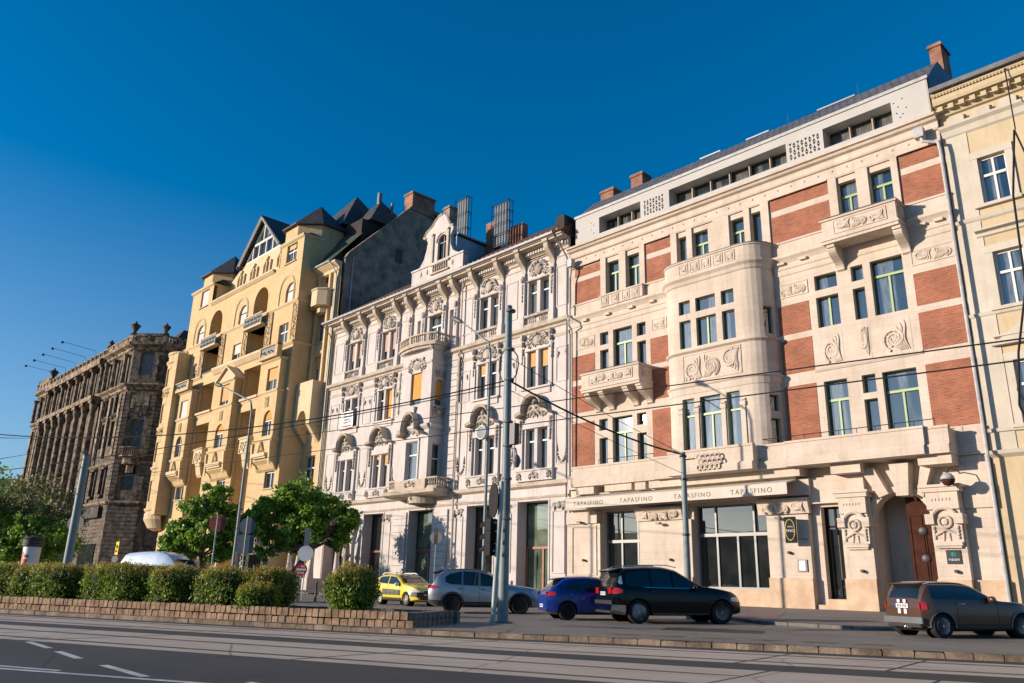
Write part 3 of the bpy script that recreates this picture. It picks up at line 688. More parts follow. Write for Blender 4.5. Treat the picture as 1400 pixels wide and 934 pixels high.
for x,z in [(-12.9,26.4),(-12.7,26.1),(-12.45,26.5),(-12.8,25.75),(-12.5,25.6),(-12.3,25.9),(-33.9,26.1),(-34.1,25.8),(-33.9,25.5),(-34.15,26.35),(-12.65,25.45)]: f.fball(FAt,x,z,.02,.045,.045,.012)
f.build('pierced_dots',M['interior'],BB)
rf=MB()
rf.mould(frame(0,40),[A0-.1,A1+.1],[(-.05,27.2),(-2.1,29.2),(-8,29.4),(-14,26.8),(-14,24.6),(-2.,24.6),(-1.3,27.0),(-.05,27.12)])
rf_o=rf.build('roof',M['tile_grey'],BB)
f=MB(); f.add([(A1+.12,40.03,26.4),(A1+.12,46,26.4),(A1+.12,46,29.3),(A1+.12,42.1,29.25),(A1+.12,40.03,27.25)],[(0,1,2,3,4)]); f.build('gable_sheet',M['zincdark'],rf_o)
f=MB(); f.mould(frame(0,40),[A0-.12,A1+.12],[(.1,27.1),(.1,27.28),(0,27.26),(0,27.1)]); f.build('roof_edge',M['zinc'],rf_o)
def chimney(x0,x1,y0,y1,z0,z1,parent,mat='chimney_brick'):
    c=MB(); c.box(x0,x1,y0,y1,z0,z1-.25); c.box(x0-.08,x1+.08,y0-.08,y1+.08,z1-.25,z1-.1); c.box(x0-.03,x1+.03,y0-.03,y1+.03,z1-.1,z1)
    return c.build('chimney',M[mat],parent)
chimney(-12.25,-11.6,45.2,46.6,26,32.55,rf_o); chimney(-34.7,-33.6,45.5,46.6,28.5,32.6,rf_o); chimney(-39.0+1.2,-37.7+1.2,45.5,46.7,27,32.3,rf_o)
f=MB()
for a,b in ((-26.2,-24.6),(-22.7,-21.1),(-17.9,-15.6)): f.box(a,b,42.0,42.04,29.18,29.27)
f.build('snow_guard',M['steel'],rf_o)
for x in (-20.7,-16.1): 
    f=MB(); f.tube([(x,44,29.6),(x,44,31.2)],.02,4); f.build('lightning_rod',M['steel'],rf_o)
# rain hopper and pipes
h=MB(); h.box(-11.95,-11.5,39.35,39.75,23.6,24.15); h.tube([(-11.7,39.55,23.65),(-11.6,39.5,23.35),(-11.2,39.6,23.2),(-10.95,39.62,23.1),(-10.9,39.62,22.6),(-10.87,39.62,9.0),(-10.87,39.6,1.6),(-10.87,39.6,.4)],.085,8)
h.build('downpipe',M['zinc'],BB,smooth=True,auto=.6)
h=MB(); h.box(-35.85,-35.45,39.3,39.7,23.2,23.8); h.tube([(-35.65,39.5,23.3),(-35.65,39.5,22.8),(-35.85,39.6,22.4),(-35.88,39.65,19.6),(-35.6,39.2,19.1),(-35.6,39.2,18.8),(-35.75,39.7,18.5),(-35.75,39.75,8.6)],.07,7)
h.build('downpipe',M['zinc'],BB,smooth=True,auto=.6)
# wall fittings (things fixed to the wall are signs and lamps of their own)
def wallsign(name,label,cat,s0,s1,z0,z1,d0,d1,mat):
    o=empty(name,F0((s0+s1)/2,z0,d0),label,cat); q=MB(); q.fb(F0,s0,s1,z0,z1,d0,d1); q.build('board',M[mat],o); return o
o=wallsign('hanging_sign','black square sign with a gold ring around pale lettering, hanging beside the glass door','sign',-20.5,-19.9,3.65,4.95,.85,.95,'black')
q=MB(); q.tube(arcpts(F0,-20.2,4.3,.955,.26,0,2*PI,20,rz=.52),.03,5); q.build('ring',M['gold'],o,smooth=True)
textmesh('FINO',.2,'blind_pale',o,(-20.2,40-.955,4.25)); textmesh('TAPAS',.11,'blind_pale',o,(-20.2,40-.955,4.45))
q=MB(); q.tube([F0(-19.9,4.8,.9),F0(-19.6,4.8,.4)],.02,4); q.tube([F0(-19.9,3.85,.9),F0(-19.6,3.85,.4)],.02,4); q.build('bracket',M['iron'],o)
o=wallsign('menu_box','small framed menu case with a white sheet on the stone pier','menu case',-20.2,-19.7,2.25,2.85,.36,.42,'dark_frame')
q=MB(); q.fb(F0,-20.13,-19.8,2.32,2.8,.422,.43); q.build('sheet',M['sign_white'],o)
o=wallsign('wall_plaque','black square plaque with a teal star above pale lettering','sign',-13.1,-12.5,2.62,3.22,.4,.45,'plaque')
textmesh('VIZION',.125,'text_white',o,(-12.8,40-.452,2.8),space=1.1)
q=MB()
for k in range(6): 
    a=k*PI/3+.26; q.tube([F0(-12.8+.03*math.cos(a),3.04+.03*math.sin(a),.455),F0(-12.8+.12*math.cos(a),3.04+.12*math.sin(a),.455)],[.03,.012],4)
q.build('star',M['teal'],o)
o=empty('globe_lamp',(-12.34,38.6,6.0),'round globe wall lamp with a pale upper half above the archway capital','wall lamp')
q=MB(); q.lathe((-12.34,38.69,6.22),[(.001,-.3),(.18,-.24),(.28,-.1),(.3,0)],12); q.build('lower_globe',M['brown_wood'],o,smooth=True)
q=MB(); q.lathe((-12.34,38.69,6.22),[(.305,.002),(.28,.12),(.17,.25),(.001,.31)],12); q.build('upper_globe',M['zinc'],o,smooth=True)
q=MB(); q.tube([(-12.34,38.69,6.5),(-12.3,38.9,6.75),(-12.2,39.7,6.7),(-12.2,40,6.6)],.03,5); q.build('bracket',M['iron'],o)
for i,(s,z,d,lab) in enumerate([(-34.6,2.9,.36,'tiny dark spotlight on the leftmost stone pier of the restaurant front'),(-28.0,2.9,.3,'tiny spotlight on the pier between the two shop windows'),(-20.6,3.2,.4,'tiny dark spotlight below the hanging sign'),(-16.9,2.3,.44,'tiny spotlight on the pier left of the archway'),(-12.75,2.3,.44,'tiny dark spotlight under the black plaque')]):
    o=empty('wall_spotlight',F0(s,z,d),lab,'wall lamp','small spotlights on the stone piers')
    q=MB(); q.fb(F0,s-.05,s+.05,z-.06,z+.06,0,d+.03); q.build('mount',M['trim'],o); q=MB(); q.lathe(F0(s,z,d+.1),[(.07,-.09),(.085,.06),(.0,.07)],8,axis='y'); q.build('lamp_head',M['trim'],o,smooth=True,auto=.5)
for i,(s,lab) in enumerate([(-34.8,'small flood lamp on a ledge at the left end of the awning'),(-28.6,'small flood lamp under the carved capital between the shop windows'),(-21.0,'small flood lamp under the carved capital right of the large shop window')]):
    o=empty('flood_lamp',F0(s,5.0,.6),lab,'wall lamp','flood lamps at the capitals'); z=5.25 if i==0 else 4.95
    q=MB(); q.fb(F0,s-.14,s+.14,z-.05,z+.06,.5,.75); q.build('lamp_head',M['zincdark'],o); q=MB(); q.tube([F0(s,z,.5),F0(s,z,.28)],.025,4); q.build('bracket',M['iron'],o)
# ------------------------------------------------------------------ white stucco house
WB=empty('stucco_house',(-52,40,.4),'off-white stucco house with sculpted window gables, a balustraded oriel and a curved roof gable','building')
def cluster(mb,F,s,z,d,w,h,seed,n=16,br=.11):
    """foliage and shell carving around a centre shield"""
    r=random.Random(seed)
    mb.fball(F,s,z,d,w*.2,h*.3,.12,8,5)
    for sg in (-1,1):
        spiral(mb,F,s+sg*w*.27,z+h*.12,d+.04,min(w,h)*.22,1.2,.05,sg,PI/2,9,5)
        spiral(mb,F,s+sg*w*.36,z-h*.2,d+.03,min(w,h)*.17,1.1,.045,-sg,0,9,5)
        mb.tube([F(s+sg*w*.05,z+h*.42,d+.05),F(s+sg*w*.25,z+h*.34,d+.08),F(s+sg*w*.46,z+h*.05,d+.03)],[.05,.07,.03],5)
        for k in range(n//2):
            a=r.random()*2*PI; q=.55+.45*r.random()
            mb.fball(F,s+sg*w*.26+w*.22*q*math.cos(a),z+h*.42*q*math.sin(a),d+.02,br*(.5+.6*r.random()),br*(.6+.7*r.random()),.09,5,3,.15)
    mb.fball(F,s,z+h*.4,d+.06,.12,.13,.12,7,4)
def putto(mb,F,s,z,d,h):
    """half figure leaning forward: head, hair, chest, arms, drapery"""
    mb.fball(F,s,z+h*.36,d+.16,h*.13,h*.16,h*.13,9,6); mb.fball(F,s,z+h*.42,d+.12,h*.17,h*.14,h*.13,8,5,.06)
    mb.fball(F,s,z+h*.05,d+.08,h*.17,h*.26,h*.13,8,5)
    for sg in (-1,1):
        mb.tube([F(s+sg*h*.12,z+h*.2,d+.1),F(s+sg*h*.34,z+h*.1,d+.16),F(s+sg*h*.5,z-h*.05,d+.1)],[h*.08,h*.065,h*.05],6)
        mb.tube([F(s+sg*h*.1,z-h*.1,d+.08),F(s+sg*h*.28,z-h*.25,d+.12),F(s+sg*h*.42,z-h*.45,d+.05)],[h*.1,h*.09,h*.03],6)
        mb.tube([F(s+sg*h*.2,z+h*.0,d+.05),F(s+sg*h*.55,z-h*.2,d+.08),F(s+sg*h*.62,z-h*.42,d+.04)],[h*.06,h*.08,h*.03],5)
    mb.tube([F(s-.02,z-h*.2,d+.08),F(s,z-h*.5,d+.04)],[h*.12,.03],6)
holes=[]; WN=[]
def pair(a,b,z0,z1,**k):
    m=(a+b)/2
    for x0,x1 in ((a,m-.17),(m+.17,b)):
        kk={q:(v[0] if x0==a else v[1]) if isinstance(v,tuple) else v for q,v in k.items()}
        holes.append((x0,x1,z0,z1)); WN.append((x0,x1,z0,z1,kk))
E_=(-40.45,-38.3); D_=(-45.95,-43.8); B_=(-59.6,-57.45); A_=(-65.05,-62.95)
pair(*A_,20.72,23.38,blind='blind_pink',bl=(.62,.6)); pair(*B_,20.72,23.38,blind='blind_pink',bl=.65); pair(*D_,20.68,23.38); pair(*E_,20.68,23.38)
pair(*A_,15.05,17.83); pair(*B_,15.05,17.85,blind=(None,'blind_orange'),bl=.9); pair(*D_,15.05,17.86,blind=('blind_tan',None),bl=.28); pair(*E_,15.05,17.88,blind='blind_tan',bl=(.4,.45))
pair(*A_,9.12,12.0); pair(*B_,9.12,12.0,blind='blind_tan',bl=(.12,.3)); pair(*D_,9.12,12.02); pair(*E_,9.12,12.05)
for a,b,bl in ((-54.3,-53.85,None),(-52.6,-50.95,None),(-49.85,-49.35,None)): holes.append((a,b,20.3,23.42)); WN.append((a,b,20.3,23.42,dict(style='T' if b-a>1 else 'H')))
GF=[(-41.1,-38.1),(-46.6,-43.6),(-53.85,-50.75),(-60.4,-57.45),(-66.6,-62.6)]
w=MB(); w.wall(F0,-68.0,-36.16,7.2,26.0,holes,.45)
w.wall(F0,-68.0,-36.16,.2,7.2,[(a,b,.3,6.93) for a,b in GF],1.0)
w.box(-68,-36.17,41.3,52,.2,26.0); w.wall(frame(-68,40,PI/2),0,1.4,.2,26.0,[],0)
w.build('wall',M['white'],WB)
for a,b,c,e,k in WN:
    kk=dict(style='H'); kk.update(k); window(F0,a,b,c,e,WB,d=-.34,fm='white_frame',glass='glass_old',fw=.055,tr=.7,**kk)
# oriel
OX0,OX1,OD=-54.0,-50.0,1.45
FO=lambda s,z,d: Vector((s,40-OD-d,z))
FS=frame(OX1,40-OD,PI/2)
o=MB(); oh=[(-52.75,-51.3,9.2,12.2),(-52.75,-51.3,15.3,18.0)]; o.wall(FO,OX0,OX1,8.2,20.2,oh,.35)
sh=[(.45,1.3,9.0,12.0),(.45,1.3,15.0,17.3,True)]; o.wall(FS,0,OD,8.2,20.2,sh,.3); o.wall(lambda s,z,d:Vector((OX0-d,40-s,z)),0,OD,8.2,20.2,[],0)
o.box(OX0,OX1,40-OD,40,8.1,8.2); o.build('oriel_wall',M['white'],WB)
window(FO,*oh[0],WB,d=-.28,fm='white_frame',style='H',glass='glass',tr=.66); window(FO,*oh[1],WB,d=-.28,fm='white_frame',style='P',blind='blind_orange',bl=.8)
window(FS,*sh[0][:4],WB,d=-.25,fm='white_frame',style='H',glass='glass_old',tr=.6); window(FS,*sh[1][:4],WB,d=-.25,fm='white_frame',style='P',arch=True,blind='blind_orange',bl=.75)
t=MB()
for F,a,b in ((FO,OX0,OX1),(FS,0,OD)):
    t.mould(F,[a,b],[(0,13.1),(.12,13.2),(.25,13.35),(.25,13.5),(.05,13.6),(0,13.6)]); t.mould(F,[a,b],[(0,18.6),(.06,18.65),(.1,18.8),(0,18.85)]); t.mould(F,[a,b],[(0,19.7),(.15,19.8),(.3,20.1),(.3,20.25),(0,20.3)])
t.fb(FO,-52.98,-52.8,9.2,12.5,0,.08); t.fb(FO,-51.25,-51.07,9.2,12.5,0,.08); t.fb(FO,-52.98,-51.07,12.25,12.5,0,.1)
t.build('oriel_moulding',M['white'],WB)
q=MB(); cluster(q,FO,-52.02,18.65,.05,2.6,1.3,5,20); cluster(q,FS,.87,17.75,.03,1.1,.7,6,8,.07); cluster(q,FS,.87,14.55,.05,1.3,.9,7,10,.08)
q.fb(FS,.2,1.45,14.95,15.05,0,.22); q.tube([FO(-51.9,15.1,.05),FO(-51.9,14.6,.1)],[.2,.05]); q.build('oriel_carving',M['orn'],WB,smooth=True,auto=.8)
# segmental gables with figures, 1st floor
def gable(F,s,w,zb,zt,parent,fig=True,seed=0,d0=0):
    q=MB(); R_=w*.42; H=zt-zb
    n=12; pr=[]
    for k in range(n+1):
        a=PI*k/n; pr.append((s+R_*.72*math.cos(a),zb+.35+(H-.4)*math.sin(a)))
    pr=[(s+w/2,zb+.12),(s+w*.42,zb+.25)]+pr+[(s-w*.42,zb+.25),(s-w/2,zb+.12)]
    for i in range(len(pr)-1):
        (x0,z0),(x1,z1)=pr[i],pr[i+1]
        q.add([F(x0,z0,d0),F(x1,z1,d0),F(x1,z1,d0+.62),F(x0,z0,d0+.62),F(x0,z0+.2,d0),F(x1,z1+.2,d0),F(x1,z1+.2,d0+.7),F(x0,z0+.2,d0+.7)],[(0,1,2,3),(4,7,6,5),(3,2,6,7),(0,3,7,4),(1,5,6,2)])
    g=q.build('window_gable',M['ledge_stone'],parent)
    c=MB()
    if fig: putto(c,F,s,zb+H*.42,d0+.12,1.25)
    cluster(c,F,s,zb+H*.4,d0+.05,w*.62,H*.9,seed,10)
    c.build('figure_carving',M['orn'],g,smooth=True,auto=.8)
    return g
for i,(a,b) in enumerate((A_,B_,D_,E_)):
    m=(a+b)/2; gable(F0,m-.02,3.3,12.75,14.35,WB,True,20+i)
    t=MB()
    t.fb(F0,a-.2,b+.2,12.05,12.5,0,.14)
    for x in (a-.42,b+.42):
        t.fb(F0,x-.2,x+.2,9.1,12.9,0,.16)
    t.fb(F0,(a+b)/2-.15,(a+b)/2+.15,9.12,12.0,-.3,.06)
    t.fb(F0,a-.7,b+.7,8.3,9.05,0,.24); t.fb(F0,a-.75,b+.75,9.0,9.12,0,.32)
    t.build('window_surround',M['white'],WB)
    t=MB()
    for x in (a-.42,b+.42):
        for k in range(6): t.fball(F0,x,12.6-k*.28,.2,.17-.015*k,.17,.12,6,4,.12)
    cluster(t,F0,m,8.62,.26,1.0,.5,30+i,6,.07)
    for x in (a-.4,b+.4): cluster(t,F0,x,8.6,.26,.45,.5,34+i,4,.06)
    t.build('window_carving',M['orn'],WB,smooth=True,auto=.8)
gable(FO,-52.02,3.0,12.55,14.5,WB,False,28)
# second floor windows: crest carving
for i,(a,b) in enumerate((A_,B_,D_,E_)):
    m=(a+b)/2; t=MB()
    cluster(t,F0,m,18.6,.1,2.3,1.3,40+i,18,.12)
    for sg in (-1,1):
        x=m+sg*1.45
        t.fball(F0,x,19.0,.2,.2,.26,.2,7,5,.1); t.fball(F0,x,18.5,.16,.17,.25,.15,6,4,.1)
        for k in range(4): t.fball(F0,x+sg*.05,18.05-k*.3,.1,.13-.02*k,.18,.09,6,4,.1)
    t.build('window_carving',M['orn'],WB,smooth=True,auto=.8)
    t=MB()
    t.fb(F0,a-.2,b+.2,17.88,18.0,0,.12); t.fb(F0,a-.45,a-.25,15.0,17.6,0,.1); t.fb(F0,b+.25,b+.45,15.0,17.6,0,.1); t.fb(F0,m-.13,m+.13,15.05,17.88,-.3,.05)
    t.fb(F0,a-.45,b+.45,14.92,15.05,0,.26); t.fb(F0,a-.3,b+.3,14.5,14.92,0,.1)
    t.build('window_surround',M['white'],WB)
# top floor: consoles, pilaster strips and carving
for i,(a,b) in enumerate((A_,B_,(-52.7,-50.85),D_,E_)):
    m=(a+b)/2; t=MB(); cluster(t,F0,m,24.25,.12,1.9,1.5,60+i,20,.12)
    t.fb(F0,a-.05,b+.05,23.4,23.5,0,.2); t.fb(F0,m-1.1,m+1.1,25.15,25.25,0,.12)
    t.build('top_carving',M['orn'],WB,smooth=True,auto=.8)
CX=[-65.5,-62.5,-60.05,-57.0,-55.15,-53.25,-50.4,-48.85,-46.4,-43.35,-40.9,-37.85]
for x in CX:
    c=MB(); console(c,F0,x,.42,25.95,24.1,1.0); c.fb(F0,x-.27,x+.27,25.75,25.97,0,1.06)
    c.build('eaves_console',M['ledge_stone'],WB)
    t=MB(); t.fb(F0,x-.2,x+.2,19.85,24.2,0,.2); t.fb(F0,x-.26,x+.26,19.78,20.7,0,.28)
    t.build('pilaster_strip',M['white'],WB)
    t=MB(); t.fball(F0,x,23.7,.24,.2,.3,.15,7,5,.1)
    for k in range(5): t.fball(F0,x,23.2-k*.3,.21,.14-.015*k,.17,.09,6,4,.12)
    t.build('strip_carving',M['orn'],WB,smooth=True,auto=.8)
t=MB()
for a,b in (A_,B_,D_,E_):      # little balustrades under the windows
    t.fb(F0,a-.25,b+.25,19.8,19.95,0,.24); t.fb(F0,a-.25,b+.25,20.5,20.68,0,.28)
    for x0 in (a,(a+b)/2+.18):
        for k in range(4): baluster(t,F0(x0+.12+k*.2,19.95,.14),.56,.06)
t.build('window_balustrade',M['orn'],WB)
# mouldings
t=MB(); full=[-68.05,-36.14]
t.mould(F0,full,[(0,25.05),(.12,25.1),(.12,25.3),(.3,25.4),(.3,25.7),(.95,25.78),(.95,25.9),(0,25.95)])
t.mould(F0,[-68.3,-36.1],[(0,19.2),(.1,19.25),(.14,19.4),(.36,19.5),(.4,19.74),(0,19.8)])
t.mould(F0,full,[(0,18.45),(.04,18.5),(.08,18.7),(0,18.74)]); 
t.mould(F0,[-68.05,-36.14],[(0,7.8),(.12,7.85),(.3,7.95),(.34,8.2),(0,8.26)]); t.mould(F0,full,[(0,7.05),(.06,7.1),(.1,7.2),(0,7.25)])
t.mould(F0,full,[(0,24.6),(.05,24.62),(.05,24.7),(0,24.72)])
t.build('string_course',M['ledge_stone'],WB)
t=MB()
for k in range(117): 
    s=-67.8+k*.268
    if min(abs(s-x) for x in CX)>.3: t.fb(F0,s,s+.16,25.42,25.66,.3,.42)
t.build('dentils',M['white'],WB)
# wall panels and garlands between the windows
gaps=[(-67.6,-66.1),(-61.95,-60.6),(-56.9,-55.6),(-48.3,-46.9),(-42.9,-41.6),(-37.5,-36.35)]
t=MB(); g=MB()
for a,b in gaps:
    for z0,z1 in ((20.75,23.9),(15.1,17.7),(9.3,12.9)):
        framepanel(t,F0,a,b,z0,z1,0,.07,.05)
    m=(a+b)/2
    for sg in (-1,1):
        g.fball(F0,m+sg*.36,17.2,.06,.1,.16,.07,6,4,.1); g.fball(F0,m+sg*.42,17.0,.05,.06,.12,.05,5,3)
    for p_,k in zip(arcpts(F0,m,10.3,.07,.42,PI*1.02,PI*1.98,10,rz=.85),range(11)): g.ball(p_,.1-.006*abs(5-k),.07,.11,6,4,.15)
    for sg in (-1,1): g.tube([F0(m+sg*.42,10.3,.06),F0(m+sg*.46,10.8,.05)],[.06,.02],5)
t.build('wall_panel',M['white'],WB); g.build('garland',M['orn'],WB,smooth=True,auto=.8)
for x in (-55.55,-48.75):     # quoined strips beside the oriel
    t=MB()
    for k in range(20): t.fb(F0,x-.42,x+.42,8.35+k*.55,8.35+k*.55+.5,0,.16)
    t.build('quoin_strip',M['white'],WB)
    g=MB()
    for k in range(9): g.fball(F0,x+ (.55 if x>-52 else -.55),18.8-k*.42,.12,.2-.012*k,.26,.16,6,4,.15)
    g.build('hanging_carving',M['orn'],WB,smooth=True,auto=.8)
# upper rounded balcony
def curved_rail(x0,x1,dmid,dend,zb,zt,name):
    cx=(x0+x1)/2; W=(x1-x0)/2
    def dd(x): u=(x-cx)/W; return dmid-(dmid-dend)*u*u
    xs=lin(x0,x1,14); b=MB()
    Fc=lambda s,z,d: Vector((s,40-dd(s)-d,z))
    b.mould(Fc,xs,[(-.22,zt-.12),(.06,zt-.12),(.06,zt),(-.22,zt)]); b.mould(Fc,xs,[(-.2,zb+.1),(.04,zb+.1),(.04,zb+.22),(-.2,zb+.22)])
    vs=[(x0,40.0)]+[(x,40-dd(x)-.12) for x in xs]+[(x1,40.0)]
    b.slab(vs,zb-.12,zb+.08); vs=[(x0+.15,40.0)]+[(x,40-dd(x)+.05) for x in xs[1:-1]]+[(x1-.15,40.0)]; b.slab(vs,zb-.35,zb-.12)
    n=int((x1-x0)/.24)
    for k in range(n+1):
        x=x0+.1+(x1-x0-.2)*k/n
        if k%9==0: b.fb(Fc,x-.12,x+.12,zb+.2,zt-.1,-.2,.02)
        else: baluster(b,Fc(x,zb+.22,-.09),zt-zb-.34,.075)
    for x in (x0+.1,x1-.1):
        D=dd(x); b.fb(F0,x-.1,x+.1,zt-.12,zt,0,D-.2); b.fb(F0,x-.1,x+.1,zb+.1,zb+.22,0,D-.2)
        for k in range(1,int(D/.26)): baluster(b,F0(x,zb+.22,k*.26),zt-zb-.34,.075)
    return b.build(name,M['ledge_stone'],WB,smooth=False)
curved_rail(-54.6,-49.55,2.05,1.5,20.2,21.15,'balcony')
curved_rail(-50.15,-48.75,1.42,1.3,8.35,9.25,'balcony'); curved_rail(-55.2,-53.9,1.42,1.3,8.35,9.25,'balcony')
t=MB(); t.mould(F0,[-55.4,-48.6],[(0,7.85),(1.4,7.9),(1.75,8.05),(1.8,8.3),(0,8.35)]); 
for a,b in ((-53.3,-50.6),): t.slab([(a,40)]+[(a+(b-a)*k/10,40-1.15*math.sin(PI*k/10)**.6-.2) for k in range(11)]+[(b,40)],7.35,7.86)
t.fb(FO,OX0,OX1,8.35,9.15,0,.12); t.build('oriel_base',M['ledge_stone'],WB)
t=MB(); cluster(t,FO,-52,8.75,.14,1.5,.5,77,8,.07); t.build('oriel_carving',M['orn'],WB,smooth=True,auto=.8)
# ground floor piers
t=MB()
for x in (-37.25,-42.35,-47.65,-56.95,-61.45):
    a,b=x-.8,x+.8
    if x==-37.25:a,b=-37.95,-36.4
    t.fb(F0,a,b,.3,1.6,0,.14); framepanel(t,F0,a+.2,b-.2,2.1,6.2,0,.08,.06)
t.fb(F0,-68,-66.7,.3,6.9,0,.1)
for a,b in ((-55.9,-54.1),(-50.5,-48.8)):
    for k in range(12): t.fb(F0,a,b,.5+k*.53,.5+k*.53+.5,0,.14)
for a,b in GF: t.fb(F0,a-.12,a,.3,7.0,0,.05); t.fb(F0,b,b+.12,.3,7.0,0,.05)
t.build('ground_floor_pier',M['white'],WB)
g=MB()
for x in (-37.15,-42.35,-47.65,-56.95):
    for sg in (-1,1): spiral(g,F0,x+sg*.4,6.6,.1,.2,1.2,.045,sg,0,8,5); g.fball(F0,x+sg*.38,6.3,.08,.1,.16,.07,6,4,.12)
    g.fball(F0,x,6.55,.08,.2,.25,.09)
g.build('pier_carving',M['orn'],WB,smooth=True,auto=.8)
for i,(a,b) in enumerate(GF[:4]):
    g=MB(); g.fb(F0,a,b,.9,6.93,-1.0,-.95); dg=g.build('shop_door',M['glass_green' if i in (0,2) else 'glass_shop'],WB)
    f=MB(); zt=3.9; m='redwood' if i!=1 else 'dark_frame'
    f.fb(F0,a,a+.15,.9,zt,-.945,-.86); f.fb(F0,b-.15,b,.9,zt,-.945,-.86); f.fb(F0,a+.15,b-.15,zt-.16,zt,-.945,-.86)
    if i!=1: f.fb(F0,(a+b)/2+.1,(a+b)/2+.25,.9,zt-.16,-.945,-.87)
    f.fb(F0,a,b,.8,.98,-.945,-.8); f.build('door_frame',M[m],dg)
    f=MB(); f.fb(F0,a,a+.08,zt,6.93,-.945,-.88); f.fb(F0,b-.08,b,zt,6.93,-.945,-.88); f.fb(F0,a,b,6.8,6.93,-.945,-.88); f.build('frame',M['dark_frame'],dg)
    f=MB(); f.fb(F0,a,b,.3,.9,-1.0,-.1); f.build('door_step',M['ledge_stone'],dg)
# sculpted portal at the left end
t=MB()
def swell(mb,x,y,zb,zt,sg=1):
    H=zt-zb; pts=[]; rs=[]
    for k in range(15):
        u=k/14; bend=.35*math.sin(u*PI*.9)*-(1) + .9*max(0,u-.55)**1.5
        pts.append((x+sg*bend*.55,y-.25*max(0,u-.6),zb+H*u)); rs.append(.40-.24*math.sin(min(1,u*1.3)*PI*.75)+.22*max(0,u-.7))
    mb.tube(pts,rs,9)
for x,sg in ((-66.9,-1),(-62.35,1),(-69.3,-1),(-70.6,1)):
    y=38.9
    t.slab([(x-.45,y-.45),(x+.45,y-.45),(x+.45,y+1.1),(x-.45,y+1.1)],.3,1.5); swell(t,x,y,1.5,6.6,sg)
    t.slab([(x-.6,y-.7),(x+.6,y-.7),(x+.6,40),(x-.6,40)],6.55,6.9)
t.build('portal_column',M['white'],WB,smooth=True,auto=.7)
for x in (-61.5,):      # figure standing on a column
    t=MB(); t.lathe((x,39.2,.3),[(.45,0),(.45,.5),(.3,.6),(.26,2.9),(.42,3.1),(.42,3.25)],10)
    t.tube([(x,39.2,3.5),(x+.05,39.15,4.1),(x,39.1,4.7),(x+.05,39.1,5.2)],[.3,.26,.2,.25],9); t.tube([(x+.05,39.1,5.2),(x+.06,39.08,5.5)],[.2,.09],8); t.ball((x+.07,39.05,5.72),.15,.16,.19,10,7)
    t.tube([(x-.2,39.1,5.25),(x-.5,38.95,4.9),(x-.75,38.9,4.75)],[.09,.08,.06],7); t.tube([(x+.28,39.1,5.25),(x+.4,39.0,5.7),(x+.3,39.0,6.15)],[.09,.08,.06],7)
    t.tube([(x-.1,39.15,4.2),(x-.15,39.0,3.7),(x-.1,39.0,3.4)],[.2,.16,.12],7)
    t.build('portal_statue',M['orn'],WB,smooth=True,auto=.9)
t=MB(); t.fb(F0,-66.5,-62.7,.3,6.9,-1.6,-1.0); t.build('portal_back_wall',M['blind_pink'],WB)
t=MB(); t.fb(F0,-65.4,-63.9,.5,4.2,-.99,-.93); t.build('portal_door',M['brown_wood'],WB)
# eaves, gutter, roof
t=MB(); t.mould(F0,[-68.7,-36.2],[(0,25.95),(1.0,25.97),(1.02,26.08),(0,26.2)]); t.build('eaves_soffit',M['blind_pink'],WB)
t=MB(); t.mould(F0,[-68.9,-36.9],[(1.0,26.06),(1.08,26.02),(1.22,26.06),(1.26,26.2),(1.2,26.22),(1.1,26.1),(1.02,26.2)]); gt=t.build('gutter',M['zinc'],WB)
t=MB(); t.mould(F0,[-68.6,-36.05],[(1.0,26.2),(1.0,26.27),(-4.5,30.3),(-8,26.5),(-8,25.9),(0,25.9)]); rf=t.build('roof',M['tile_red'],WB)
t=MB()
for k in range(58):
    x=-68.3+k*.55
    if not -55.6<x<-48.0: t.box(x,x+.18,39.25,39.5,26.35,26.62)
t.build('snow_stop',M['iron'],rf)
t=MB(); t.box(-37.0,-36.14,39.3,46,26.2,27.5); t.build('parapet_wall',M['interior'],rf)
# curved gable dormer
FG=frame(0,39.85); g=MB()
prof=[(-54.9,28.35),(-54.3,28.5),(-53.75,29.1),(-53.45,29.9),(-53.3,30.6),(-53.55,31.1),(-53.95,31.25),(-53.6,31.7),(-52.9,32.0),(-52.35,32.5),(-51.9,32.8),(-51.35,32.85),(-50.8,32.6),(-50.45,31.9),(-50.2,31.4),(-49.75,31.25),(-49.8,30.9),(-50.1,30.4),(-50.05,29.6),(-49.7,28.9),(-49.2,28.6),(-48.7,28.35)]
cx,rr,sp=-51.2,.62,30.2; 
# front plate in two halves around the arched opening
arc=[(cx+rr*math.cos(PI*k/10),sp+rr*math.sin(PI*k/10)) for k in range(11)]
L_=[p for p in prof if p[0]<=cx-.1]; R_=[p for p in prof if p[0]>cx-.1]
topc=(cx,32.86)
g.plate(FG,[(cx-rr,28.35)]+[(-54.9,28.35)]+L_[1:]+[topc]+arc[5:],-.35,0)
g.plate(FG,[topc]+R_[1:]+[(cx+rr,28.35)]+arc[:6],-.35,0)
g.fb(FG,-55.35,-48.2,26.9,28.2,-.5,.05); g.fb(FG,-55.4,-48.1,28.2,28.36,-.5,.14)
g.build('roof_gable',M['white'],WB)
g=MB()
for i in range(len(L_)-1): 
    a,b=L_[i],L_[i+1]
    if a[1]>30.9 or i<0: g.tube([FG(*a,0),FG(*b,0)],.12,5)
for i in range(len(R_)-1):
    a,b=R_[i],R_[i+1]
    if b[1]>31.2: g.tube([FG(*a,0),FG(*b,0)],.12,5)
g.tube([FG(cx+(rr+.18)*math.cos(PI*k/10),sp+(rr+.18)*math.sin(PI*k/10),.02) for k in range(11)],.09,5)
for x in (-52.5,-50.35): g.fb(FG,x-.14,x+.14,28.36,31.0,0,.14); g.fball(FG,x,31.1,.1,.22,.16,.14)
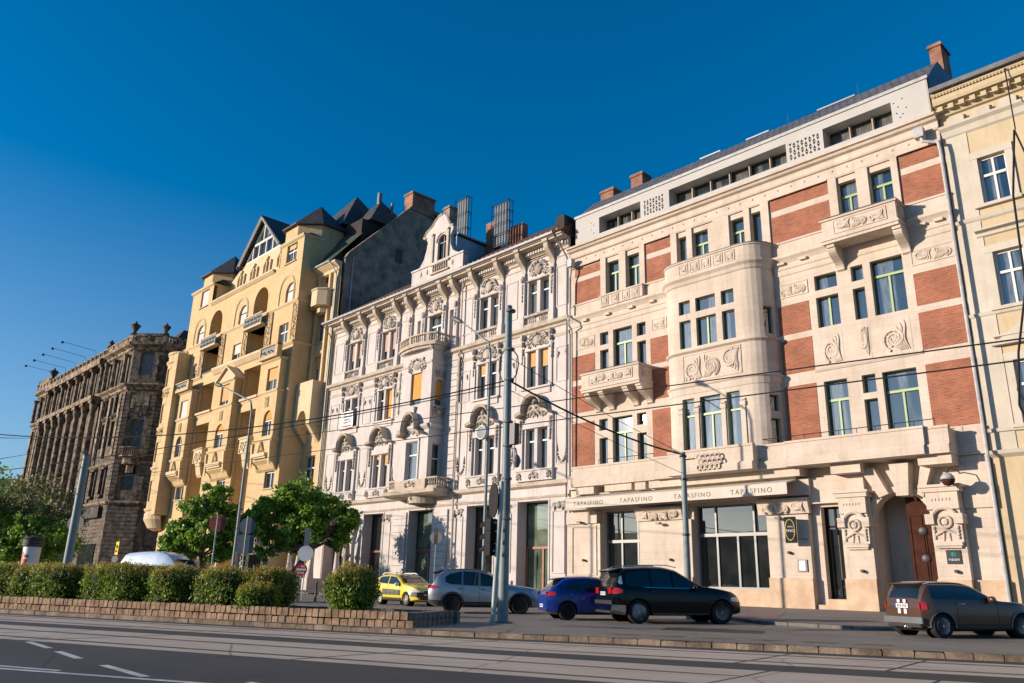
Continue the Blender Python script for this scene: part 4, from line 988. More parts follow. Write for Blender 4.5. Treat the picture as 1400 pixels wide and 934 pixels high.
for k in range(7): baluster(g,FG(-52.2+k*.3,27.35,.12),.7,.09)
g.fb(FG,-52.5,-50.0,27.2,27.35,0,.22); g.fb(FG,-52.5,-50.0,28.05,28.2,0,.22)
for x in (-54.0,-53.1,-49.6): g.fball(FG,x,27.7,.05,.16,.28,.1)
g.build('gable_moulding',M['ledge_stone'],WB,smooth=True,auto=.6)
window(FG,cx-rr,cx+rr,28.36,sp+rr,WB,d=-.28,fm='dark_frame',style='X',arch=True,glass='glass_old')
g=MB(); g.slab([(-53.7,39.5+.75),(-49.7,40.25),(-49.7,45.5),(-53.7,45.5)],27,30.6); d=g.build('dormer_cheek',M['bluesheet'],rf)
g=MB(); g.mould(lambda s,z,dd:Vector((dd,s,z)),[40.22,46],[(-53.9,30.5),(-53.9,30.65),(-51.7,31.6),(-49.5,30.65),(-49.5,30.5)]); g.build('dormer_roof',M['bluesheet'],rf)
g=MB(); g.box(-53.85,-49.55,40.25,45.9,30.38,30.52); g.build('dormer_eaves',M['interior'],rf)
# flue frames
def flues(x0,x1,y,z0,z1,n):
    b=MB()
    for k in range(n): b.tube([(x0+.2+(x1-x0-.4)*k/(n-1),y,z0),(x0+.2+(x1-x0-.4)*k/(n-1),y,z1-.25*(n-1-k)*0)],.115,8)
    o=b.build('steel_flue',M['steel'],WB,smooth=True,auto=.6)
    f=MB()
    for x in (x0,x1):
        for yy in (y-.3,y+.3): f.tube([(x,yy,z0),(x,yy,z1+.05)],.04,4)
    for q in range(5):
        z=z0+(z1-z0)*q/4
        for yy in (y-.3,y+.3): f.tube([(x0,yy,z),(x1,yy,z)],.035,4)
        for x in (x0,x1): f.tube([(x,y-.3,z),(x,y+.3,z)],.035,4)
    f.build('flue_frame',M['iron'],o)
flues(-53.2,-51.5,43,29.5,35.8,5); flues(-48.0,-45.9,43,29.5,33.5,6)
c=MB(); c.box(-55.3,-54.4,43,44,28,36.0); c.box(-55.4,-54.3,42.9,44.1,35.7,35.85); c.build('chimney',M['firewall'],rf)
c=MB(); c.box(-49.7,-48.5,43.6,44.4,28,32.6); c.box(-47.0,-45.2,43.8,44.5,28,31.4); c.build('chimney',M['chimney_brick'],rf)
t=MB()
t.tube([(-36.9,38.85,26.05),(-36.6,39.3,25.3),(-36.25,39.75,24.2),(-36.3,39.8,23.5),(-36.3,39.8,.4)],.06,6); t.build('downpipe',M['zincdark'],WB,smooth=True,auto=.6)
t=MB(); t.tube([(-68.75,38.85,26.05),(-68.2,39.5,24.9),(-68.15,39.8,24.2),(-68.15,39.8,.4)],.06,6); t.build('downpipe',M['zincdark'],WB,smooth=True,auto=.6)
t=MB(); t.tube([(-48.0,39.75,25.5),(-48.0,39.75,.5)],.07,6); t.build('downpipe',M['ledge_stone'],WB,smooth=True,auto=.6)
# banner
o=empty('window_banner',(-64,39.6,15.0),'white cloth banner with red print hanging from a second floor window of the stucco house','banner')
b=MB(); n=6; vs=[];fs=[]
for i in range(n+1):
    for j in range(4): vs.append((-64.95+i*1.95/n,39.62-.05*math.sin(i*1.7+j),15.0+j*.52))
for i in range(n):
    for j in range(3): a=i*4+j; fs.append((a,a+4,a+5,a+1))
b.add(vs,fs); b.add([(v[0],v[1]+.02,v[2]) for v in vs],fs); b.build('cloth',M['sign_white'],o)
b=MB()
for z,h in ((15.12,.12),(16.3,.12)): b.box(-64.7,-63.2,39.52,39.54,z,z+h)
b.build('print',M['sign_red'],o)
b=MB()
for z,h,w_ in ((15.5,.08,1.3),(15.75,.1,1.1),(16.02,.08,1.3)): b.box(-63.95-w_/2,-63.95+w_/2,39.52,39.54,z,z+h)
b.build('print',M['sign_back'],o)
# ------------------------------------------------------------------ ochre house
YB=empty('ochre_house',(-87,37.75,.4),'tall ochre house with arched loggias, window bays, dark slate turrets and a glazed gable','building')
YF=37.75; FY=frame(0,YF); FB_=frame(0,36.9)
# main front with loggia openings
LG=[(-83.05,-79.1),(-94.7,-90.7)]
holes=[]; wn=[]
for a,b in LG:
    holes+=[(a,b,.4,18.7),(a,b,20.15,23.6),(a,b,25.1,28.0),(a+.35,b-.25,29.7,32.95,True)]
for a,b,c,e,ar,k in [(-75.9,-73.9,25.0,27.25,False,dict(style='X')),(-86.8,-84.8,24.95,27.25,False,dict(blind='blind_pale',bl=.5)),(-98.0,-96.4,24.6,27.0,True,dict(blind='blind_pink',bl=.5)),
    (-75.3,-73.25,29.6,31.8,True,dict(blind='blind_pale',bl=1.)),(-86.35,-84.1,29.5,31.85,True,dict(blind='blind_pale',bl=1.)),(-98.0,-95.9,29.6,31.95,True,dict(blind='blind_pale',bl=1.)),
    (-86.5,-84.4,10.0,12.6,False,dict(style='X')),(-75.4,-73.4,9.95,12.6,False,dict(style='X')),(-97.6,-95.4,10.1,12.7,False,dict(style='X',blind='blind_tan',bl=.45)),
    (-76.1,-73.85,34.3,36.5,False,dict(style='X')),(-98.5,-96.1,34.5,36.8,False,dict(blind='blind_pale',bl=1.)),
    (-86.5,-84.4,4.8,7.6,False,dict(style='X')),(-75.4,-73.4,4.8,7.6,False,dict(style='X')),(-97.6,-95.4,4.8,7.6,False,dict(style='X'))]:
    holes.append((a,b,c,e,ar)); wn.append((a,b,c,e,ar,k))
w=MB()
w.wall(FY,-101.2,-72.47,.2,34.3,[h for h in holes if h[3]<34.2],.4)
w.wall(FY,-77.4,-72.47,34.3,36.9,[h for h in holes if h[2]>34 and h[0]>-80],.4); w.wall(FY,-101.2,-94.9,34.3,37.2,[h for h in holes if h[2]>34 and h[0]<-90],.4)
FSY=frame(-72.47,YF,PI/2); w.wall(FSY,0,2.25,.2,36.9,[],0); w.wall(FSY,2.25,9,33,36.9,[],0)
w.box(-77.4,-72.5,38.2,46,34.3,36.9); w.box(-101.2,-94.9,38.2,46,34.3,37.2); w.box(-101.19,-94.9,37.76,38.2,36.9,37.2)
w.box(-101.15,-72.5,40.4,50,.2,34.3); w.wall(lambda s,z,d:Vector((-101.2-d,s,z)),37.75,50,.2,37.2,[],0)
# loggia boxes
for a,b in LG:
    for z0,z1 in ((.4,18.7),(20.15,23.6),(25.1,28.0)):
        for x in (a,b): w.add([(x,YF+.35,z0),(x,40.3,z0),(x,40.3,z1),(x,YF+.35,z1)],[(0,1,2,3)])
        w.add([(a,YF+.35,z1),(b,YF+.35,z1),(b,40.3,z1),(a,40.3,z1)],[(0,1,2,3)]); w.add([(a,YF+.35,z0),(b,YF+.35,z0),(b,40.3,z0),(a,40.3,z0)],[(0,1,2,3)])
    a2,b2=a+.35,b-.25; r=(b2-a2)/2; sp=32.95-r; m=(a2+b2)/2
    pr=[(b2,29.7)]+[(m+r*math.cos(PI*k/10),sp+r*math.sin(PI*k/10)) for k in range(11)]+[(a2,29.7)]
    for k in range(len(pr)-1):
        p,q_=pr[k],pr[k+1]; w.add([(p[0],YF+.35,p[1]),(q_[0],YF+.35,q_[1]),(q_[0],40.3,q_[1]),(p[0],40.3,p[1])],[(0,1,2,3)])
    w.box(a,b,40.3,40.4,.3,34)
w.build('wall',M['yellow'],YB)
for a,b,c,e,ar,k in wn:
    kk=dict(style='X'); kk.update(k); window(FY,a,b,c,e,YB,d=-.3,fm='white_frame',glass='glass_old',arch=ar,tr=.6,sill=.16 if not ar and c<24 or c>34 else None,**kk)
for a,b in LG:
    for z0,z1 in ((20.2,22.9),(25.15,27.6),(14.5,17.2)):
        window(frame(0,40.3),b-1.5,b-.35,z0,z1,YB,d=.06,fm='brown_wood',glass='glass_old',style='M')
# round arch hoods (outer recessed ring)
t=MB()
for m,ro,zs in ((-75.4,1.85,31.0),(-86.1,1.9,31.1),(-97.6,1.85,31.1)):
    m2=m+.35
    pts=[(m2-1.62,29.6)]+[(m2-1.62*math.cos(PI*k/12),zs-.1+1.85*math.sin(PI*k/12)) for k in range(0,13)]+[(m2+1.62,29.6)]
    for i in range(len(pts)-1): t.tube([FY(*pts[i],0),FY(*pts[i+1],0)],.13,5)
t.mould(FY,[-94.6,-78.4],[(0,33.95),(.1,34.0),(.35,34.25),(.35,34.42),(-2.0,34.45),(-2.0,34.2)])
for a,b in ((-101.4,-94.7),(-90.7,-83.05),(-79.1,-72.3)):
    t.mould(FY,[a,b],[(0,29.2),(.06,29.25),(.18,29.4),(.2,29.5),(0,29.55)]); t.mould(FY,[a,b],[(0,24.55),(.1,24.62),(.26,24.8),(.26,24.9),(0,24.95)])
t.mould(FY,[-91,-78.8],[(0,24.3),(.15,24.4),(.5,24.85),(.5,25.1),(0,25.12)])
t.mould(FY,[-101.4,-72.3],[(0,19.65),(.06,19.7),(.12,19.85),(0,19.9)])
for a,b in LG: t.fb(FY,a-.4,b+.3,19.9,20.15,0,.3)
t.mould(FY,[-77.6,-72.3],[(0,36.6),(.1,36.65),(.25,36.8),(.25,36.95),(0,36.98)]); t.mould(FY,[-101.4,-94.7],[(0,36.9),(.1,36.95),(.25,37.1),(.25,37.25),(0,37.28)])
t.mould(FSY,[0,2.25],[(0,29.2),(.06,29.25),(.18,29.4),(.2,29.5),(0,29.55)]); t.mould(FSY,[0,2.25],[(0,24.55),(.1,24.62),(.26,24.8),(.26,24.9),(0,24.95)])
t.mould(FSY,[0,2.25],[(0,36.6),(.1,36.65),(.25,36.8),(.25,36.95),(0,36.98)])
t.build('string_course',M['yellow_pale'],YB)
for i,(a,b) in enumerate([(-73.1,-72.0),(-78.85,-77.55),(-84.3,-83.1),(-90.4,-89.2),(-95.9,-94.8),(-101.1,-100.2)]):
    q=MB(); q.fb(FY,a,b,24.95,29.15,0,.1); framepanel(q,FY,a,b,24.95,29.15,.1,.1,.05)
    r3=random.Random(i)
    for k in range(26): q.fball(FY,(a+b)/2+r3.uniform(-.35,.35),25.2+k*.15,.12,.12,.1,.08,6,3,.2)
    q.build('relief_strip',M['relief_yellow'],YB,smooth=True,auto=.8)
# bays
def bay(a,b,zb,zt,wins,par=None,ped=False):
    q=MB(); hs=[x[:5] for x in wins]
    q.wall(FB_,a,b,zb,zt,hs,.35)
    q.wall(frame(b,36.9,PI/2),0,.85,zb,zt,[],0); q.wall(lambda s,z,d:Vector((a-d,YF-s,z)),0,.85,zb,zt,[],0)
    q.box(a,b,36.9,YF,zt-.01,zt)
    q.mould(FB_,[a,b],[(-.85,zb-1.0),(-.6,zb-.8),(-.35,zb-.3),(0,zb),(0,zb+.02),(-.85,zb+.02)])
    o=q.build('window_bay',M['yellow'],YB)
    for x in wins:
        k=dict(style='X'); k.update(x[5]); window(FB_,*x[:4],o,d=-.28,fm='white_frame',glass='glass_old',arch=x[4],tr=.6,**k)
    t=MB()
    for z in (19.65,14.7):
        if zb<z<zt:
            t.mould(FB_,[a-.1,b+.1],[(0,z-.15),(.15,z),(.15,z+.12),(0,z+.15)]); t.mould(frame(b,36.9,PI/2),[0,.85],[(0,z-.15),(.15,z),(.15,z+.12),(0,z+.15)])
    t.mould(FB_,[a-.1,b+.1],[(0,zt-.25),(.2,zt-.1),(.2,zt+.05),(0,zt+.06)]); t.mould(frame(b,36.9,PI/2),[0,.85],[(0,zt-.25),(.2,zt-.1),(.2,zt+.05),(0,zt+.06)])
    t.fb(FB_,a+.6,b-.6,13.0,13.35,.0,.35); t.fb(FB_,a+.7,b-.7,12.8,13.0,0,.2)
    for x in (a+.1,b-.1): t.mould(FB_,[x-.14,x+.14],[(0,14.6),(.22,14.4),(.1,12.2),(0,12.0)])
    t.build('bay_moulding',M['yellow_pale'],o)
    c=MB(); m=(a+b)/2; c.fb(FB_,m-.38,m+.38,18.1,19.2,0,.07)
    for k in range(8): c.fball(FB_,m+.2*(-1)**k,18.25+k*.11,.08,.13,.1,.06,6,3,.1)
    c.tube([FB_(m-.6,13.45,.05),FB_(m-.15,14.2,.1),FB_(m,14.5,.1),FB_(m+.15,14.2,.1),FB_(m+.6,13.45,.05)],[.1,.12,.1,.12,.1],5); c.fball(FB_,m,13.8,.06,.25,.35,.08)
    c.build('bay_relief',M['relief_yellow'],o,smooth=True,auto=.8)
    return o
bay(-77.0,-73.05,12.6,23.1,[(-75.6,-73.45,19.85,22.2,False,dict(blind='blind_tan',bl=.55)),(-75.35,-73.6,15.1,17.7,True,dict(blind='blind_orange',bl=.32))])
o=bay(-88.0,-83.3,12.6,22.6,[(-86.5,-84.35,19.85,22.2,False,dict(blind='blind_tan',bl=.8)),(-86.6,-84.6,15.05,17.7,True,dict(blind='blind_orange',bl=.25))])
t=MB(); 
t.plate(FB_,[(-87.75,22.6),(-82.9,22.6),(-85.4,24.1)],-.85,.0)
for p,q_ in (((-87.9,22.55),(-85.4,24.15)),((-85.4,24.15),(-82.75,22.55))):
    t.add([FB_(*p,-.85),FB_(*q_,-.85),FB_(*q_,.3),FB_(*p,.3),FB_(p[0],p[1]+.22,-.85),FB_(q_[0],q_[1]+.22,-.85),FB_(q_[0],q_[1]+.22,.3),FB_(p[0],p[1]+.22,.3)],[(0,1,2,3),(4,7,6,5),(3,2,6,7),(0,3,7,4),(1,5,6,2)])
t.build('pediment',M['yellow_pale'],o)
bay(-99.1,-94.9,12.6,23.1,[(-97.8,-95.7,19.9,22.0,False,dict(blind='blind_pale',bl=1.)),(-97.6,-95.8,15.1,17.6,True,dict())])
def boxbalcony(a,b,z0,z1,F,dd,grille=True,mat='yellow'):
    q=MB(); q.fb(F,a,b,z0,z0+.35,0,dd); q.fb(F,a,a+.25,z0+.35,z1,0,dd); q.fb(F,b-.5,b,z0+.35,z1,0,dd); q.fb(F,a,b,z1-.12,z1,-.02,dd+.06)
    o=q.build('balcony',M[mat],YB)
    if grille:
        g=MB(); g.fb(F,a+.25,b-.5,z0+.35,z1-.12,dd-.12,dd-.08)
        r4=random.Random(3)
        for k in range(16): spiral(g,F,a+.4+(b-a-1)*r4.random(),z0+.5+.5*r4.random()*(z1-z0-.7),dd-.06,.12,1,.025,1,r4.random()*6,6,4)
        g.build('grille',M['zincdark'],o)
    return o
boxbalcony(-76.9,-73.0,23.15,24.5,FB_,.55); boxbalcony(-99.1,-95.0,23.1,24.3,FB_,.55)
for a,b in LG:
    q=MB(); q.fb(FY,a-.2,b+.2,28.0,28.2,-1.5,.75); q.fb(FY,a-.2,b+.2,29.35,29.47,.6,.75)
    o=q.build('loggia_balcony',M['yellow_pale'],YB)
    g=MB(); g.fb(FY,a-.15,b+.15,28.2,29.35,.66,.7); 
    for k in range(26): spiral(g,FY,a+.1+(b-a-.2)*k/25,28.5+.45*(k%2),.72,.2,1,.03,1 if k%3 else -1,k,7,4)
    g.build('grille',M['zincdark'],o)
    g=MB(); g.fb(FY,a,b,25.1,25.2,-.4,.1); 
    for k in range(9): g.tube([FY(a+(b-a)*k/8,25.2,0),FY(a+(b-a)*k/8,25.6,0)],.03,4)
    g.tube([FY(a,25.6,0),FY(b,25.6,0)],.04,5); g.build('low_railing',M['iron'],o)
    q=MB(); q.fb(FY,b-1.7,b+.5,13.9,15.4,0,.6); q.fb(FY,b-1.8,b+.6,15.4,15.6,0,.7)
    for k in range(10): q.fball(FY,b-1.4+.19*k,14.2+.9*((k*7)%5)/5,.6,.2,.25,.15,6,4,.1)
    q.mould(FY,[b-1.2,b],[(0,13.9),(.5,13.9),(.2,12.6),(0,12.3)]); q.build('flower_balcony',M['yellow_pale'],YB)
    for a_,c_ in ((a+.7,18.72),):pass
# carved frieze under the gable, set back
FG2=frame(0,39.75); w=MB(); w.plate(FG2,[(-94.9,34.3),(-77.4,34.3),(-77.4,37.3),(-80.4,39.0),(-81.9,39.05),(-91.6,39.05),(-94.9,37.4)],-.5,0)
w.fb(FG2,-94.9,-77.4,33.9,34.6,-.5,.05)
for i in range(4):
    x=-92.5+i*3.4
    w.plate(FG2,arc2:=[(x+1.3*math.cos(PI*k/10),34.9+1.0*math.sin(PI*k/10)) for k in range(11)],0,.5)
    for dx in (-.45,.5): w.tube([FG2(x+dx+1.3,35.6,.1),FG2(x+dx+1.5,37.8,.12)],.14,5)
    w.tube([FG2(x+.2,36.4,.1),FG2(x+.3,37.4,.14),FG2(x+1.2,38.4,.12)],.14,5)
w.fb(FG2,-80.6,-77.4,36.2,38.0,0,.4); w.fb(FG2,-80.8,-77.4,37.9,38.15,0,.6)
w.build('frieze',M['yellow_pale'],YB)
g=MB(); FG3=frame(0,39.8)
tip=(-86.75,44.2); gl=(-91.8,39.1); gr_=(-81.5,39.1)
g.plate(FG3,[gl,gr_,tip],-.3,-.2); gg=g.build('gable_glass',M['glass'],YB)
f=MB()
def bar(p,q_,w_,d0=-.2,d1=0.05):
    v=Vector((q_[0]-p[0],q_[1]-p[1])); n=Vector((-v.y,v.x)).normalized()*w_/2
    f.plate(FG3,[(p[0]-n.x,p[1]-n.y),(q_[0]-n.x,q_[1]-n.y),(q_[0]+n.x,q_[1]+n.y),(p[0]+n.x,p[1]+n.y)],d0,d1)
bar((-90.9,39.15),(-82.0,39.15),.2); bar((-89.2,41.1),(-84.1,41.1),.28); bar((-86.7,41.2),(-86.7,43.4),.16)
for x in (-89.2,-87.6,-85.8,-84.1): bar((x,39.2),(x,41.0),.16)
bar((-90.9,39.2),(-86.8,43.5),.2); bar((-82.1,39.2),(-86.6,43.5),.2); f.build('gable_frame',M['white_frame'],gg)
g=MB()
for p,q_ in ((gl,tip),(tip,gr_)):
    pp=[Vector((p[0],p[1])),Vector((q_[0],q_[1]))]; n=Vector((-(pp[1]-pp[0]).y,(pp[1]-pp[0]).x)).normalized(); n=n if n.y>0 else -n
    A_1=(p[0]+n.x*.1,p[1]+n.y*.1-.25 ); B_1=(q_[0]+n.x*.1,q_[1]+n.y*.1-.1)
    ex=(A_1[0]+(A_1[0]-B_1[0])*.06,A_1[1]+(A_1[1]-B_1[1])*.06) if p==gl else A_1
    ey=(B_1[0]+(B_1[0]-A_1[0])*.06,B_1[1]+(B_1[1]-A_1[1])*.06) if p==tip else B_1
    g.add([(ex[0],39.1,ex[1]),(ey[0],39.1,ey[1]),(ey[0],47,ey[1]),(ex[0],47,ex[1]),(ex[0],39.1,ex[1]+.3),(ey[0],39.1,ey[1]+.3),(ey[0],47,ey[1]+.3),(ex[0],47,ex[1]+.3)],[(0,1,2,3),(4,7,6,5),(0,4,5,1),(0,3,7,4),(1,5,6,2)])
gro=g.build('roof',M['slate'],YB)
f=MB(); 
for p,q_ in ((gl,tip),(tip,gr_)): f.tube([(p[0],39.2,p[1]-.1),(q_[0],39.2,q_[1]-.1)],.16,4)
f.build('barge_board',M['white_frame'],gro)
# turrets
def turret(cx,cy,r,z0,z1,zt,a0=PI/8,n=8,ov=.45,name='turret'):
    q=MB(); pl=[(cx+r*math.cos(a0+2*PI*k/n),cy+r*math.sin(a0+2*PI*k/n)) for k in range(n)]
    q.slab(pl,z0,z1); o=q.build(name,M['yellow'],YB)
    q=MB(); ro=r+ov; ring=[(cx+ro*math.cos(a0+2*PI*k/n),cy+ro*math.sin(a0+2*PI*k/n),z1) for k in range(n)]
    q.add(ring+[(x,y,z+.15) for x,y,z in ring]+[(cx,cy,zt)],[tuple(range(n))[::-1]]+[(k,(k+1)%n,n+(k+1)%n,n+k) for k in range(n)]+[(n+k,n+(k+1)%n,2*n) for k in range(n)])
    q.build('turret_roof',M['slate'],o); return o
turret(-75.9,41.2,3.5,36,38.7,42.6); turret(-97.8,41.2,3.4,36,39.0,42.8)
for x0,x1,y0,y1,zb,za in ((-83.5,-72.2,42,50,39.6,45.0),(-77.0,-68.4,43.2,50,39.3,43.6)):
    q=MB(); m=(-74.9 if za>44 else -71.4,45.2 if za>44 else 46.3,za)
    q.add([(x0,y0,zb),(x1,y0,zb),(x1,y1,zb),(x0,y1,zb),m],[(0,3,2,1),(0,1,4),(1,2,4),(2,3,4),(3,0,4)]); q.build('roof',M['slate'],YB)
q=MB(); q.box(-78.6,-69.1,42.6,50,34,39.35); q.build('roof_storey',M['interior'],YB)
q=MB(); q.box(-71.8,-71.4,46,46.4,42,44.6); q.box(-70.4,-70.15,47,47.25,41,43.2); q.build('chimney',M['zincdark'],YB)
q=MB(); q.slab([(-77.3,37.9),(-73.0,37.9),(-73.0,39),(-77.3,39)],36.98,37.3); 
q.add([(-74.6,37.9,37.0),(-72.4,37.9,37.0),(-72.4,40.1,37.0),(-74.6,40.1,37.0),(-73.6,39.2,37.9)],[(0,1,4),(1,2,4),(2,3,4),(3,0,4)])
q.add([(-96.8,37.9,37.3),(-94.4,37.9,37.3),(-94.4,40.1,37.3),(-96.8,40.1,37.3),(-95.6,39.2,38.3)],[(0,1,4),(1,2,4),(2,3,4),(3,0,4)])
q.build('small_roof',M['slate'],YB)
q=MB(); q.add([(-101.2,37.7,37.25),(-94.9,37.7,37.25),(-94.9,46,41),(-101.2,46,41)],[(0,1,2,3)]); q.add([(-94.9,39.8,37.2),(-77.4,39.8,37.2),(-77.4,46,42),(-94.9,46,42)],[(0,1,2,3)])
q.build('roof',M['slate'],YB)
# recessed right wing
q=MB()
wh=[(-71.55,-70.3,33.0-2.9,33.0-.7),(-71.8,-70.2,24.9,28.6),(-71.8,-70.4,20.6,23.4),(-71.75,-69.95,15.6,18.3),(-71.65,-69.75,10.1,13.1)]
q.wall(F0,-72.47,-68.05,.2,33.0,wh,.4); q.box(-72.46,-68.3,40.45,50,.2,33.0); q.build('wing_wall',M['yellow'],YB)
for i,h in enumerate(wh): window(F0,*h,YB,d=-.3,fm='white_frame',glass='glass_old',style='X',tr=.6,blind=(None,'blind_pink','blind_tan',None,None)[i],bl=.45,sill=.15 if i in(1,3,4) else None)
q=MB()
for x in (-72.1,-69.85,-68.95,-68.4): q.fb(F0,x-.14,x+.14,20.2,32.2,0,.28 if x<-69 else .2)
q.mould(F0,[-72.5,-68.05],[(0,32.1),(.3,32.2),(.35,32.5),(.9,32.95),(.9,33.1),(0,33.15)]); q.build('wing_moulding',M['yellow_pale'],YB)
q=MB(); FO2=lambda s,z,d:Vector((s,40-d,z))
q.slab([(-72.3,40),(-72.3,39.2),(-71.2,38.6),(-70.1,38.6),(-69.3,39.3),(-69.3,40)],28.5,30.2); q.slab([(-72.0,40),(-71.0,39.2),(-70.3,39.2),(-69.6,40)],27.9,28.5)
q.slab([(-72.35,40),(-72.35,39.1),(-71.2,38.5),(-70.1,38.5),(-69.2,39.2),(-69.2,40)],30.2,30.35); q.build('corner_balcony',M['yellow_pale'],YB)
q=MB(); q.fb(F0,-72.4,-69.25,17.4,20.4,0,1.35); q.fb(F0,-72.4,-71.75,15.9,17.4,0,1.35); q.fb(F0,-69.9,-69.25,15.9,17.4,0,1.35)
q.plate(F0,[(-71.75,17.4),(-71.75,16.4),(-71.45,17.0),(-71.1,17.4)],.2,1.35); q.plate(F0,[(-69.9,17.4),(-70.5,17.4),(-70.15,17.0),(-69.9,16.4)],.2,1.35)
q.mould(F0,[-72.3,-71.8],[(0,15.9),(1.3,15.9),(.3,14.6),(0,14.3)]); q.mould(F0,[-69.85,-69.35],[(0,15.9),(1.3,15.9),(.3,14.6),(0,14.3)])
q.build('wing_oriel',M['yellow_pale'],YB)
q=MB(); q.add([(-73.4,39.05,33.2),(-68.9,39.05,33.2),(-68.9,42.7,37.6),(-73.4,42.7,38.6),(-73.4,39.05,33.05),(-68.9,39.05,33.05)],[(0,1,2,3),(4,5,1,0),(4,0,3),(5,2,1)]); q.build('mansard_roof',M['copper'],YB)
q=MB(); q.tube([(-73.3,38.98,33.15),(-68.9,38.98,33.15)],.12,6); q.tube([(-69.0,39.0,33.1),(-68.5,39.4,32.2),(-68.4,39.7,31.5),(-68.4,39.8,1)],.08,6); q.build('gutter',M['zinc'],YB,smooth=True,auto=.6)
# fire wall with chimney
FWX=-68.0; ks=68/69.
def fy(y,z): return (y*ks,1.2+(z-1.2)*ks)
pf=[(40.9,20),(53.4,20)]+[(53.4,42.9),(48.9,42.9),(48.6,42.5),(41.3,34.7),(40.9,34.0)]
pf=[fy(*p) for p in pf]
q=MB(); q.add([(FWX,y,z) for y,z in pf]+[(FWX-.35,y,z) for y,z in pf],[tuple(range(7)),tuple(range(7,14))[::-1]]+[(k,k+7,(k+1)%7+7,(k+1)%7) for k in range(7)])
for a,b in zip(pf[2:],pf[3:]):
    q.add([(FWX-.45,a[0],a[1]-.02),(FWX+.1,a[0],a[1]-.02),(FWX+.1,b[0],b[1]-.02),(FWX-.45,b[0],b[1]-.02),(FWX-.45,a[0],a[1]+.2),(FWX+.1,a[0],a[1]+.2),(FWX+.1,b[0],b[1]+.2),(FWX-.45,b[0],b[1]+.2)],[(0,3,2,1),(4,5,6,7),(1,2,6,5),(0,4,7,3)])
fw=q.build('firewall',M['firewall'],YB)
q=MB(); q.box(-69.4,-67.85,48.2,51.4,42.0,44.1); q.box(-69.5,-67.75,48.1,51.5,44.1,44.35); q.box(-68.5,-67.9,51.4,52.3,41.8,43.0); q.build('chimney',M['chimney_brick'],fw)
q=MB(); q.box(-68.05,-67.96,46.5,47.4,35.1,36.7); q.build('blind_window',M['slate'],fw)
q=MB(); q.tube([(-67.9,41.2,34.0),(-67.9,41.2,26)],.07,6); q.build('downpipe',M['zinc'],fw)
# rounded corner bay at the left end 
FR=arcframe(-101.2,38.5,2.5,-PI*.5); SE=6.2; cut=lin(0,SE,11)
q=MB(); rw=[(a_,a_+1.1,c_,e_) for a_ in (1.4,3.6) for c_,e_ in ((24.3,26.6),(19.6,22.0),(14.8,17.2),(10.0,12.5))]
q.wall(FR,0,SE,8.2,28.6,rw,.3,cuts=cut); q.slab([FR(c,0,0)[:2] for c in cut]+[(-100,40)],28.5,28.6); q.box(-101.2,-99.0,36.12,37.7,8.4,28.4)
o=q.build('corner_bay',M['yellow'],YB)
for i,h in enumerate(rw): window(FR,*h,o,d=-.25,fm='white_frame',glass='glass_old',style='X',blind='blind_pink' if i%4 in (0,1) else None,bl=.6)
q=MB()
for z in (27.4,23.9,18.9,14.0,9.0): q.mould(FR,cut,[(0,z-.2),(.2,z),(.2,z+.15),(0,z+.2)])
q.mould(FR,cut,[(0,28.4),(.15,28.5),(.15,28.75),(0,28.8)]); q.mould(FR,cut,[(-1.2,6.6),(-.5,6.9),(.1,7.9),(.1,8.6),(0,8.7)]); q.build('bay_moulding',M['yellow_pale'],o)
q=MB(); r6=random.Random(2)
for zc in (18.4,23.3):
    q.mould(FR,cut,[(0,zc-.35),(.06,zc-.35),(.06,zc+.35),(0,zc+.35)])
    for k in range(22): q.fball(FR,.3+k*.27,zc+r6.uniform(-.2,.2),.08,.13,.16,.08,6,3,.15)
q.build('bay_relief',M['relief_yellow'],o,smooth=True,auto=.8)
# street level: arches with dark shop signs
q=MB()
for a,b in LG: 
    for sg,x in ((-1,a),(1,b)): q.mould(FY,[x-.15+sg*.2,x+.15+sg*.2],[(0,.4),(.5,.4),(.35,5),(.5,7.5),(0,7.8)])
for k in range(4): 
    for x in (-72.9,-78.5,-84,-89.6): q.fb(FY,x-.3,x+.3,1.6+k*.5,1.95+k*.5,0,.06)
q.build('street_front_trim',M['yellow_pale'],YB)
q=MB()
for x in (-73.2,-77.8,-84.2):
    for k in range(4): q.fb(FY,x-.35,x+.35,2.0+k*.55,2.42+k*.55,.07,.12)
q.build('name_plates',M['plaque'],YB)
for a in (-76.6,-87.4): 
    q=MB(); q.fb(FY,a,a+2.3,.6,3.6,.02,.08); q.build('street_door',M['brown_wood'],YB)

# ------------------------------------------------------------------ soot-blackened palace
DB=empty('sooty_palace',(-145,38,.4),'large soot-blackened palace with giant columns, a roof balustrade and a cut-off corner','building')
DY=38.; FD_=frame(0,DY); XC=-122.; cl=4.5; FC=frame(XC,DY,PI/4); cxe=XC+cl*math.cos(PI/4); cye=DY+cl*math.sin(PI/4); FE=frame(cxe,cye,PI/2)
faces=[(FD_,-172.5,XC),(FC,0,cl),(FE,0,18)]
q=MB()
import itertools
dw=[]
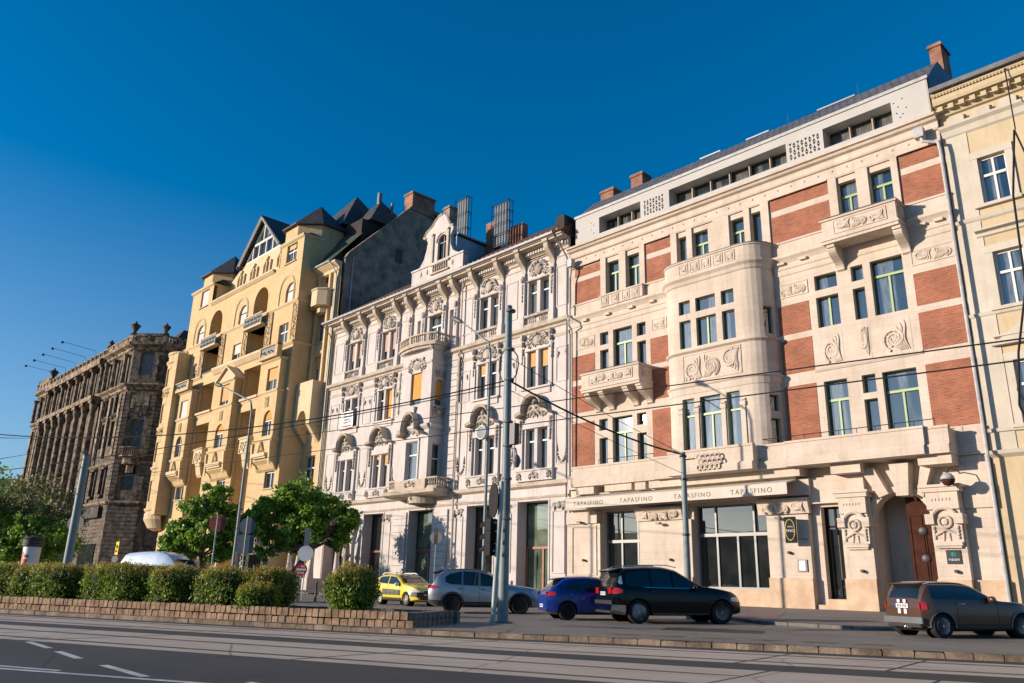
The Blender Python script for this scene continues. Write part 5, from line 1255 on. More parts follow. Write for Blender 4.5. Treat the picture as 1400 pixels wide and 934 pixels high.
# front: left pavilion, colonnade, right pavilion
xs=[-170.0,-166.5]+[-161.3+4.15*k for k in range(7)]+[-130.2,-126.0]
rows=[(6.2,9.6),(12.6,16.0),(19.6,23.4),(24.6,27.2),(29.6,33.0)]
for x in xs:
    for i,(a,b) in enumerate(rows): dw.append((x-.75,x+.75,a,b))
q.wall(FD_,-172.5,XC,.2,35,dw,.6)
cw=[(1.2,3.2,29.9,33.3),(1.25,3.2,18.9,23.2),(1.3,3.1,13.0,16.4)]
q.wall(FC,0,cl,.2,35,cw,.5)
ew=[(3+4*k,4.6+4*k,a,b) for k in range(4) for a,b in rows]; q.wall(FE,0,18,.2,35,ew,.5)
q.slab([(-172.5,DY+.6),(XC-.3,DY+.6),(cxe-.6,cye+.3),(cxe-.6,cye+18),(-172.5,cye+18)],.2,34.9); q.wall(lambda s,z,d:Vector((-172.5-d,s,z)),38,56,.2,35,[],0)
q.build('wall',M['soot'],DB)
for h in dw: window(FD_,*h,DB,d=-.45,fm='soot_pale',glass='glass_old' if h[0]>-131 else 'glass_dim',style='M',fw=.12)
for i,h in enumerate(cw): window(FC,*h,DB,d=-.4,fm='soot_pale',glass='glass_dim',style='M',fw=.12,blind='zincdark' if i==0 else None,bl=1.)
for h in ew[:10]: window(FE,*h,DB,d=-.4,fm='soot_pale',glass='glass_dim',style='M',fw=.12)
t=MB()
for F,a,b in faces:
    t.mould(F,[a-.3,b+.3],[(0,33.6),(.3,33.8),(.3,34.1),(.9,34.4),(1.0,34.75),(0,34.9)])
    t.mould(F,[a-.2,b+.2],[(0,27.6),(.2,27.7),(.25,28.0),(.7,28.3),(.7,28.5),(0,28.6)])
    t.mould(F,[a-.1,b+.1],[(0,16.7),(.15,16.8),(.3,17.1),(0,17.2)]); t.mould(F,[a-.1,b+.1],[(0,10.9),(.3,11.0),(.5,11.2),(.5,11.4),(0,11.5)])
t.build('cornice',M['soot_pale'],DB)
t=MB()
for F,a,b in faces[1:]+[(FD_,-132.4,XC),(FD_,-172.5,-164)]:
    for k in range(19): 
        z=.6+k*.54; t.fb(F,a+.02,b-.02,z,z+.46,0,.07)
for F,a,b in ((FD_,-123.3,-122.0),(FC,0,.7),(FC,cl-.7,cl),(FE,0,1.6),(FD_,-132.4,-131.2),(FD_,-165.2,-164)):
    for k in range(28):
        z=11.7+k*.56
        if not 27.4<z<28.6: t.fb(F,a,b,z,z+.47,0,.12 if F is not FD_ else .2)
t.build('rustication',M['soot'],DB)
t=MB()
for k in range(8):       # giant columns two storeys high
    x=-163.3+4.15*k; t.lathe((x,DY-.75,12.2),[(.62,0),(.62,.4),(.48,.55),(.46,8),(.40,13.6),(.58,14.2),(.68,14.9)],9)
    t.fb(FD_,x-.7,x+.7,11.5,12.2,0,1.45); t.fb(FD_,x-.75,x+.75,27.1,27.7,0,1.5)
    t.lathe((x,DY-.45,28.9),[(.4,0),(.32,.3),(.28,3.6),(.45,4.2)],8); t.fb(FD_,x-.5,x+.5,33.1,33.7,0,1.0)
for x in (-131.8,-128.1,-123.6,-171.9,-168.2,-164.6):
    t.lathe((x,DY-.5,28.9),[(.42,0),(.34,.3),(.3,3.6),(.5,4.3)],8); t.fb(FD_,x-.4,x+.4,18,27.2,0,.35)
t.build('column',M['soot_pale'],DB,smooth=True,auto=.7)
t=MB(); t.fb(FD_,-163.9,-133.7,27.6,28.3,0,1.6); t.fb(FD_,-163.9,-133.7,33.5,34.4,0,1.2); t.build('colonnade_beam',M['soot_pale'],DB)
t=MB(); r5=random.Random(9)
for x in xs:
    for z in (10.0,16.3,23.9,27.4): 
        for k in range(5): t.fball(FD_,x+r5.uniform(-.8,.8),z+r5.uniform(0,.5),.15,.3,.25,.2,6,4,.2)
    t.fb(FD_,x-1.0,x+1.0,16.15,16.45,0,.5); t.fb(FD_,x-1.05,x-.78,12.2,16.15,0,.25); t.fb(FD_,x+.78,x+1.05,12.2,16.15,0,.25); t.fb(FD_,x-1.0,x+1.0,12.1,12.5,0,.5)
for z,w_ in ((24.2,1.4),(17.3,1.6)):
    cluster(t,FC,2.2,z+.3,.15,2.8,1.8,int(z),18,.2)
for k in range(10): t.fball(FC,cl-.5,29.2+k*.4,.15,.25,.25,.2,6,4,.2); t.fball(FE,.8,29.2+k*.4,.15,.3,.25,.2,6,4,.2)
t.build('carving',M['soot'],DB,smooth=True,auto=.8)
t=MB(); t.fb(FC,.9,3.5,24.2,26.9,0,.12); t.build('plaster_panel',M['soot_pale'],DB)
t=MB()                    # corner balcony
pl=[FC(.5,0,0)[:2],FC(.8,0,1.0)[:2],FC(1.6,0,1.5)[:2],FC(2.9,0,1.5)[:2],FC(3.7,0,1.0)[:2],FC(4.0,0,0)[:2]]
t.slab(pl,17.6,17.9); t.slab([(p[0]*.7+FC(2.25,0,0)[0]*.3,p[1]*.7+FC(2.25,0,0)[1]*.3) for p in pl],16.6,17.6); t.slab([(p[0]*.3+FC(2.25,0,0)[0]*.7,p[1]*.3+FC(2.25,0,0)[1]*.7) for p in pl],15.4,16.6)
for i in range(5):
    a=Vector((*pl[i],18.9)); b=Vector((*pl[i+1],18.9)); t.tube([a,b],.09,5)
    for k in range(4): p=a.lerp(b,k/4); t.tube([p,(p.x,p.y,17.9)],.07,4)
t.build('balcony',M['soot_pale'],DB)
t=MB()
for F,a,b in faces:
    n=int((b-a)/2.1)
    for k in range(n+1):
        s=a+(b-a)*k/n; t.fb(F,s-.22,s+.22,34.9,35.9,.1,.6)
    t.fb(F,a,b,35.75,35.95,.1,.6)
    for k in range(int((b-a)/.42)): baluster(t,F(a+.2+k*.42,34.9,.35),.85,.14)
t.fb(FD_,-132.5,XC,34.9,36.1,.2,.5); t.fb(FC,0,cl,34.9,36.2,.1,.5); t.fb(FD_,-172.5,-163.8,34.9,37.0,.2,.5)
t.build('roof_balustrade',M['soot_pale'],DB)
t=MB()
for x,F,h in ((-122.2,FD_,2.2),(-132.4,FD_,1.3),(-172.2,FD_,1.2),(-164.0,FD_,2.4),(cl,FC,1.9)):
    c=F(x,36.0,.3); t.lathe(c,[(.6,0),(.5,.3),(.2,.45),(.55*h/2,.55*h),(.7*h/2,.68*h),(.2,.85*h),(.1,h)],8)
t.build('roof_urn',M['soot'],DB,smooth=True,auto=.6)
t=MB(); t.slab([(-135,44),(cxe-1,44),(cxe-1,60),(-135,60)],34.9,35.5); t.add([(-125.5,42,35.2),(cxe-.5,42.5,35.2),(cxe-.5,58,35.2),(-125.5,58,35.2),(-122.5,45,38.6),(cxe-2,55,38.6)],[(0,1,4),(1,2,5,4),(2,3,5),(3,0,4,5)]); t.build('roof',M['tile_red'],DB)
t=MB(); t.fb(FD_,-131,-124.2,.8,5.6,.16,.2); t.fb(FD_,-162,-134,.8,8.6,-.2,.1); t.build('shop_glazing',M['glass_shop'],DB)
t=MB(); t.fb(FD_,-132.2,-124.0,9.2,10.8,.1,.6); t.build('shop_canopy',M['soot_dark'],DB)
t=MB()
for k in range(5):
    x=-168.3+k*5.7
    t.tube([(x+1,40,35.8),(x,37.5,38.9),(x-1.2,32.2,39.1)],.08,5)
t2=MB()
for k in range(5):
    x=-168.3+k*5.7; o=empty('billboard_lamp',(x,37,35.9),['leftmost, lowest of the five arm lamps above the palace roof','second arm lamp from the left above the palace roof','middle one of the five arm lamps above the palace roof','second arm lamp from the right above the palace roof','rightmost, highest of the five arm lamps above the palace roof'][k],'roof lamp','arm lamps over the palace roof')
    q=MB(); q.tube([(x+.6,39.6,35.5),(x+.4,39.0,38.3),(x-.6,34.0,39.0)],.035,5); q.build('arm',M['iron'],o)
    q=MB(); q.lathe((x-.62,33.9,38.9),[(.1,.22),(.24,0),(.28,-.14),(.0,-.16)],8); q.build('lamp_head',M['iron'],o,smooth=True)
# ------------------------------------------------------------------ beige house at the right edge
RB=empty('beige_house',(-7,40,.4),'beige house with a paler edge strip and white windows, next to the brick house','building')
RY=40.15; FR_=frame(0,RY); FR_2=FR_
XL_=-10.88; XR_=6.0
q=MB(); rh=[]
for k in range(3):
    x0=-9.5+k*3.9
    rh+=[(x0,x0+1.2,19.3,21.75),(x0,x0+1.25,14.1,16.8),(x0+.1,x0+1.4,8.6,11.5)]
q.wall(FR_,XL_,XR_,.2,26,rh,.3); q.box(XL_,XR_,40.5,54,.2,26); q.wall(lambda s,z,d:Vector((XL_-d,s,z)),40.15,41,.2,26,[],0)
q.build('wall',M['rbeige'],RB)
q=MB(); q.fb(FR_,XL_,-9.78,7.5,23.6,0,.04)
for z in range(30): q.fb(FR_,XL_-.02,XL_+.3,.3,.31,0,.01) if z==0 else None
q.build('edge_strip',M['rwhite'],RB)
for h in rh: window(FR_,*h,RB,d=-.2,fm='white_frame',glass='glass',style='X',fw=.1,tr=.62)
t=MB()
for a,b,c,e in rh:
    t.fb(FR_,a-.32,a,c,e,0,.1); t.fb(FR_,b,b+.32,c,e,0,.1); t.fb(FR_,a-.34,b+.34,e,e+.36,0,.12); t.fb(FR_,a-.4,b+.4,c-.16,c,0,.2)
    if e<18: t.mould(FR_,[a-.55,b+.55],[(0,e+.85),(.1,e+.9),(.12,e+1.05),(.35,e+1.12),(.35,e+1.2),(0,e+1.22)])
for a,b,c,e in rh[2::3]:
    t.plate(FR_,[(a-.7,e+.75),(b+.7,e+.75),((a+b)/2,e+1.7)],0,.3)
t.build('window_surround',M['rwhite'],RB)
t=MB(); t.mould(FR_,[XL_-.05,XR_],[(0,23.3),(.1,23.4),(.15,23.7),(.3,23.85),(.3,23.98),(0,24.0)]); t.mould(FR_,[XL_-.02,XR_],[(0,18.5),(.1,18.6),(.15,18.75),(0,18.8)]); t.mould(FR_,[XL_-.02,XR_],[(0,13.75),(.08,13.8),(.12,13.95),(0,14.0)]); t.mould(FR_,[XL_-.02,XR_],[(0,7.2),(.2,7.35),(.25,7.5),(0,7.55)]); t.mould(FR_,[XL_-.02,XR_],[(0,8.3),(.12,8.35),(.14,8.5),(0,8.52)])
t.build('string_course',M['rwhite'],RB)
t=MB(); t.mould(FR_,[XL_-.05,XR_],[(0,24.55),(.15,24.6),(.2,24.75),(.2,25.05),(.55,25.1),(.6,25.25),(.6,25.5),(.72,25.6),(.72,25.72),(0,25.8)])
for k in range(34): t.fb(FR_,XL_+.1+k*.5,XL_+.35+k*.5,24.75,25.0,.2,.5)
for k in range(110): t.fb(FR_,XL_+.05+k*.15,XL_+.12+k*.15,25.5,25.6,.6,.7)
t.build('eaves_cornice',M['rbeige'],RB)
for k in range(14):
    x=-10.1+k*1.16
    t=MB(); t.fb(FR_,x-.38,x+.38,23.99,24.3,0,.28); t.fb(FR_,x-.3,x+.3,24.3,24.42,0,.2); t.build('frieze_bracket',M['rwhite'],RB)
t=MB(); t.mould(FR_,[XL_-.05,XR_],[(.7,25.74),(.95,25.72),(.98,25.95),(.9,26.0),(.7,25.9)]); t.build('gutter',M['zincdark'],RB)
t=MB(); t.mould(FR_,[XL_,XR_],[(.8,25.9),(-6,29),(-12,26),(-12,25.5),(0,25.6)]); t.build('roof',M['tile_red'],RB)
# ------------------------------------------------------------------ ground
def gz(y): return .4*max(0,min(1,(y-12)/28))
TA=math.radians(22.5); CT,ST=math.cos(TA),math.sin(TA)
def tn(t,n): return (t*CT-n*ST, t*ST+n*CT)
def asphalt(name,c1,c2,patch=.5,rough=.8):
    m,nt,b=nodes(name); tc=N(nt,'ShaderNodeTexCoord')
    n1=N(nt,'ShaderNodeTexNoise',i_Scale=.35,i_Detail=6.); L(nt,tc.outputs['Object'],n1.inputs['Vector'])
    n2=N(nt,'ShaderNodeTexNoise',i_Scale=30.,i_Detail=4.); L(nt,tc.outputs['Object'],n2.inputs['Vector'])
    mp=N(nt,'ShaderNodeMapping'); mp.inputs['Rotation'].default_value=(0,0,-TA); mp.inputs['Scale'].default_value=(.08,1.6,1); L(nt,tc.outputs['Object'],mp.inputs[0])
    n3=N(nt,'ShaderNodeTexNoise',i_Scale=1.,i_Detail=5.); L(nt,mp.outputs[0],n3.inputs['Vector'])
    a=N(nt,'ShaderNodeMath',operation='MULTIPLY_ADD'); L(nt,n3.outputs['Fac'],a.inputs[0]); a.inputs[1].default_value=.6; L(nt,n1.outputs['Fac'],a.inputs[2])
    a2=N(nt,'ShaderNodeMath',operation='MULTIPLY_ADD'); L(nt,n2.outputs['Fac'],a2.inputs[0]); a2.inputs[1].default_value=.35; L(nt,a.outputs[0],a2.inputs[2])
    r=ramp(nt,[(.72,c1),(1.22,c2)]); r.color_ramp.elements[1].position=1.0
    mr=N(nt,'ShaderNodeMapRange'); L(nt,a2.outputs[0],mr.inputs[0]); mr.inputs[1].default_value=.55; mr.inputs[2].default_value=1.4; r.color_ramp.elements[0].position=.15; L(nt,mr.outputs[0],r.inputs[0])
    v=N(nt,'ShaderNodeTexVoronoi',feature='DISTANCE_TO_EDGE',i_Scale=.28); mp2=N(nt,'ShaderNodeMixRGB',i_Fac=.12); L(nt,tc.outputs['Object'],mp2.inputs[1]); L(nt,n1.outputs['Color'],mp2.inputs[2]); L(nt,mp2.outputs[0],v.inputs['Vector'])
    rc=ramp(nt,[(0,(1,1,1)),(.006,(0,0,0))]); L(nt,v.outputs['Distance'],rc.inputs[0])
    mx=N(nt,'ShaderNodeMix',data_type='RGBA'); L(nt,rc.outputs[0],mx.inputs['Factor']); L(nt,r.outputs[0],mx.inputs['A']); mx.inputs['B'].default_value=rgb(tuple(x*.35 for x in c1)); L(nt,mx.outputs['Result'],b.inputs['Base Color'])
    b.inputs['Roughness'].default_value=rough; bp=N(nt,'ShaderNodeBump',i_Strength=.5,i_Distance=.01); L(nt,n2.outputs['Fac'],bp.inputs['Height']); L(nt,bp.outputs[0],b.inputs['Normal'])
    return m
M['asph']=asphalt('dark_asphalt',(.026,.025,.025),(.058,.054,.05))
M['asph2']=asphalt('worn_asphalt',(.155,.132,.11),(.27,.228,.188))
M['conc']=asphalt('track_concrete',(.42,.33,.25),(.63,.51,.395))
M['pave']=asphalt('pavement_asphalt',(.165,.14,.118),(.28,.235,.195))
M['pinkpave']=brickmat('pink_paving',(.34,.235,.205),(.27,.185,.16),(.14,.10,.09),bw=.4,bh=.2,mort=.02,vert=False,bump=.4)
M['cobble']=brickmat('pale_cobbles',(.42,.34,.28),(.30,.25,.21),(.12,.10,.085),bw=.13,bh=.11,mort=.02,vert=False,bump=1.)
def sheet(name,polys,mat,dz,kind='structure'):
    b=MB()
    for poly in polys: b.add([(x,y,gz(y)+dz) for x,y in poly],[tuple(range(len(poly)))])
    o=b.build(name,M[mat]); o['kind']=kind; return o
def strip(t0,t1,n0,n1,step=3.):
    k=max(1,int(abs(t1-t0)/step)); ts=lin(t0,t1,k)
    return [[tn(ts[i],n0),tn(ts[i+1],n0),tn(ts[i+1],n1),tn(ts[i],n1)] for i in range(k)]
b=MB(); ys=[-400,-60,0,6,12]+[12+2*k for k in range(1,15)]+[60,600]; xs=[-700,-200,-120,-60,-30,0,40,300]
for i in range(len(xs)-1):
    for j in range(len(ys)-1): b.add([(xs[i],ys[j],gz(ys[j])),(xs[i+1],ys[j],gz(ys[j])),(xs[i+1],ys[j+1],gz(ys[j+1])),(xs[i],ys[j+1],gz(ys[j+1]))],[(0,1,2,3)])
o=b.build('ground',M['asph2']); o['kind']='structure'
T0,T1=-120,60
sheet('near_road',strip(T0,T1,-30,11.1),'asph',.004)
sheet('tram_track',strip(T0,T1,11.1,14.15)+strip(T0,T1,15.2,17.6),'conc',.006)
sheet('track_bed',strip(T0,T1,14.15,15.2),'asph',.004)
sheet('gutter_strip',strip(T0,T1,17.6,18.2),'asph',.004)
b=MB()
for n in (11.62,13.06,15.72,17.15):
    for pl in strip(T0,T1,n-.035,n+.035): b.add([(x,y,gz(y)+.012) for x,y in pl],[(0,1,2,3)])
    for dn in (-.075,.05):
        for pl in strip(T0,T1,n+dn,n+dn+.03): b.add([(x,y,gz(y)+.0105) for x,y in pl],[(0,1,2,3)])
o=b.build('tram_rails',stucco('rail_steel',(.05,.034,.024),(.12,.08,.05),scale=4.,rough=.4)); o['kind']='structure'
b=MB()
for k in range(36):      # slab joints
    t=T0+k*5+1.3*(k%3)
    for n0,n1 in ((11.1,14.15),(15.2,17.6)): 
        pl=[tn(t,n0),tn(t+.05,n0),tn(t+.75,n1),tn(t+.70,n1)]; b.add([(x,y,gz(y)+.0095) for x,y in pl],[(0,1,2,3)])
o=b.build('slab_joints',M['asph']); o['kind']='structure'
# island with kerb
b=MB()
def kerbrow(mb,t0,t1,n0,n1,z0,z1,w,seed,gap=.012):
    r=random.Random(seed); t=t0
    while t<t1:
        l=w*r.uniform(.85,1.2); j=r.uniform(-.012,.012); h=z1+r.uniform(-.012,.012); c=.02
        p=[tn(t+gap,n0+j),tn(t+l-gap,n0+j),tn(t+l-gap,n1),tn(t+gap,n1)]; pi=[tn(t+gap+c,n0+j+c),tn(t+l-gap-c,n0+j+c),tn(t+l-gap-c,n1-c),tn(t+gap+c,n1-c)]
        g=gz(p[0][1]); v=[(x,y,g+z0) for x,y in p]+[(x,y,g+h-c) for x,y in p]+[(x,y,g+h) for x,y in pi]
        mb.add(v,[(0,1,5,4),(1,2,6,5),(2,3,7,6),(3,0,4,7),(4,5,9,8),(5,6,10,9),(6,7,11,10),(7,4,8,11),(8,9,10,11)]); t+=l
kerbrow(b,-75,14,18.2,18.45,-.05,.118,.55,1,.009)
o=b.build('kerb',M['kerbs']); o['kind']='structure'
def islandtop(): 
    out=[]
    for k in range(40):
        t0=-75+89*k/40; t1=-75+89*(k+1)/40
        for j in range(3): n0=18.44+3.2*j/3; n1=18.44+3.2*(j+1)/3; out.append([tn(t0,n0),tn(t1,n0),tn(t1,n1),tn(t0,n1)])
    return out
sheet('island',islandtop(),'asph2',.115)
b=MB(); kerbrow(b,-75,14,21.62,21.8,-.05,.12,1.,2); o=b.build('kerb',M['sett_grey']); o['kind']='structure'
# planter wall
pw=empty('planter_wall',(*tn(-20,18.8),.12),'low planter wall of two courses of brown stone setts behind the kerb','planter')
b=MB(); kerbrow(b,-62,-11.1,18.72,18.95,.11,.28,.22,3,.017); kerbrow(b,-62,-11.1,18.76,18.95,.30,.50,.20,4,.017)
b.build('sett_courses',M['sett'],pw)
b=MB()
r=random.Random(4)
for k in range(10):
    n=18.8+k*.25; v0=tn(-11.1,n); 
    for z0,z1 in ((.11,.29),(.30,.47)):
        p=[tn(-11.3,n+.01),tn(-11.06,n+.01),tn(-11.06-.02*r.random(),n+.24),tn(-11.3,n+.24)]; g=gz(p[0][1]); b.slab(p,g+z0,g+z1)
kerbrow(b,-62,-11.1,21.3,21.5,.11,.45,.6,6)
b.build('end_blocks',M['sett_grey'],pw)
b=MB()
for k in range(60):
    t0=-62+50.8*k/60; t1=-62+50.8*(k+1)/60
    for j in range(4):
        n0=18.9+2.4*j/4; n1=18.9+2.4*(j+1)/4
        b.add([(*tn(a,n),gz(tn(a,n)[1])+.38) for a,n in ((t0,n0),(t1,n0),(t1,n1),(t0,n1))],[(0,1,2,3)])
b.build('soil',M['soil'],pw)
# markings
def paintq(name,quads,mat='white_paint',dz=.009):
    b=MB()
    for q in quads: b.add([(x,y,gz(y)+dz) for x,y in q],[(0,1,2,3)])
    o=b.build(name,M[mat]); o['kind']='structure'
def line(p,q,w):
    p=Vector(p);q=Vector(q);n=Vector((-(q-p).y,(q-p).x)).normalized()*w/2
    return [tuple(p-n),tuple(q-n),tuple(q+n),tuple(p+n)]
paintq('lane_dashes',[line((-17.6,4.5),(-15.95,4.42),.13),line((-15.25,4.36),(-13.8,4.26),.13),line((-12.66,4.24),(-10.97,4.2),.13),line((-20.6,4.6),(-19,4.55),.13)])
paintq('edge_lines',[line((-22,-1.8),(-9.3,4.85),.12),line((-22,-1.1),(-12.2,3.55),.1),line((-9.8,5.0),(-6.2,5.6),.1)])
paintq('yellow_marks',[line(tn(-6+1.1*k,19.6),tn(-5.3+1.1*k,19.6),.16) for k in range(6)],'yellow_paint',.124)
# far side: pavement with kerb along the houses, ramp paving
pav=[]
edge=[(-190,33),(-100,33),(-75,33.5),(-58,33),(-40,32.5),(-26,31.5),(-20,29.5),(-14.6,25.6),(-11.3,25.2),(-8,27.2),(-4,29.5),(10,33),(40,36)]
for i in range(len(edge)-1):
    (x0,y0),(x1,y1)=edge[i],edge[i+1]
    n=4
    for k in range(n):
        a0=(x0,y0+(40.6-y0)*k/n);a1=(x1,y1+(40.6-y1)*k/n);b1=(x1,y1+(40.6-y1)*(k+1)/n);b0=(x0,y0+(40.6-y0)*(k+1)/n); pav.append([a0,a1,b1,b0])
sheet('pavement',pav,'pave',.10)
b=MB()
for i in range(len(edge)-1):
    p=Vector(edge[i]);q=Vector(edge[i+1]);m=max(1,int((q-p).length/1.0)); nn=Vector((-(q-p).y,(q-p).x)).normalized()
    for k in range(m):
        a=p.lerp(q,k/m+.004);c=p.lerp(q,(k+1)/m-.004); g=gz(a.y)
        b.slab([tuple(a-nn*.02),tuple(c-nn*.02),tuple(c+nn*.14),tuple(a+nn*.14)],g-.05,g+.108)
o=b.build('kerb',M['sett_grey']); o['kind']='structure'
sheet('ramp_paving',[[(-20.6,34.4),(-15.2,26.6),(-14.3,26.0),(-18.3,34.4)],[(-22.6,33),(-16.6,27.6),(-15.3,26.7),(-20.7,34.3)]],'pinkpave',.106)
sheet('cobble_strip',[[(-15.2,26.2),(-14.5,25.9),(-11.3,25.5),(-8,27.6),(-8.3,28.6),(-11.5,26.7),(-14.2,27.0)]],'cobble',.108)
sheet('manhole_cover',[[(-12.2+.32*math.cos(a*PI/6),22.6+.32*math.sin(a*PI/6)) for a in range(12)]],'cobble',.006)
sheet('asphalt_patch',[[(-14.5,19.9),(-11.9,21.0),(-12.5,22.2),(-15.1,21.1)],[(-24,15.6+3),(-21.8,19.6),(-22.2,20.7),(-24.4,19.7)],[(-8.5,21.2),(-6.9,21.8),(-7.2,22.6),(-8.8,22.0)],[(-13,8.9-5),(-10.2,5.0),(-10.5,5.8),(-13.4,4.9)]],'asph',.006)
sheet('manhole_cover',[[(tn(-10,16.4)[0]+.35*math.cos(a*PI/7),tn(-10,16.4)[1]+.35*math.sin(a*PI/7)) for a in range(14)],[(-9.6+.3*math.cos(a*PI/6),20.2+.3*math.sin(a*PI/6)) for a in range(12)]],'sett_grey',.011)
# ------------------------------------------------------------------ poles, signs, lights
def pole(b,x,y,z0,z1,r0,r1,n=10): b.tube([(x,y,z0),(x,y,z1)],[r0,r1],n)
G=lambda x,y,dz=0:(x,y,gz(y)+dz)
x,y=-17.75,16.75; zi=gz(y)+.115
cp=empty('catenary_mast',(x,y,zi),'tall thick grey catenary mast standing on the island in front of the silver car','mast')
b=MB(); b.tube([(x,y,zi),(x,y,zi+.5),(x+.0,y,zi+4),(x-.08,y,9.93)],[.17,.155,.138,.11],14); b.build('shaft',M['pole'],cp,smooth=True,auto=.7)
b=MB(); b.lathe((x,y,zi),[(.27,0),(.27,.04),(.2,.07)],12); b.build('base_plate',M['zincdark'],cp)
b=MB()
for z in (3.1,4.3,5.3,6.05,7.4,8.4,9.7): b.lathe((x+.02,y,z),[(.15,0),(.16,.02),(.16,.05),(.15,.07)],12)
b.build('clamp',M['zincdark'],cp)
b=MB(); b.tube([(x-.12,y-.05,8.5),(x-.4,y-.02,8.25),(x-.46,y,7.8),(x-.3,y,7.45),(x-.12,y,7.4)],.02,5); b.tube([(x+.12,y,8.45),(x+.38,y,8.15),(x+.42,y,7.85),(x+.34,y,7.55),(x+.15,y,7.4)],.022,5); b.tube([(x+.17,y-.05,3.4),(x+.3,y-.1,3.7),(x+.2,y-.1,4.2),(x+.15,y,4.3)],.012,4)
b.build('cable_loop',M['wire'],cp)
b=MB(); b.box(x+.2,x+.42,y-.1,y+.1,5.35,6.0); bx=b.build('control_box',M['iron'],cp)
b=MB(); b.tube([(x+.1,y,5.25),(x+.5,y-.12,5.2)],.02,5); b.tube([(x+.5,y-.12,5.2),(x+.55,y-.12,5.0)],.03,5); cb=b.build('camera_arm',M['zincdark'],cp)
b=MB(); b.lathe((x+.56,y-.12,4.72),[(.0,-.12),(.08,-.08),(.1,0),(.12,.03),(.13,.1),(.09,.22),(.04,.28)],10); b.build('dome_camera',M['zincdark'],cp,smooth=True,auto=.8)
# signal mast with head
sx,sy=-17.47,16.15; zs=gz(sy)+.115
sm=empty('traffic_signal',(sx,sy,zs),'black three-lens traffic signal on a slim pale leaning post beside the thick mast','traffic light')
b=MB(); b.tube([(sx-.1,sy-.02,zs),(sx-.04,sy,zs+.15),(sx+.1,sy+.05,zs+3.3),(sx+.12,sy+.05,zs+4.0)],[.09,.075,.075,.07],10); b.build('post',M['pole_pale'],sm,smooth=True,auto=.7)
hx,hy=sx-.17,sy-.06
b=MB()
for k in range(3): b.slab([(hx-.1,hy-.14),(hx+.12,hy-.14),(hx+.12,hy+.14),(hx-.1,hy+.14)],zs+1.87+k*.35,zs+2.21+k*.35)
hd=b.build('signal_head',M['black'],sm)
b=MB()
for k in range(3):
    z=zs+2.06+k*.35; pts=[]; vs=[];fs=[]
    for i in range(9):
        a=-PI*.15+PI*1.3*i/8
        for q,(dx,dz) in enumerate(((-.1,0),(-.36,-.05))): vs.append((hx+dx,hy+.125*math.cos(a),z+dz+.125*math.sin(a)))
    for i in range(8): fs.append((i*2,i*2+2,i*2+3,i*2+1))
    b.add(vs,fs); b.add([(v[0],hy+(v[1]-hy)*.93,z+(v[2]-z)*.93) for v in vs],fs)
b.build('visor',M['black'],hd)
b=MB()
for k in range(3): b.lathe((hx-.1,hy,zs+2.06+k*.35),[(.11,0),(.08,-.03),(0,-.04)],12,axis='x')
b.build('lens',M['interior'],hd,smooth=True)
b=MB(); b.tube([(hx+.1,hy,zs+2.0),(sx+.08,sy+.05,zs+2.0)],.03,5); b.tube([(hx+.1,hy,zs+2.8),(sx+.1,sy+.05,zs+2.8)],.03,5); b.build('bracket',M['pole_pale'],sm)
b=MB(); F=lambda s,z,d:Vector((hx+.05+s*.35,hy-.05-s*.9-d,z))
b.plate(lambda s,z,d:Vector((hx+.1+s,hy-.02-d,z)),[(.2*math.cos(2*PI*k/20),zs+3.45+.5*math.sin(2*PI*k/20)) for k in range(20)],-.02,.02); b.build('back_board',M['black'],sm)
b=MB(); b.lathe((sx-.02,sy-.02,zs+1.95),[(.1,0),(.11,.02),(.11,.45),(.1,.47)],10); 
# lamp with curved arm further back
def streetlamp(bx,by,ztop,hx,hz,label,rad=.09,hy=None,knee=None):
    z0=gz(by); o=empty('street_lamp',(bx,by,z0),label,'street lamp','street lamps with a curved arm')
    hy=by if hy is None else hy
    b=MB(); b.tube([(bx,by,z0),(bx,by,z0+1.3),(bx,by,z0+1.35),(bx,by,ztop)],[rad*1.35,rad*1.3,rad,rad*.7],10); b.build('shaft',M['pole'],o,smooth=True,auto=.7)
    p0=Vector((bx,by,ztop-.05)); p3=Vector((hx,hy,hz)); p1=p0+Vector((0,0,(hz-ztop)*.45)); p2=p0.lerp(p3,.5)+Vector((0,0,(hz-ztop)*.12))
    b=MB(); b.tube([p0,p1.lerp(p0,.5).lerp(p2,.12),p2,p3],[rad*.7,rad*.6,rad*.5,rad*.45],8); b.build('arm',M['pole'],o,smooth=True)
    v=(p3-p2).normalized(); b=MB(); b.tube([p3-v*.15,p3+v*.1,p3+v*.5,p3+v*.95,p3+v*1.05],[.06,.13,.2,.15,.04],8)
    for i,(X,Y,Z) in enumerate(b.v): b.v[i]=(X,Y,p3.z+(Z-p3.z)*.75)
    b.build('lamp_head',M['zincdark'],o,smooth=True); return o
lo=streetlamp(-30.3,27.2,13.1,-32.8,15.35,'grey street lamp with a curved arm and a round speaker, rising behind the silver car')
lx,ly=-30.4,27.2
b=MB(); b.lathe((lx-.02,ly-.25,8.75),[(.36,-.12),(.38,-.06),(.38,.05),(.0,.06)],18,axis='y'); b.build('round_speaker',M['sign_white'],lo,smooth=True,auto=.5)
b=MB(); b.lathe((lx-.02,ly-.38,8.75),[(.33,0),(.0,-.02)],18,axis='y'); b.build('speaker_face',M['sign_back'],lo)
b=MB(); b.tube([(lx,ly,8.4),(lx+.55,ly-.05,8.45)],.03,5); b.tube([(lx,ly,8.6),(lx-.3,ly-.2,8.75)],.03,5); b.build('bracket',M['pole_pale'],lo)
streetlamp(-47.05,22.2,11.45,-52.1,13.85,'grey street lamp with a curved arm between the leafy trees before the ochre house',.1)
# left thick mast
x,y=-47.2,13.2
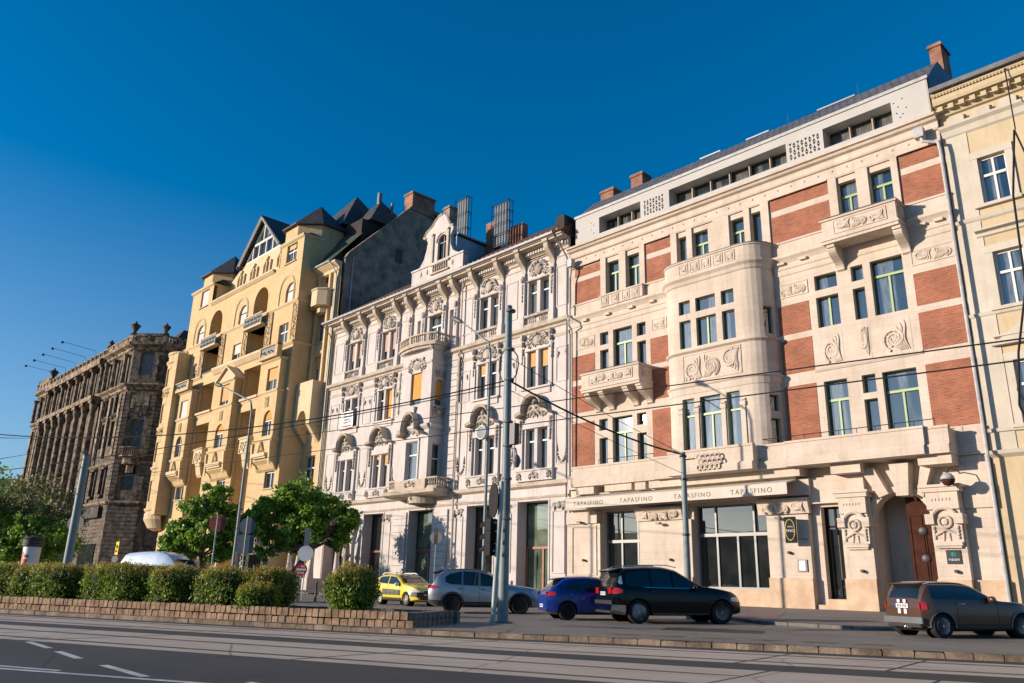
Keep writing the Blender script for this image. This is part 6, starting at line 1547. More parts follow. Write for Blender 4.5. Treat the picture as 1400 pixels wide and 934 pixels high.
# position: foot hidden by the hedge
lm=empty('catenary_mast',(x,y,gz(y)),'thick bare grey mast with a flat top, in front of the sooty palace','mast')
b=MB(); b.tube([(x,y,gz(y)),(x,y,7.45)],[.23,.19],14); b.build('shaft',M['pole'],lm,smooth=True,auto=.6)
b=MB(); b.lathe((x,y,7.44),[(.2,0),(.21,.05),(.0,.06)],14); b.build('cap',M['zincdark'],lm)
# slim mast near the restaurant
x,y=-17.9,26.4
m3=empty('catenary_mast',(x,y,gz(y)),'slim grey mast in front of the awning, foot hidden by the black car','mast')
b=MB(); b.tube([(x,y,gz(y)),(x,y,6.4)],[.13,.1],12); b.build('shaft',M['pole'],m3,smooth=True,auto=.6)
b=MB(); 
for z in (3.2,5.3,6.2): b.lathe((x,y,z),[(.12,0),(.14,.02),(.14,.07),(.12,.09)],10)
b.tube([(x+.1,y,6.1),(x+.55,y,6.1)],.025,5); b.tube([(x-.1,y,6.35),(x-.5,y,6.55)],.02,4); b.build('clamp',M['iron'],m3)
def disc_sign(name,label,x,y,zc,r,ztop,mat,back,group=None,plate=None,face=-.785,pr=.03,dot=None):
    o=empty(name,(x,y,gz(y)),label,'road sign',group)
    b=MB(); b.tube([(x,y,gz(y)),(x,y,ztop)],pr,7); b.build('post',M['pole_pale'],o,smooth=True,auto=.6)
    c,s=math.cos(face),math.sin(face); Fs=lambda a,z,d:Vector((x+a*c+d*s+ (pr+.01)*s*0,y+a*s*1-d*c,z))
    c_,s_=math.cos(TA+.4),math.sin(TA+.4)
    FF=lambda a,z,d:Vector((x+a*c_+d*s_,y+a*s_-d*c_,z))
    b=MB(); b.plate(FF,[(r*math.cos(2*PI*k/24),zc+r*math.sin(2*PI*k/24)) for k in range(24)],back,back+.02*(1 if back>0 else -1)); b.build('disc',M[mat],o)
    if plate: b=MB(); b.fb(FF,-plate[0],plate[0],plate[1],plate[2],min(back,back+.02*(1 if back>0 else -1)),max(back,back+.02*(1 if back>0 else -1))); b.build('plate',M['sign_back'],o)
    return o,FF
disc_sign('round_sign','rust-red round sign seen from behind, in front of the tree with cream blossom',-33.1,14.7,3.45,.36,3.75,'sign_rust',-.05)
disc_sign('round_sign','grey round sign above a rectangular plate, seen from behind, between the leafy trees',-29.0,14.05,3.15,.30,3.5,'sign_back',-.05,plate=(.3,2.15,2.82))
o,FF=disc_sign('no_entry_sign','red no-entry sign with a white bar in front of the leaning tree trunk',-39.0,22.2,1.79,.31,2.1,'sign_red',.04)
b=MB(); b.fb(FF,-.25,.25,1.75,1.84,.063,.07); b.build('bar',M['sign_white'],o)
b=MB(); 
for k in range(4): b.fb(FF,-.16+k*.085,-.1+k*.085,1.58,1.67,.063,.07)
b.fb(FF,-.02,.17,1.92,1.98,.063,.07); b.build('sticker',M['sign_white'],o)
disc_sign('round_sign','pale round sign on a thin post just behind the no-entry sign',-42.9,24.6,2.76,.45,3.9,'sign_white',.04,plate=(.16,3.2,4.2))
disc_sign('round_sign','dark narrow sign with a pale rim in front of the stucco house door',-44.3,35.3,4.3,.42,4.9,'ledge_stone',.05,plate=(.13,3.85,4.95))
disc_sign('round_sign','pale round sign partly hidden behind the thick bare mast',-54,15.0,4.25,.5,4.7,'ledge_stone',-.3)
disc_sign('small_sign','yellow plate above a small pale disc in front of the sooty palace',-80,26.3,2.75,.28,2.9,'sign_white',.05)
o=empty('notice_board',(-80,26.3,gz(26.3)),'bright yellow rectangular notice on a post in front of the sooty palace corner','sign')
b=MB(); b.tube([(-79.9,26.4,.2),(-79.9,26.4,4.4)],.035,6); b.build('post',M['pole_pale'],o)
b=MB(); b.box(-80.3,-79.5,26.28,26.32,3.15,4.3); b.build('board',M['sign_yellow'],o)
b=MB(); b.box(-80.15,-79.65,26.26,26.275,3.35,3.55); b.box(-80.15,-79.65,26.26,26.275,3.7,3.95); b.build('print',M['sign_rust'],o)
o=empty('wall_sign',(-119.5,40.6,4),'small white nameplate on the street side of the sooty palace','sign')
b=MB(); b.fb(FE,.4,1.9,3.6,4.2,.16,.22); b.build('board',M['sign_white'],o)
for i,(x,y,lab) in enumerate([(-40.4,24.0,'nearest dark bollard right of the no-entry sign'),(-40.9,24.9,'second dark bollard, close behind the nearest one'),(-43.5,27.5,'dark bollard standing alone nearer the portal columns')]):
    o=empty('bollard',G(x,y),lab,'bollard','dark bollards by the portal')
    b=MB(); b.lathe(G(x,y),[(.09,0),(.07,.05),(.06,.9),(.075,.95),(.05,1.05),(.0,1.07)],8); b.build('post',M['iron'],o,smooth=True,auto=.6)
# advertising column
x,y=-66,16.0; z0=gz(y)
o=empty('advertising_column',(x,y,z0),'white advertising column with red and blue posters and a dark cap','advertising column')
b=MB(); b.lathe((x,y,z0),[(.62,0),(.62,.25),(.56,.3),(.56,3.05)],20); b.build('drum',M['sign_white'],o,smooth=True,auto=.6)
b=MB(); b.lathe((x,y,z0+3.05),[(.62,0),(.68,.05),(.68,.5),(.72,.55),(.6,.68),(.3,.72),(.0,.74)],20); b.build('cap',M['slate'],o,smooth=True,auto=.6)
for a0,a1,zz0,zz1,m in ((-1.9,-1.2,1.9,2.7,'sign_red'),(-1.1,-.5,2.3,2.5,'sign_red'),(-1.1,-.6,1.5,2.2,'sign_red'),(-2.6,-2.2,1.6,2.8,'sign_red'),(-2.3,-2.0,.4,1.3,'bluesheet'),(-1.6,-1.0,.5,.9,'bluesheet'),(-1.0,-.5,.9,1.3,'blind_pink'),(-1.8,-1.3,1.1,1.5,'blind_pink')):
    b=MB(); b.lathe((x,y,z0),[(.565,zz0),(.565,zz1)],6,a0=a0,a1=a1); b.build('poster',M[m],o,smooth=True)
# overhead wires
def wire(pts,label,r=.02,sag=.25,n=10,nm='overhead_wire'):
    o=empty(nm,pts[0],label,'wire','overhead tram wires'); b=MB()
    for i in range(len(pts)-1):
        a=Vector(pts[i]);c=Vector(pts[i+1]); P=[a.lerp(c,k/n)-Vector((0,0,sag*4*(k/n)*(1-k/n))) for k in range(n+1)]; b.tube(P,r,4)
    b.build('strand',M['wire'],o); return o
W_CP=(-17.7,16.75,6.95); 

wire([(-17.9,16.75,7.43),(-40,7.6,6.96)],'thick upper tram wire running left from the big catenary mast',.022,.75,16)
wire([(-17.9,16.75,7.29),(-39,7.6,5.3)],'tram wire running left from the big mast below the thick one',.016,.2,12)
wire([(-17.7,16.75,7.4),(-18.05,26.4,6.36)],'thick sagging cable between the big mast and the slim mast by the awning',.035,.25,12)
wire([(-17.7,16.75,8.15),(-18.0,26.4,6.4)],'thin stay wire above the thick cable between the two masts',.012,.1)
wire([(-17.7,16.75,7.1),(-18.0,26.4,5.6)],'thin lower stay wire between the two masts',.01,.05)
wire([(3,19.5,6.3),(-172,37.9,19.6)],'long upper span wire crossing in front of all the houses',.02,0,4)
wire([(3,19.4,5.9),(-172,37.9,16.4)],'long lower span wire crossing in front of all the houses',.02,0,4)
wire([(-38,4.5,6.2),(-172,38,26.0)],'thin wire crossing the sky at the left edge, highest of three',.03,0,4)
wire([(-38,5.0,4.9),(-172,38,23)],'thin wire crossing the sky at the left edge, lowest of three',.03,0,4)
wire([(-17.95,16.75,9.7),(-15.8,39.9,19.0)],'thin guy wire rising from the big mast to the brick house',.008,.1) if False else None
wire([(-7.55,39.4,25.6),(-7.55,39.3,22.2)],'straight thin cable hanging from the eaves of the beige house',.03,0,3,'hanging_cable')
wire([(-7.6,39.3,22.2),(-8.1,39.3,19.0),(-8.25,39.3,14.5),(-8.95,39.3,11.6),(-9.3,39.5,9.3),(-8.8,39.5,7.4),(-8.6,39.6,6.2)],'thick slack cable hanging down the beige house front',.05,0,3,'hanging_cable')
wire([(-7.6,39.3,22.2),(-7.0,39.4,19),(-6.9,39.4,15)],'thin slack cable right of the thick one on the beige house',.04,0,3,'hanging_cable')
wire([(-9.0,39.5,11.4),(-9.3,39.6,10),(-8.7,39.6,8.4),(-8.2,39.6,6.4),(-9.0,39.6,5.7)],'looped thin cable low on the beige house front',.025,0,3,'hanging_cable')
# ------------------------------------------------------------------ cars
def interp(pts,x):
    if x<=pts[0][0]: return pts[0][1]
    for (a,b),(c,d) in zip(pts,pts[1:]):
        if x<=c:
            t=(x-a)/(c-a); return b+(d-b)*t
    return pts[-1][1]
def smooth_i(pts,x,w=.06): return (interp(pts,x-w)+2*interp(pts,x)+interp(pts,x+w))/4
def car(name,label,cat,pos,head,P,group=None):
    """local frame: x forward, origin on the ground midway between the rear wheels; P holds the proportions"""
    W=P['W'];WB=P['wb'];RO=P['ro'];FO_=P['fo'];rw=P['rw']; x0=-RO; x1=WB+FO_
    top=P['top']; belt=P['belt']; hw=W/2
    g0=gz(pos[1]); dirv=Vector((math.cos(head),math.sin(head))); yy=pos[1]+dirv.y*WB; pitch=-math.atan2(gz(yy)-g0,WB)
    trk=hw-.02
    # pos is the contact point of the right rear wheel
    ox=pos[0]-math.sin(head)*trk; oy=pos[1]+math.cos(head)*trk
    o=empty(name,(ox,oy,g0+P.get('lift',0)),label,cat,group); o.rotation_euler=(0,pitch,head)
    def plan(x):
        f=min(1,max(0,(x-x0)/.45)); b_=min(1,max(0,(x1-x)/.75))
        return hw*(1-.16*(1-f)**2-.24*(1-b_)**2)
    zb=lambda x: P.get('zb',.22)+.12*max(0,1-(x-x0)/.35)**1+.06*max(0,1-(x1-x)/.4)
    def ring(x,off=0):
        h=plan(x)+off; T=smooth_i(top,x)+off; B=min(smooth_i(belt,x),T-.015); b=zb(x)-off
        gh=max(0,T-B); tum=gh*P.get('tum',.34); rr=h*.955-tum; k=min(1,gh/.3); sh=.06*k
        z=lambda t:b+(B-b)*t
        pts=[(h*.80,b),(h*.965,b+.05),(h*.995,z(.30)),(h,z(.55)),(h*.985,z(.82)),(h*.955,B-.0)]
        ty=T-.055*k-.01
        pts+=[(h*.955-tum*.5,B+(ty-B)*.5),(rr+.015*k,ty),(rr-.05*k-.01,T-.012),(rr*.6,T+.018*k),(0,T+.026*k)]
        return pts
    n=44; xs=sorted(set([round(x0+(x1-x0)*i/n,3) for i in range(n+1)]))
    b=MB(); rings=[]
    for x in xs:
        p=ring(x); full=p+[(-y,z) for y,z in p[-2::-1]]; rings.append(full)
    m=len(rings[0]); vs=[];fs=[]
    for x,rg in zip(xs,rings):
        for (y,z) in rg: vs.append((x,y,z))
    for i in range(len(xs)-1):
        for j in range(m-1): a=i*m+j; fs.append((a,a+m,a+m+1,a+1))
        a=i*m; fs.append((a,a+m-1,a+2*m-1,a+m))
    fs.append(tuple(range(m))[::-1] if False else tuple(range(m))); fs.append(tuple(range((len(xs)-1)*m,len(xs)*m))[::-1])
    b.add(vs,fs); body=b.build('body',P['paint'],o,smooth=True,local=True)
    bm=bmesh.new(); bm.from_mesh(body.data); bmesh.ops.recalc_face_normals(bm,faces=bm.faces); bm.to_mesh(body.data); bm.free()
    # wheel arches cut out
    c=MB()
    for wx in (0,WB):
        for s in (-1,1): c.lathe((wx,s*(hw-.14) ,rw-.0),[(rw*1.13,-.22),(rw*1.13,.22)],28,axis='y')
    cut=c.build('cutter',P['paint'],None,local=True)
    bm=bmesh.new(); bm.from_mesh(cut.data); bmesh.ops.recalc_face_normals(bm,faces=bm.faces); bm.to_mesh(cut.data); bm.free()
    cut.parent=o
    md=body.modifiers.new('b','BOOLEAN'); md.operation='DIFFERENCE'; md.object=cut; md.solver='EXACT'
    bpy.context.view_layer.update(); dg=bpy.context.evaluated_depsgraph_get(); me=bpy.data.meshes.new_from_object(body.evaluated_get(dg))
    body.modifiers.clear(); body.data=me; bpy.data.objects.remove(cut)
    bm=bmesh.new(); bm.from_mesh(me)
    for e in bm.edges:
        if len(e.link_faces)==2 and e.calc_face_angle(0)>.6: e.smooth=False
    for f_ in bm.faces: f_.smooth=True
    bm.to_mesh(me); bm.free()
    c=MB()
    for wx in (0,WB):
        for s in (-1,1): c.lathe((wx,s*(hw-.155),rw),[(rw*1.12,-.19),(rw*1.12,.185)],24,axis='y')
    # open liners
    c2=MB()
    for wx in (0,WB):
        for s in (-1,1):
            c2.lathe((wx,s*(hw-.34),rw),[(0,0),(rw*1.1,0)],20,axis='y')
    c2.build('wheel_well',M['black'],o,local=True)
    # side surface lookup
    def side(x,z,off=.006):
        p=ring(x,off)
        for (ya,za),(yb,zc) in zip(p,p[1:]):
            if za<=z<=zc+1e-6 and zc>za: return ya+(yb-ya)*(z-za)/(zc-za)
        return p[-4][0]
    def sidepoly(poly,off=.008,sgn=-1,sub=6):
        """polygon given in (x,z) laid on the body side as a strip; poly = list of (x,zlow,zhigh)"""
        vs=[];fs=[]; n=4
        pp=[]
        for (a,b2) in zip(poly,poly[1:]):
            for k in range(sub): pp.append(tuple(a[q]+(b2[q]-a[q])*k/sub for q in range(3)))
        pp.append(poly[-1])
        for (x,zl,zh) in pp:
            for k in range(n+1):
                z=zl+(zh-zl)*k/n; vs.append((x,sgn*side(x,z,off),z))
        for i in range(len(pp)-1):
            for k in range(n): a=i*(n+1)+k; fs.append((a,a+n+1,a+n+2,a+1))
        return vs,fs
    def sp(nm,poly,mat,off=.008,both=True,lab=None,par=None):
        for s in ((-1,1) if both else (-1,)):
            q=MB(); q.add(*sidepoly(poly,off,s)); ob=q.build(nm,M[mat] if isinstance(mat,str) else mat,par or o,smooth=True,local=True)
        return ob
    def topsheet(nm,xa,xb,fr,mat,off=.008,zl=None,k0=7):
        """glass across the car: windscreen or rear window"""
        q=MB(); vs=[];fs=[]; N_=8; X=lin(xa,xb,8)
        for x in X:
            p=ring(x,off); hwd=p[8][0]*fr
            for k in range(-N_,N_+1):
                y=hwd*k/N_; ay=abs(y); z=p[-1][1]
                for (ya,za),(yb,zc) in zip(p[7:],p[8:]):
                    if yb<=ay<=ya: z=za+(zc-za)*(ya-ay)/max(1e-6,ya-yb)
                vs.append((x,y,z))
        w_=2*N_+1
        for i in range(len(X)-1):
            for k in range(w_-1): a=i*w_+k; fs.append((a,a+w_,a+w_+1,a+1))
        q.add(vs,fs); return q.build(nm,M[mat],o,smooth=True,local=True)
    for wpoly in P['windows']:
        pl=[]
        for (x,zl,zh) in wpoly:
            T=smooth_i(top,x)-.085; B=smooth_i(belt,x)+.02; pl.append((x,max(zl,B),min(zh,T)))
        sp('side_window',pl,'glass_car',.009)
    topsheet('windscreen',P['ws'][0],P['ws'][1],.93,'glass_car'); topsheet('rear_window',P['rwn'][0],P['rwn'][1],P['rwn'][2],'glass_car')
    # wheels
    for wx in (0,WB):
        for s in (-1,1):
            y=s*(hw-.125)
            t=MB(); q=s
            t.lathe((wx,y,rw),[(rw*.66,-.10),(rw*.9,-.11),(rw*.985,-.085),(rw,-.04),(rw,.04),(rw*.985,.085),(rw*.9,.11),(rw*.66,.10)],30,axis='y')
            ty=t.build('wheel',M['tyre'],o,smooth=True,local=True,auto=.7)
            t=MB(); yo=y+s*.085
            t.lathe((wx,y,rw),[(rw*.68,-.10),(rw*.70,s*.10 if s>0 else .10),(rw*.66,.085)],30,axis='y')
            t.lathe((wx,yo+s*.0,rw),[(rw*.60,-s*.05),(rw*.61,s*.004),(rw*.67,s*.006),(rw*.69,-s*.02)],28,axis='y')
            for k in range(P['spokes']):
                a=2*PI*k/P['spokes']+.2; wd=P.get('sw',.035)
                ca,sa=math.cos(a),math.sin(a); r0,r1=.04,rw*.67
                px=[(r0,-wd*.8),(r1,-wd),(r1,wd),(r0,wd*.8)]
                v=[(wx+ca*r_-sa*w2,yo+s*(.01 if r_<.1 else .0),rw+sa*r_+ca*w2) for r_,w2 in px]; v2=[(a_,b_-s*.05,c_) for a_,b_,c_ in v]
                t.add(v+v2,[(0,1,2,3),(7,6,5,4),(0,4,5,1),(1,5,6,2),(2,6,7,3),(3,7,4,0)])
            t.lathe((wx,yo+s*.012,rw),[(.07,-s*.05),(.065,0),(0,s*.005)],12,axis='y')
            t.build('rim',M[P['rim']],ty,smooth=False,local=True)
            t=MB(); t.lathe((wx,yo-s*.06,rw),[(0,0),(rw*.66,0)],20,axis='y'); t.lathe((wx,yo-s*.05,rw),[(rw*.4,0),(rw*.4,s*.01),(0,s*.01)],16,axis='y'); t.build('brake_disc',M['black'],ty,local=True)
    # door seams
    for xs_ in P['seams']:
        zt=smooth_i(belt,xs_)-.0
        q=MB()
        for s in (-1,1): q.tube([(xs_+ .0*k,s*side(xs_,z,.001),z) for k,z in enumerate(lin(zb(xs_)+.1,zt,6))],.006,4)
        q.build('door_seam',M['black'],o,local=True)
    for hx_,hz_ in P['handles']:
        for s in (-1,1):
            q=MB(); q.tube([(hx_-.09,s*side(hx_,hz_,.01),hz_),(hx_-.05,s*side(hx_,hz_,.04),hz_+.005),(hx_+.05,s*side(hx_,hz_,.04),hz_+.005),(hx_+.09,s*side(hx_,hz_,.01),hz_)],.014,5); q.build('door_handle',M[P.get('hm','trim')] if not P.get('hp') else P['paint'],o,smooth=True,local=True)
    for s in (-1,1):
        mx_,mz_=P['mirror']; y=s*(side(mx_,mz_,0)+.14)
        q=MB(); q.ball((mx_,y,mz_),.09,.13,.085,10,7); q.tube([(mx_,y-s*.16,mz_-.05),(mx_,y-s*.05,mz_-.03)],.03,5); q.build('wing_mirror',P.get('mirmat',P['paint']),o,smooth=True,local=True)
    # lamps and plates
    for s in (-1,1):
        tx,tz,tl,th=P['tail']
        for mm,nm in ((M['taillight'],'tail_light'),):
            q=MB(); pts=[]
            vs,fs=sidepoly([(x0+.015,tz-th/2,tz+th/2),(x0+tl*.5,tz-th/2,tz+th/2),(x0+tl,tz-th*P.get('tt',.3),tz+th*P.get('tt',.3))],.012,s,5); q.add(vs,fs)
            y=s*side(x0+.01,tz,0); q.box(x0-.015,x0+.04,min(y,y-s*P.get('tin',.22)),max(y,y-s*P.get('tin',.22)),tz-th/2,tz+th/2)
            q.build(nm,mm,o,smooth=False,local=True)
        hx2=x1; hl=P['head']
        q=MB(); vs,fs=sidepoly([(x1-hl[1],hl[0]-hl[2]*.3,hl[0]+hl[2]*.4),(x1-.18,hl[0]-hl[2]*.5,hl[0]+hl[2]*.5),(x1-.02,hl[0]-hl[2]*.5,hl[0]+hl[2]*.45)],.01,s,5); q.add(vs,fs)
        y=s*side(x1-.01,hl[0],0); q.box(x1-.03,x1+.012,min(y,y-s*.3),max(y,y-s*.3),hl[0]-hl[2]*.45,hl[0]+hl[2]*.4); q.build('head_lamp',M['lens'],o,local=True)
    pz=P['plate']; q=MB(); q.box(x0-.035,x0-.0,-.26,.26,pz-.055,pz+.055); pb=q.build('number_plate',M['plate'],o,local=True)
    q=MB(); q.box(x0-.037,x0-.034,.21,.26,pz-.055,pz+.055); q.build('plate_band',M['eu_blue'],pb,local=True)
    q=MB()
    for k,yk in enumerate((.15,.09,.03,-.06,-.12,-.18)): q.box(x0-.037,x0-.034,yk-.016,yk+.016,pz-.035,pz+.035)
    q.build('plate_lettering',M['black'],pb,local=True)
    # lower bumper and sill trim
    sp('side_skirt',[(rw*1.25,zb(0)+.01,zb(0)+P.get('sk',.09)),(WB-rw*1.25,zb(0)+.01,zb(0)+P.get('sk',.09))],P.get('skm','trim'),.012)
    q=MB()
    for s in (-1,1):
        vs,fs=sidepoly([(x0+.01,zb(x0)+.01,P.get('bz',.42)),(-rw*1.22,zb(-.5)+.01,P.get('bz',.42)-.03)],.01,s,5); q.add(vs,fs)
    h0=ring(x0,.0)[3][0]; q.box(x0-.02,x0+.03,-h0*.96,h0*.96,zb(x0)+.0,P.get('bz',.42)); q.build('rear_bumper',M[P.get('bm','trim')],o,local=True)
    q=MB(); h1=ring(x1,.0)[3][0]; q.box(x1-.03,x1+.02,-h1*.8,h1*.8,zb(x1)+.03,.5); q.box(x1-.02,x1+.015,-h1*.5,h1*.5,P['head'][0]-.13,P['head'][0]+.03); q.build('grille',M['trim'],o,local=True)
    q=MB()
    q.box(-.35,WB+.35,-hw*.72,hw*.72,zb(0)-.02,zb(0)+.15); q.build('underbody',M['black'],o,local=True)
    o['_x']=1; del o['_x']
    return o,dict(x0=x0,x1=x1,sp=sp,side=side,ring=ring,topsheet=topsheet,zb=zb,sidepoly=sidepoly)
PB=paint('paint_black',(.003,.004,.005),rough=.22,coat=.35)
PS=paint('paint_silver',(.34,.35,.37),rough=.3,metal=.75)
PU=paint('paint_blue',(.005,.03,.20),rough=.25,coat=.6)
PM=paint('paint_brown_grey',(.115,.066,.045),rough=.28,metal=.4,coat=.5)
PY=paint('paint_yellow',(.68,.52,.008),rough=.3)
# black SUV
o,K=car('parked_suv','black SUV with red tail lights and a silver sill strip, before the restaurant','car',(-16.71,21.84),math.radians(58.5),dict(
 W=1.93,wb=2.915,ro=.88,fo=.76,rw=.375,zb=.27,paint=PB,tum=.36,
 top=[(-.88,.93),(-.87,1.02),(-.82,1.08),(-.58,1.55),(-.5,1.69),(-.3,1.74),(.4,1.79),(1.0,1.78),(1.4,1.70),(1.95,1.38),(2.25,1.2),(2.8,1.13),(3.35,1.03),(3.58,.93),(3.66,.78),(3.68,.7)],
 belt=[(-1,.95),(-.7,1.14),(0,1.13),(1,1.11),(2.2,1.08),(2.6,1.06),(3.3,.96),(3.68,.7)],
 windows=[[(-.42,1.2,1.5),(-.25,1.15,1.6),(.42,1.1,1.75)],[(.50,1.1,1.75),(1.18,1.1,1.75)],[(1.26,1.1,1.75),(1.6,1.1,1.7),(2.02,1.09,1.4)]],
 ws=(1.42,2.2),rwn=(-.79,-.54,.88),spokes=10,sw=.026,rim='alloy',seams=(.38,1.22,2.15),handles=((.55,1.0),(1.38,.98)),mirror=(1.92,1.14),
 tail=(0,1.02,.34,.19),tt=.25,tin=.28,head=(.78,.42,.15),plate=.93,bz=.60,bm='chrome',sk=.05,skm='chrome'))
x0=K['x0']
K['sp']('body_moulding',[(.2,1.125,1.15),(2.08,1.10,1.12)],'chrome',.014)
q=MB(); q.box(x0-.03,x0+.02,-.86,.86,.60,.72); q.box(x0-.045,x0,-.75,.75,.33,.4); q.build('bumper_trim',M['trim'],o,local=True)
q=MB(); q.mould(lambda s,z,d:Vector((d,s,z)),[-.6,.6],[(-.78,1.62),(-.86,1.66),(-.45,1.75),(-.4,1.72)]); q.build('roof_spoiler',PB,o,local=True)
for s in (-1,1):
    q=MB(); q.tube([(-.4,s*.66,1.76),(-.2,s*.66,1.83),(1.1,s*.66,1.85),(1.45,s*.66,1.78)],.018,6); q.build('roof_rail',M['chrome'],o,smooth=True,local=True)
q=MB(); y=-K['side'](-.55,1.45,.012); vs,fs=K['sidepoly']([(-.66,1.28,1.30),(-.60,1.22,1.46),(-.52,1.24,1.50)],.012,-1,3); q.add(vs,fs); q.build('window_sticker',M['bluesheet'],o,local=True)
# silver SUV
o,K=car('parked_suv','silver SUV with black wheel arches, standing behind the catenary mast','car',(-25.43,21.24),math.radians(50),dict(
 W=1.86,wb=2.69,ro=.95,fo=.96,rw=.355,zb=.25,paint=PS,tum=.34,
 top=[(-.95,.86),(-.92,1.0),(-.86,1.06),(-.62,1.42),(-.48,1.58),(-.3,1.65),(.4,1.69),(1.0,1.67),(1.4,1.58),(1.95,1.3),(2.25,1.12),(2.9,1.04),(3.3,.98),(3.55,.88),(3.64,.75)],
 belt=[(-1,.9),(-.6,1.16),(0,1.08),(1,1.04),(2.0,1.0),(2.4,.98),(3.2,.9),(3.65,.7)],
 windows=[[(-.30,1.2,1.38),(-.12,1.1,1.5),(.35,1.08,1.62)],[(.42,1.06,1.62),(1.02,1.05,1.62)],[(1.1,1.05,1.62),(1.5,1.04,1.55),(2.0,1.02,1.3)]],
 ws=(1.42,2.15),rwn=(-.82,-.52,.86),spokes=5,sw=.05,rim='rim_dark',seams=(.38,1.06,2.08),handles=((.28,.94),(1.2,.92)),mirror=(1.92,1.06),
 tail=(0,1.0,.42,.14),tt=.1,tin=.3,head=(.84,.5,.13),plate=.80,bz=.52,bm='trim',sk=.2))
for wx in (0,2.69):
    for s in (-1,1):
        q=MB(); rw=.355; pts=[]
        ang=lin(-.25,PI+.25,16)
        vs=[];fs=[]
        for a in ang:
            for r_ in (1.13,1.34):
                X=wx+rw*r_*math.cos(a); Z=max(rw+rw*r_*math.sin(a),.26); vs.append((X,s*K['side'](X,Z,.02),Z))
        for i in range(len(ang)-1): fs.append((i*2,i*2+2,i*2+3,i*2+1))
        q.add(vs,fs); q.build('arch_trim',M['trim'],o,local=True)
q=MB(); q.mould(lambda s,z,d:Vector((d,s,z)),[-.62,.62],[(-.72,1.50),(-.84,1.54),(-.42,1.66),(-.38,1.62)]); q.build('roof_spoiler',M['trim'],o,local=True)
K['topsheet']('black_roof',-.40,1.40,1.0,'trim',.01)
# blue hatchback
o,K=car('parked_hatchback','dark blue hatchback half hidden behind the black SUV','car',(-19.46,21.44),math.radians(57),dict(
 W=1.70,wb=2.46,ro=.72,fo=.78,rw=.31,zb=.20,paint=PU,tum=.36,
 top=[(-.72,.80),(-.70,.90),(-.62,.97),(-.30,1.22),(-.12,1.36),(.1,1.42),(.7,1.45),(1.2,1.42),(1.6,1.27),(2.0,1.02),(2.4,.95),(2.9,.85),(3.15,.74),(3.23,.6)],
 belt=[(-.75,.84),(-.4,.97),(0,.95),(1,.92),(2,.88),(2.5,.86),(3.2,.6)],
 windows=[[(-.02,1.02,1.16),(.15,.98,1.25),(.5,.97,1.35)],[(.56,.96,1.36),(.95,.95,1.36)],[(1.02,.95,1.36),(1.45,.94,1.3),(1.85,.92,1.08)]],
 ws=(1.3,1.93),rwn=(-.52,-.14,.84),spokes=5,sw=.04,rim='rim_dark',seams=(.05,.98,1.92),handles=((.2,.84),(1.12,.82)),hp=1,mirror=(1.8,.93),
 tail=(0,.87,.3,.14),tt=.35,tin=.06,head=(.66,.4,.15),plate=.47,bz=.30,bm='trim'))
q=MB(); q.mould(lambda s,z,d:Vector((d,s,z)),[-.5,.5],[(-.22,1.33),(-.4,1.35),(-.02,1.42),(.02,1.39)]); q.build('roof_spoiler',M['trim'],o,local=True)
# small brown hatchback at the right
o,K=car('parked_small_car','brown-grey retro hatchback with white stripes, before the archway','car',(-8.08,23.53),math.radians(58.4),dict(
 W=1.69,wb=2.467,ro=.54,fo=.62,rw=.31,zb=.19,paint=PM,tum=.24,
 top=[(-.54,.76),(-.53,.88),(-.50,.96),(-.36,1.30),(-.28,1.38),(-.1,1.405),(.5,1.41),(.95,1.385),(1.15,1.32),(1.72,.99),(1.85,.955),(2.6,.91),(2.95,.82),(3.05,.68),(3.08,.6)],
 belt=[(-.6,.82),(-.45,.96),(0,.95),(1,.94),(1.9,.92),(2.3,.88),(3.08,.6)],
 windows=[[(-.22,1.0,1.3),(-.1,.99,1.33),(.45,.98,1.34)],[(.50,.98,1.34),(1.0,.98,1.34),(1.3,.97,1.28),(1.62,.96,1.03)]],
 ws=(1.12,1.72),rwn=(-.485,-.335,.86),spokes=8,sw=.04,rim='alloy',seams=(.46,1.72),handles=((.64,.86),),hm='chrome',mirror=(1.5,.99),
 tail=(0,.80,.15,.20),tt=.4,tin=.04,head=(.74,.3,.2),plate=.80,bz=.26,bm='trim'))
x0=K['x0']
q=MB()
for y0 in (-.17,.07):
    q.box(x0-.02,x0+.01,y0,y0+.1,.60,.72); q.box(x0-.02,x0+.01,y0,y0+.1,.88,.96)
q.build('rear_stripe',M['text_white'],o,local=True)
for ys in (-.2,.08):
    q=MB(); vs=[];fs=[]
    X=lin(-.2,1.25,10)
    for x in X:
        for y in (ys,ys+.12): vs.append((x,y,K['ring'](x,.012)[-1][1]-.004))
    for i in range(len(X)-1): fs.append((i*2,i*2+2,i*2+3,i*2+1))
    q.add(vs,fs); q.build('roof_stripe',M['text_white'],o,local=True)
q=MB(); q.mould(lambda s,z,d:Vector((d,s,z)),[-.55,.55],[(-.34,1.33),(-.48,1.365),(-.16,1.42),(-.12,1.38)]); q.build('roof_spoiler',PM,o,local=True)
q=MB(); q.tube([(x0-.02,-.02,.27),(x0+.2,-.02,.27)],.045,10); q.tube([(x0-.02,-.12,.27),(x0+.2,-.12,.27)],.045,10); q.build('exhaust',M['chrome'],o,smooth=True,local=True)
q=MB(); q.box(x0-.05,x0,-.76,.76,.36,.52); q.build('bumper_bar',PS,o,local=True)
K['topsheet']('lit_roof_sheet',-.28,.95,1.0,'zinc',.01)  # paler sheet over the brown roof, painting in its lit look
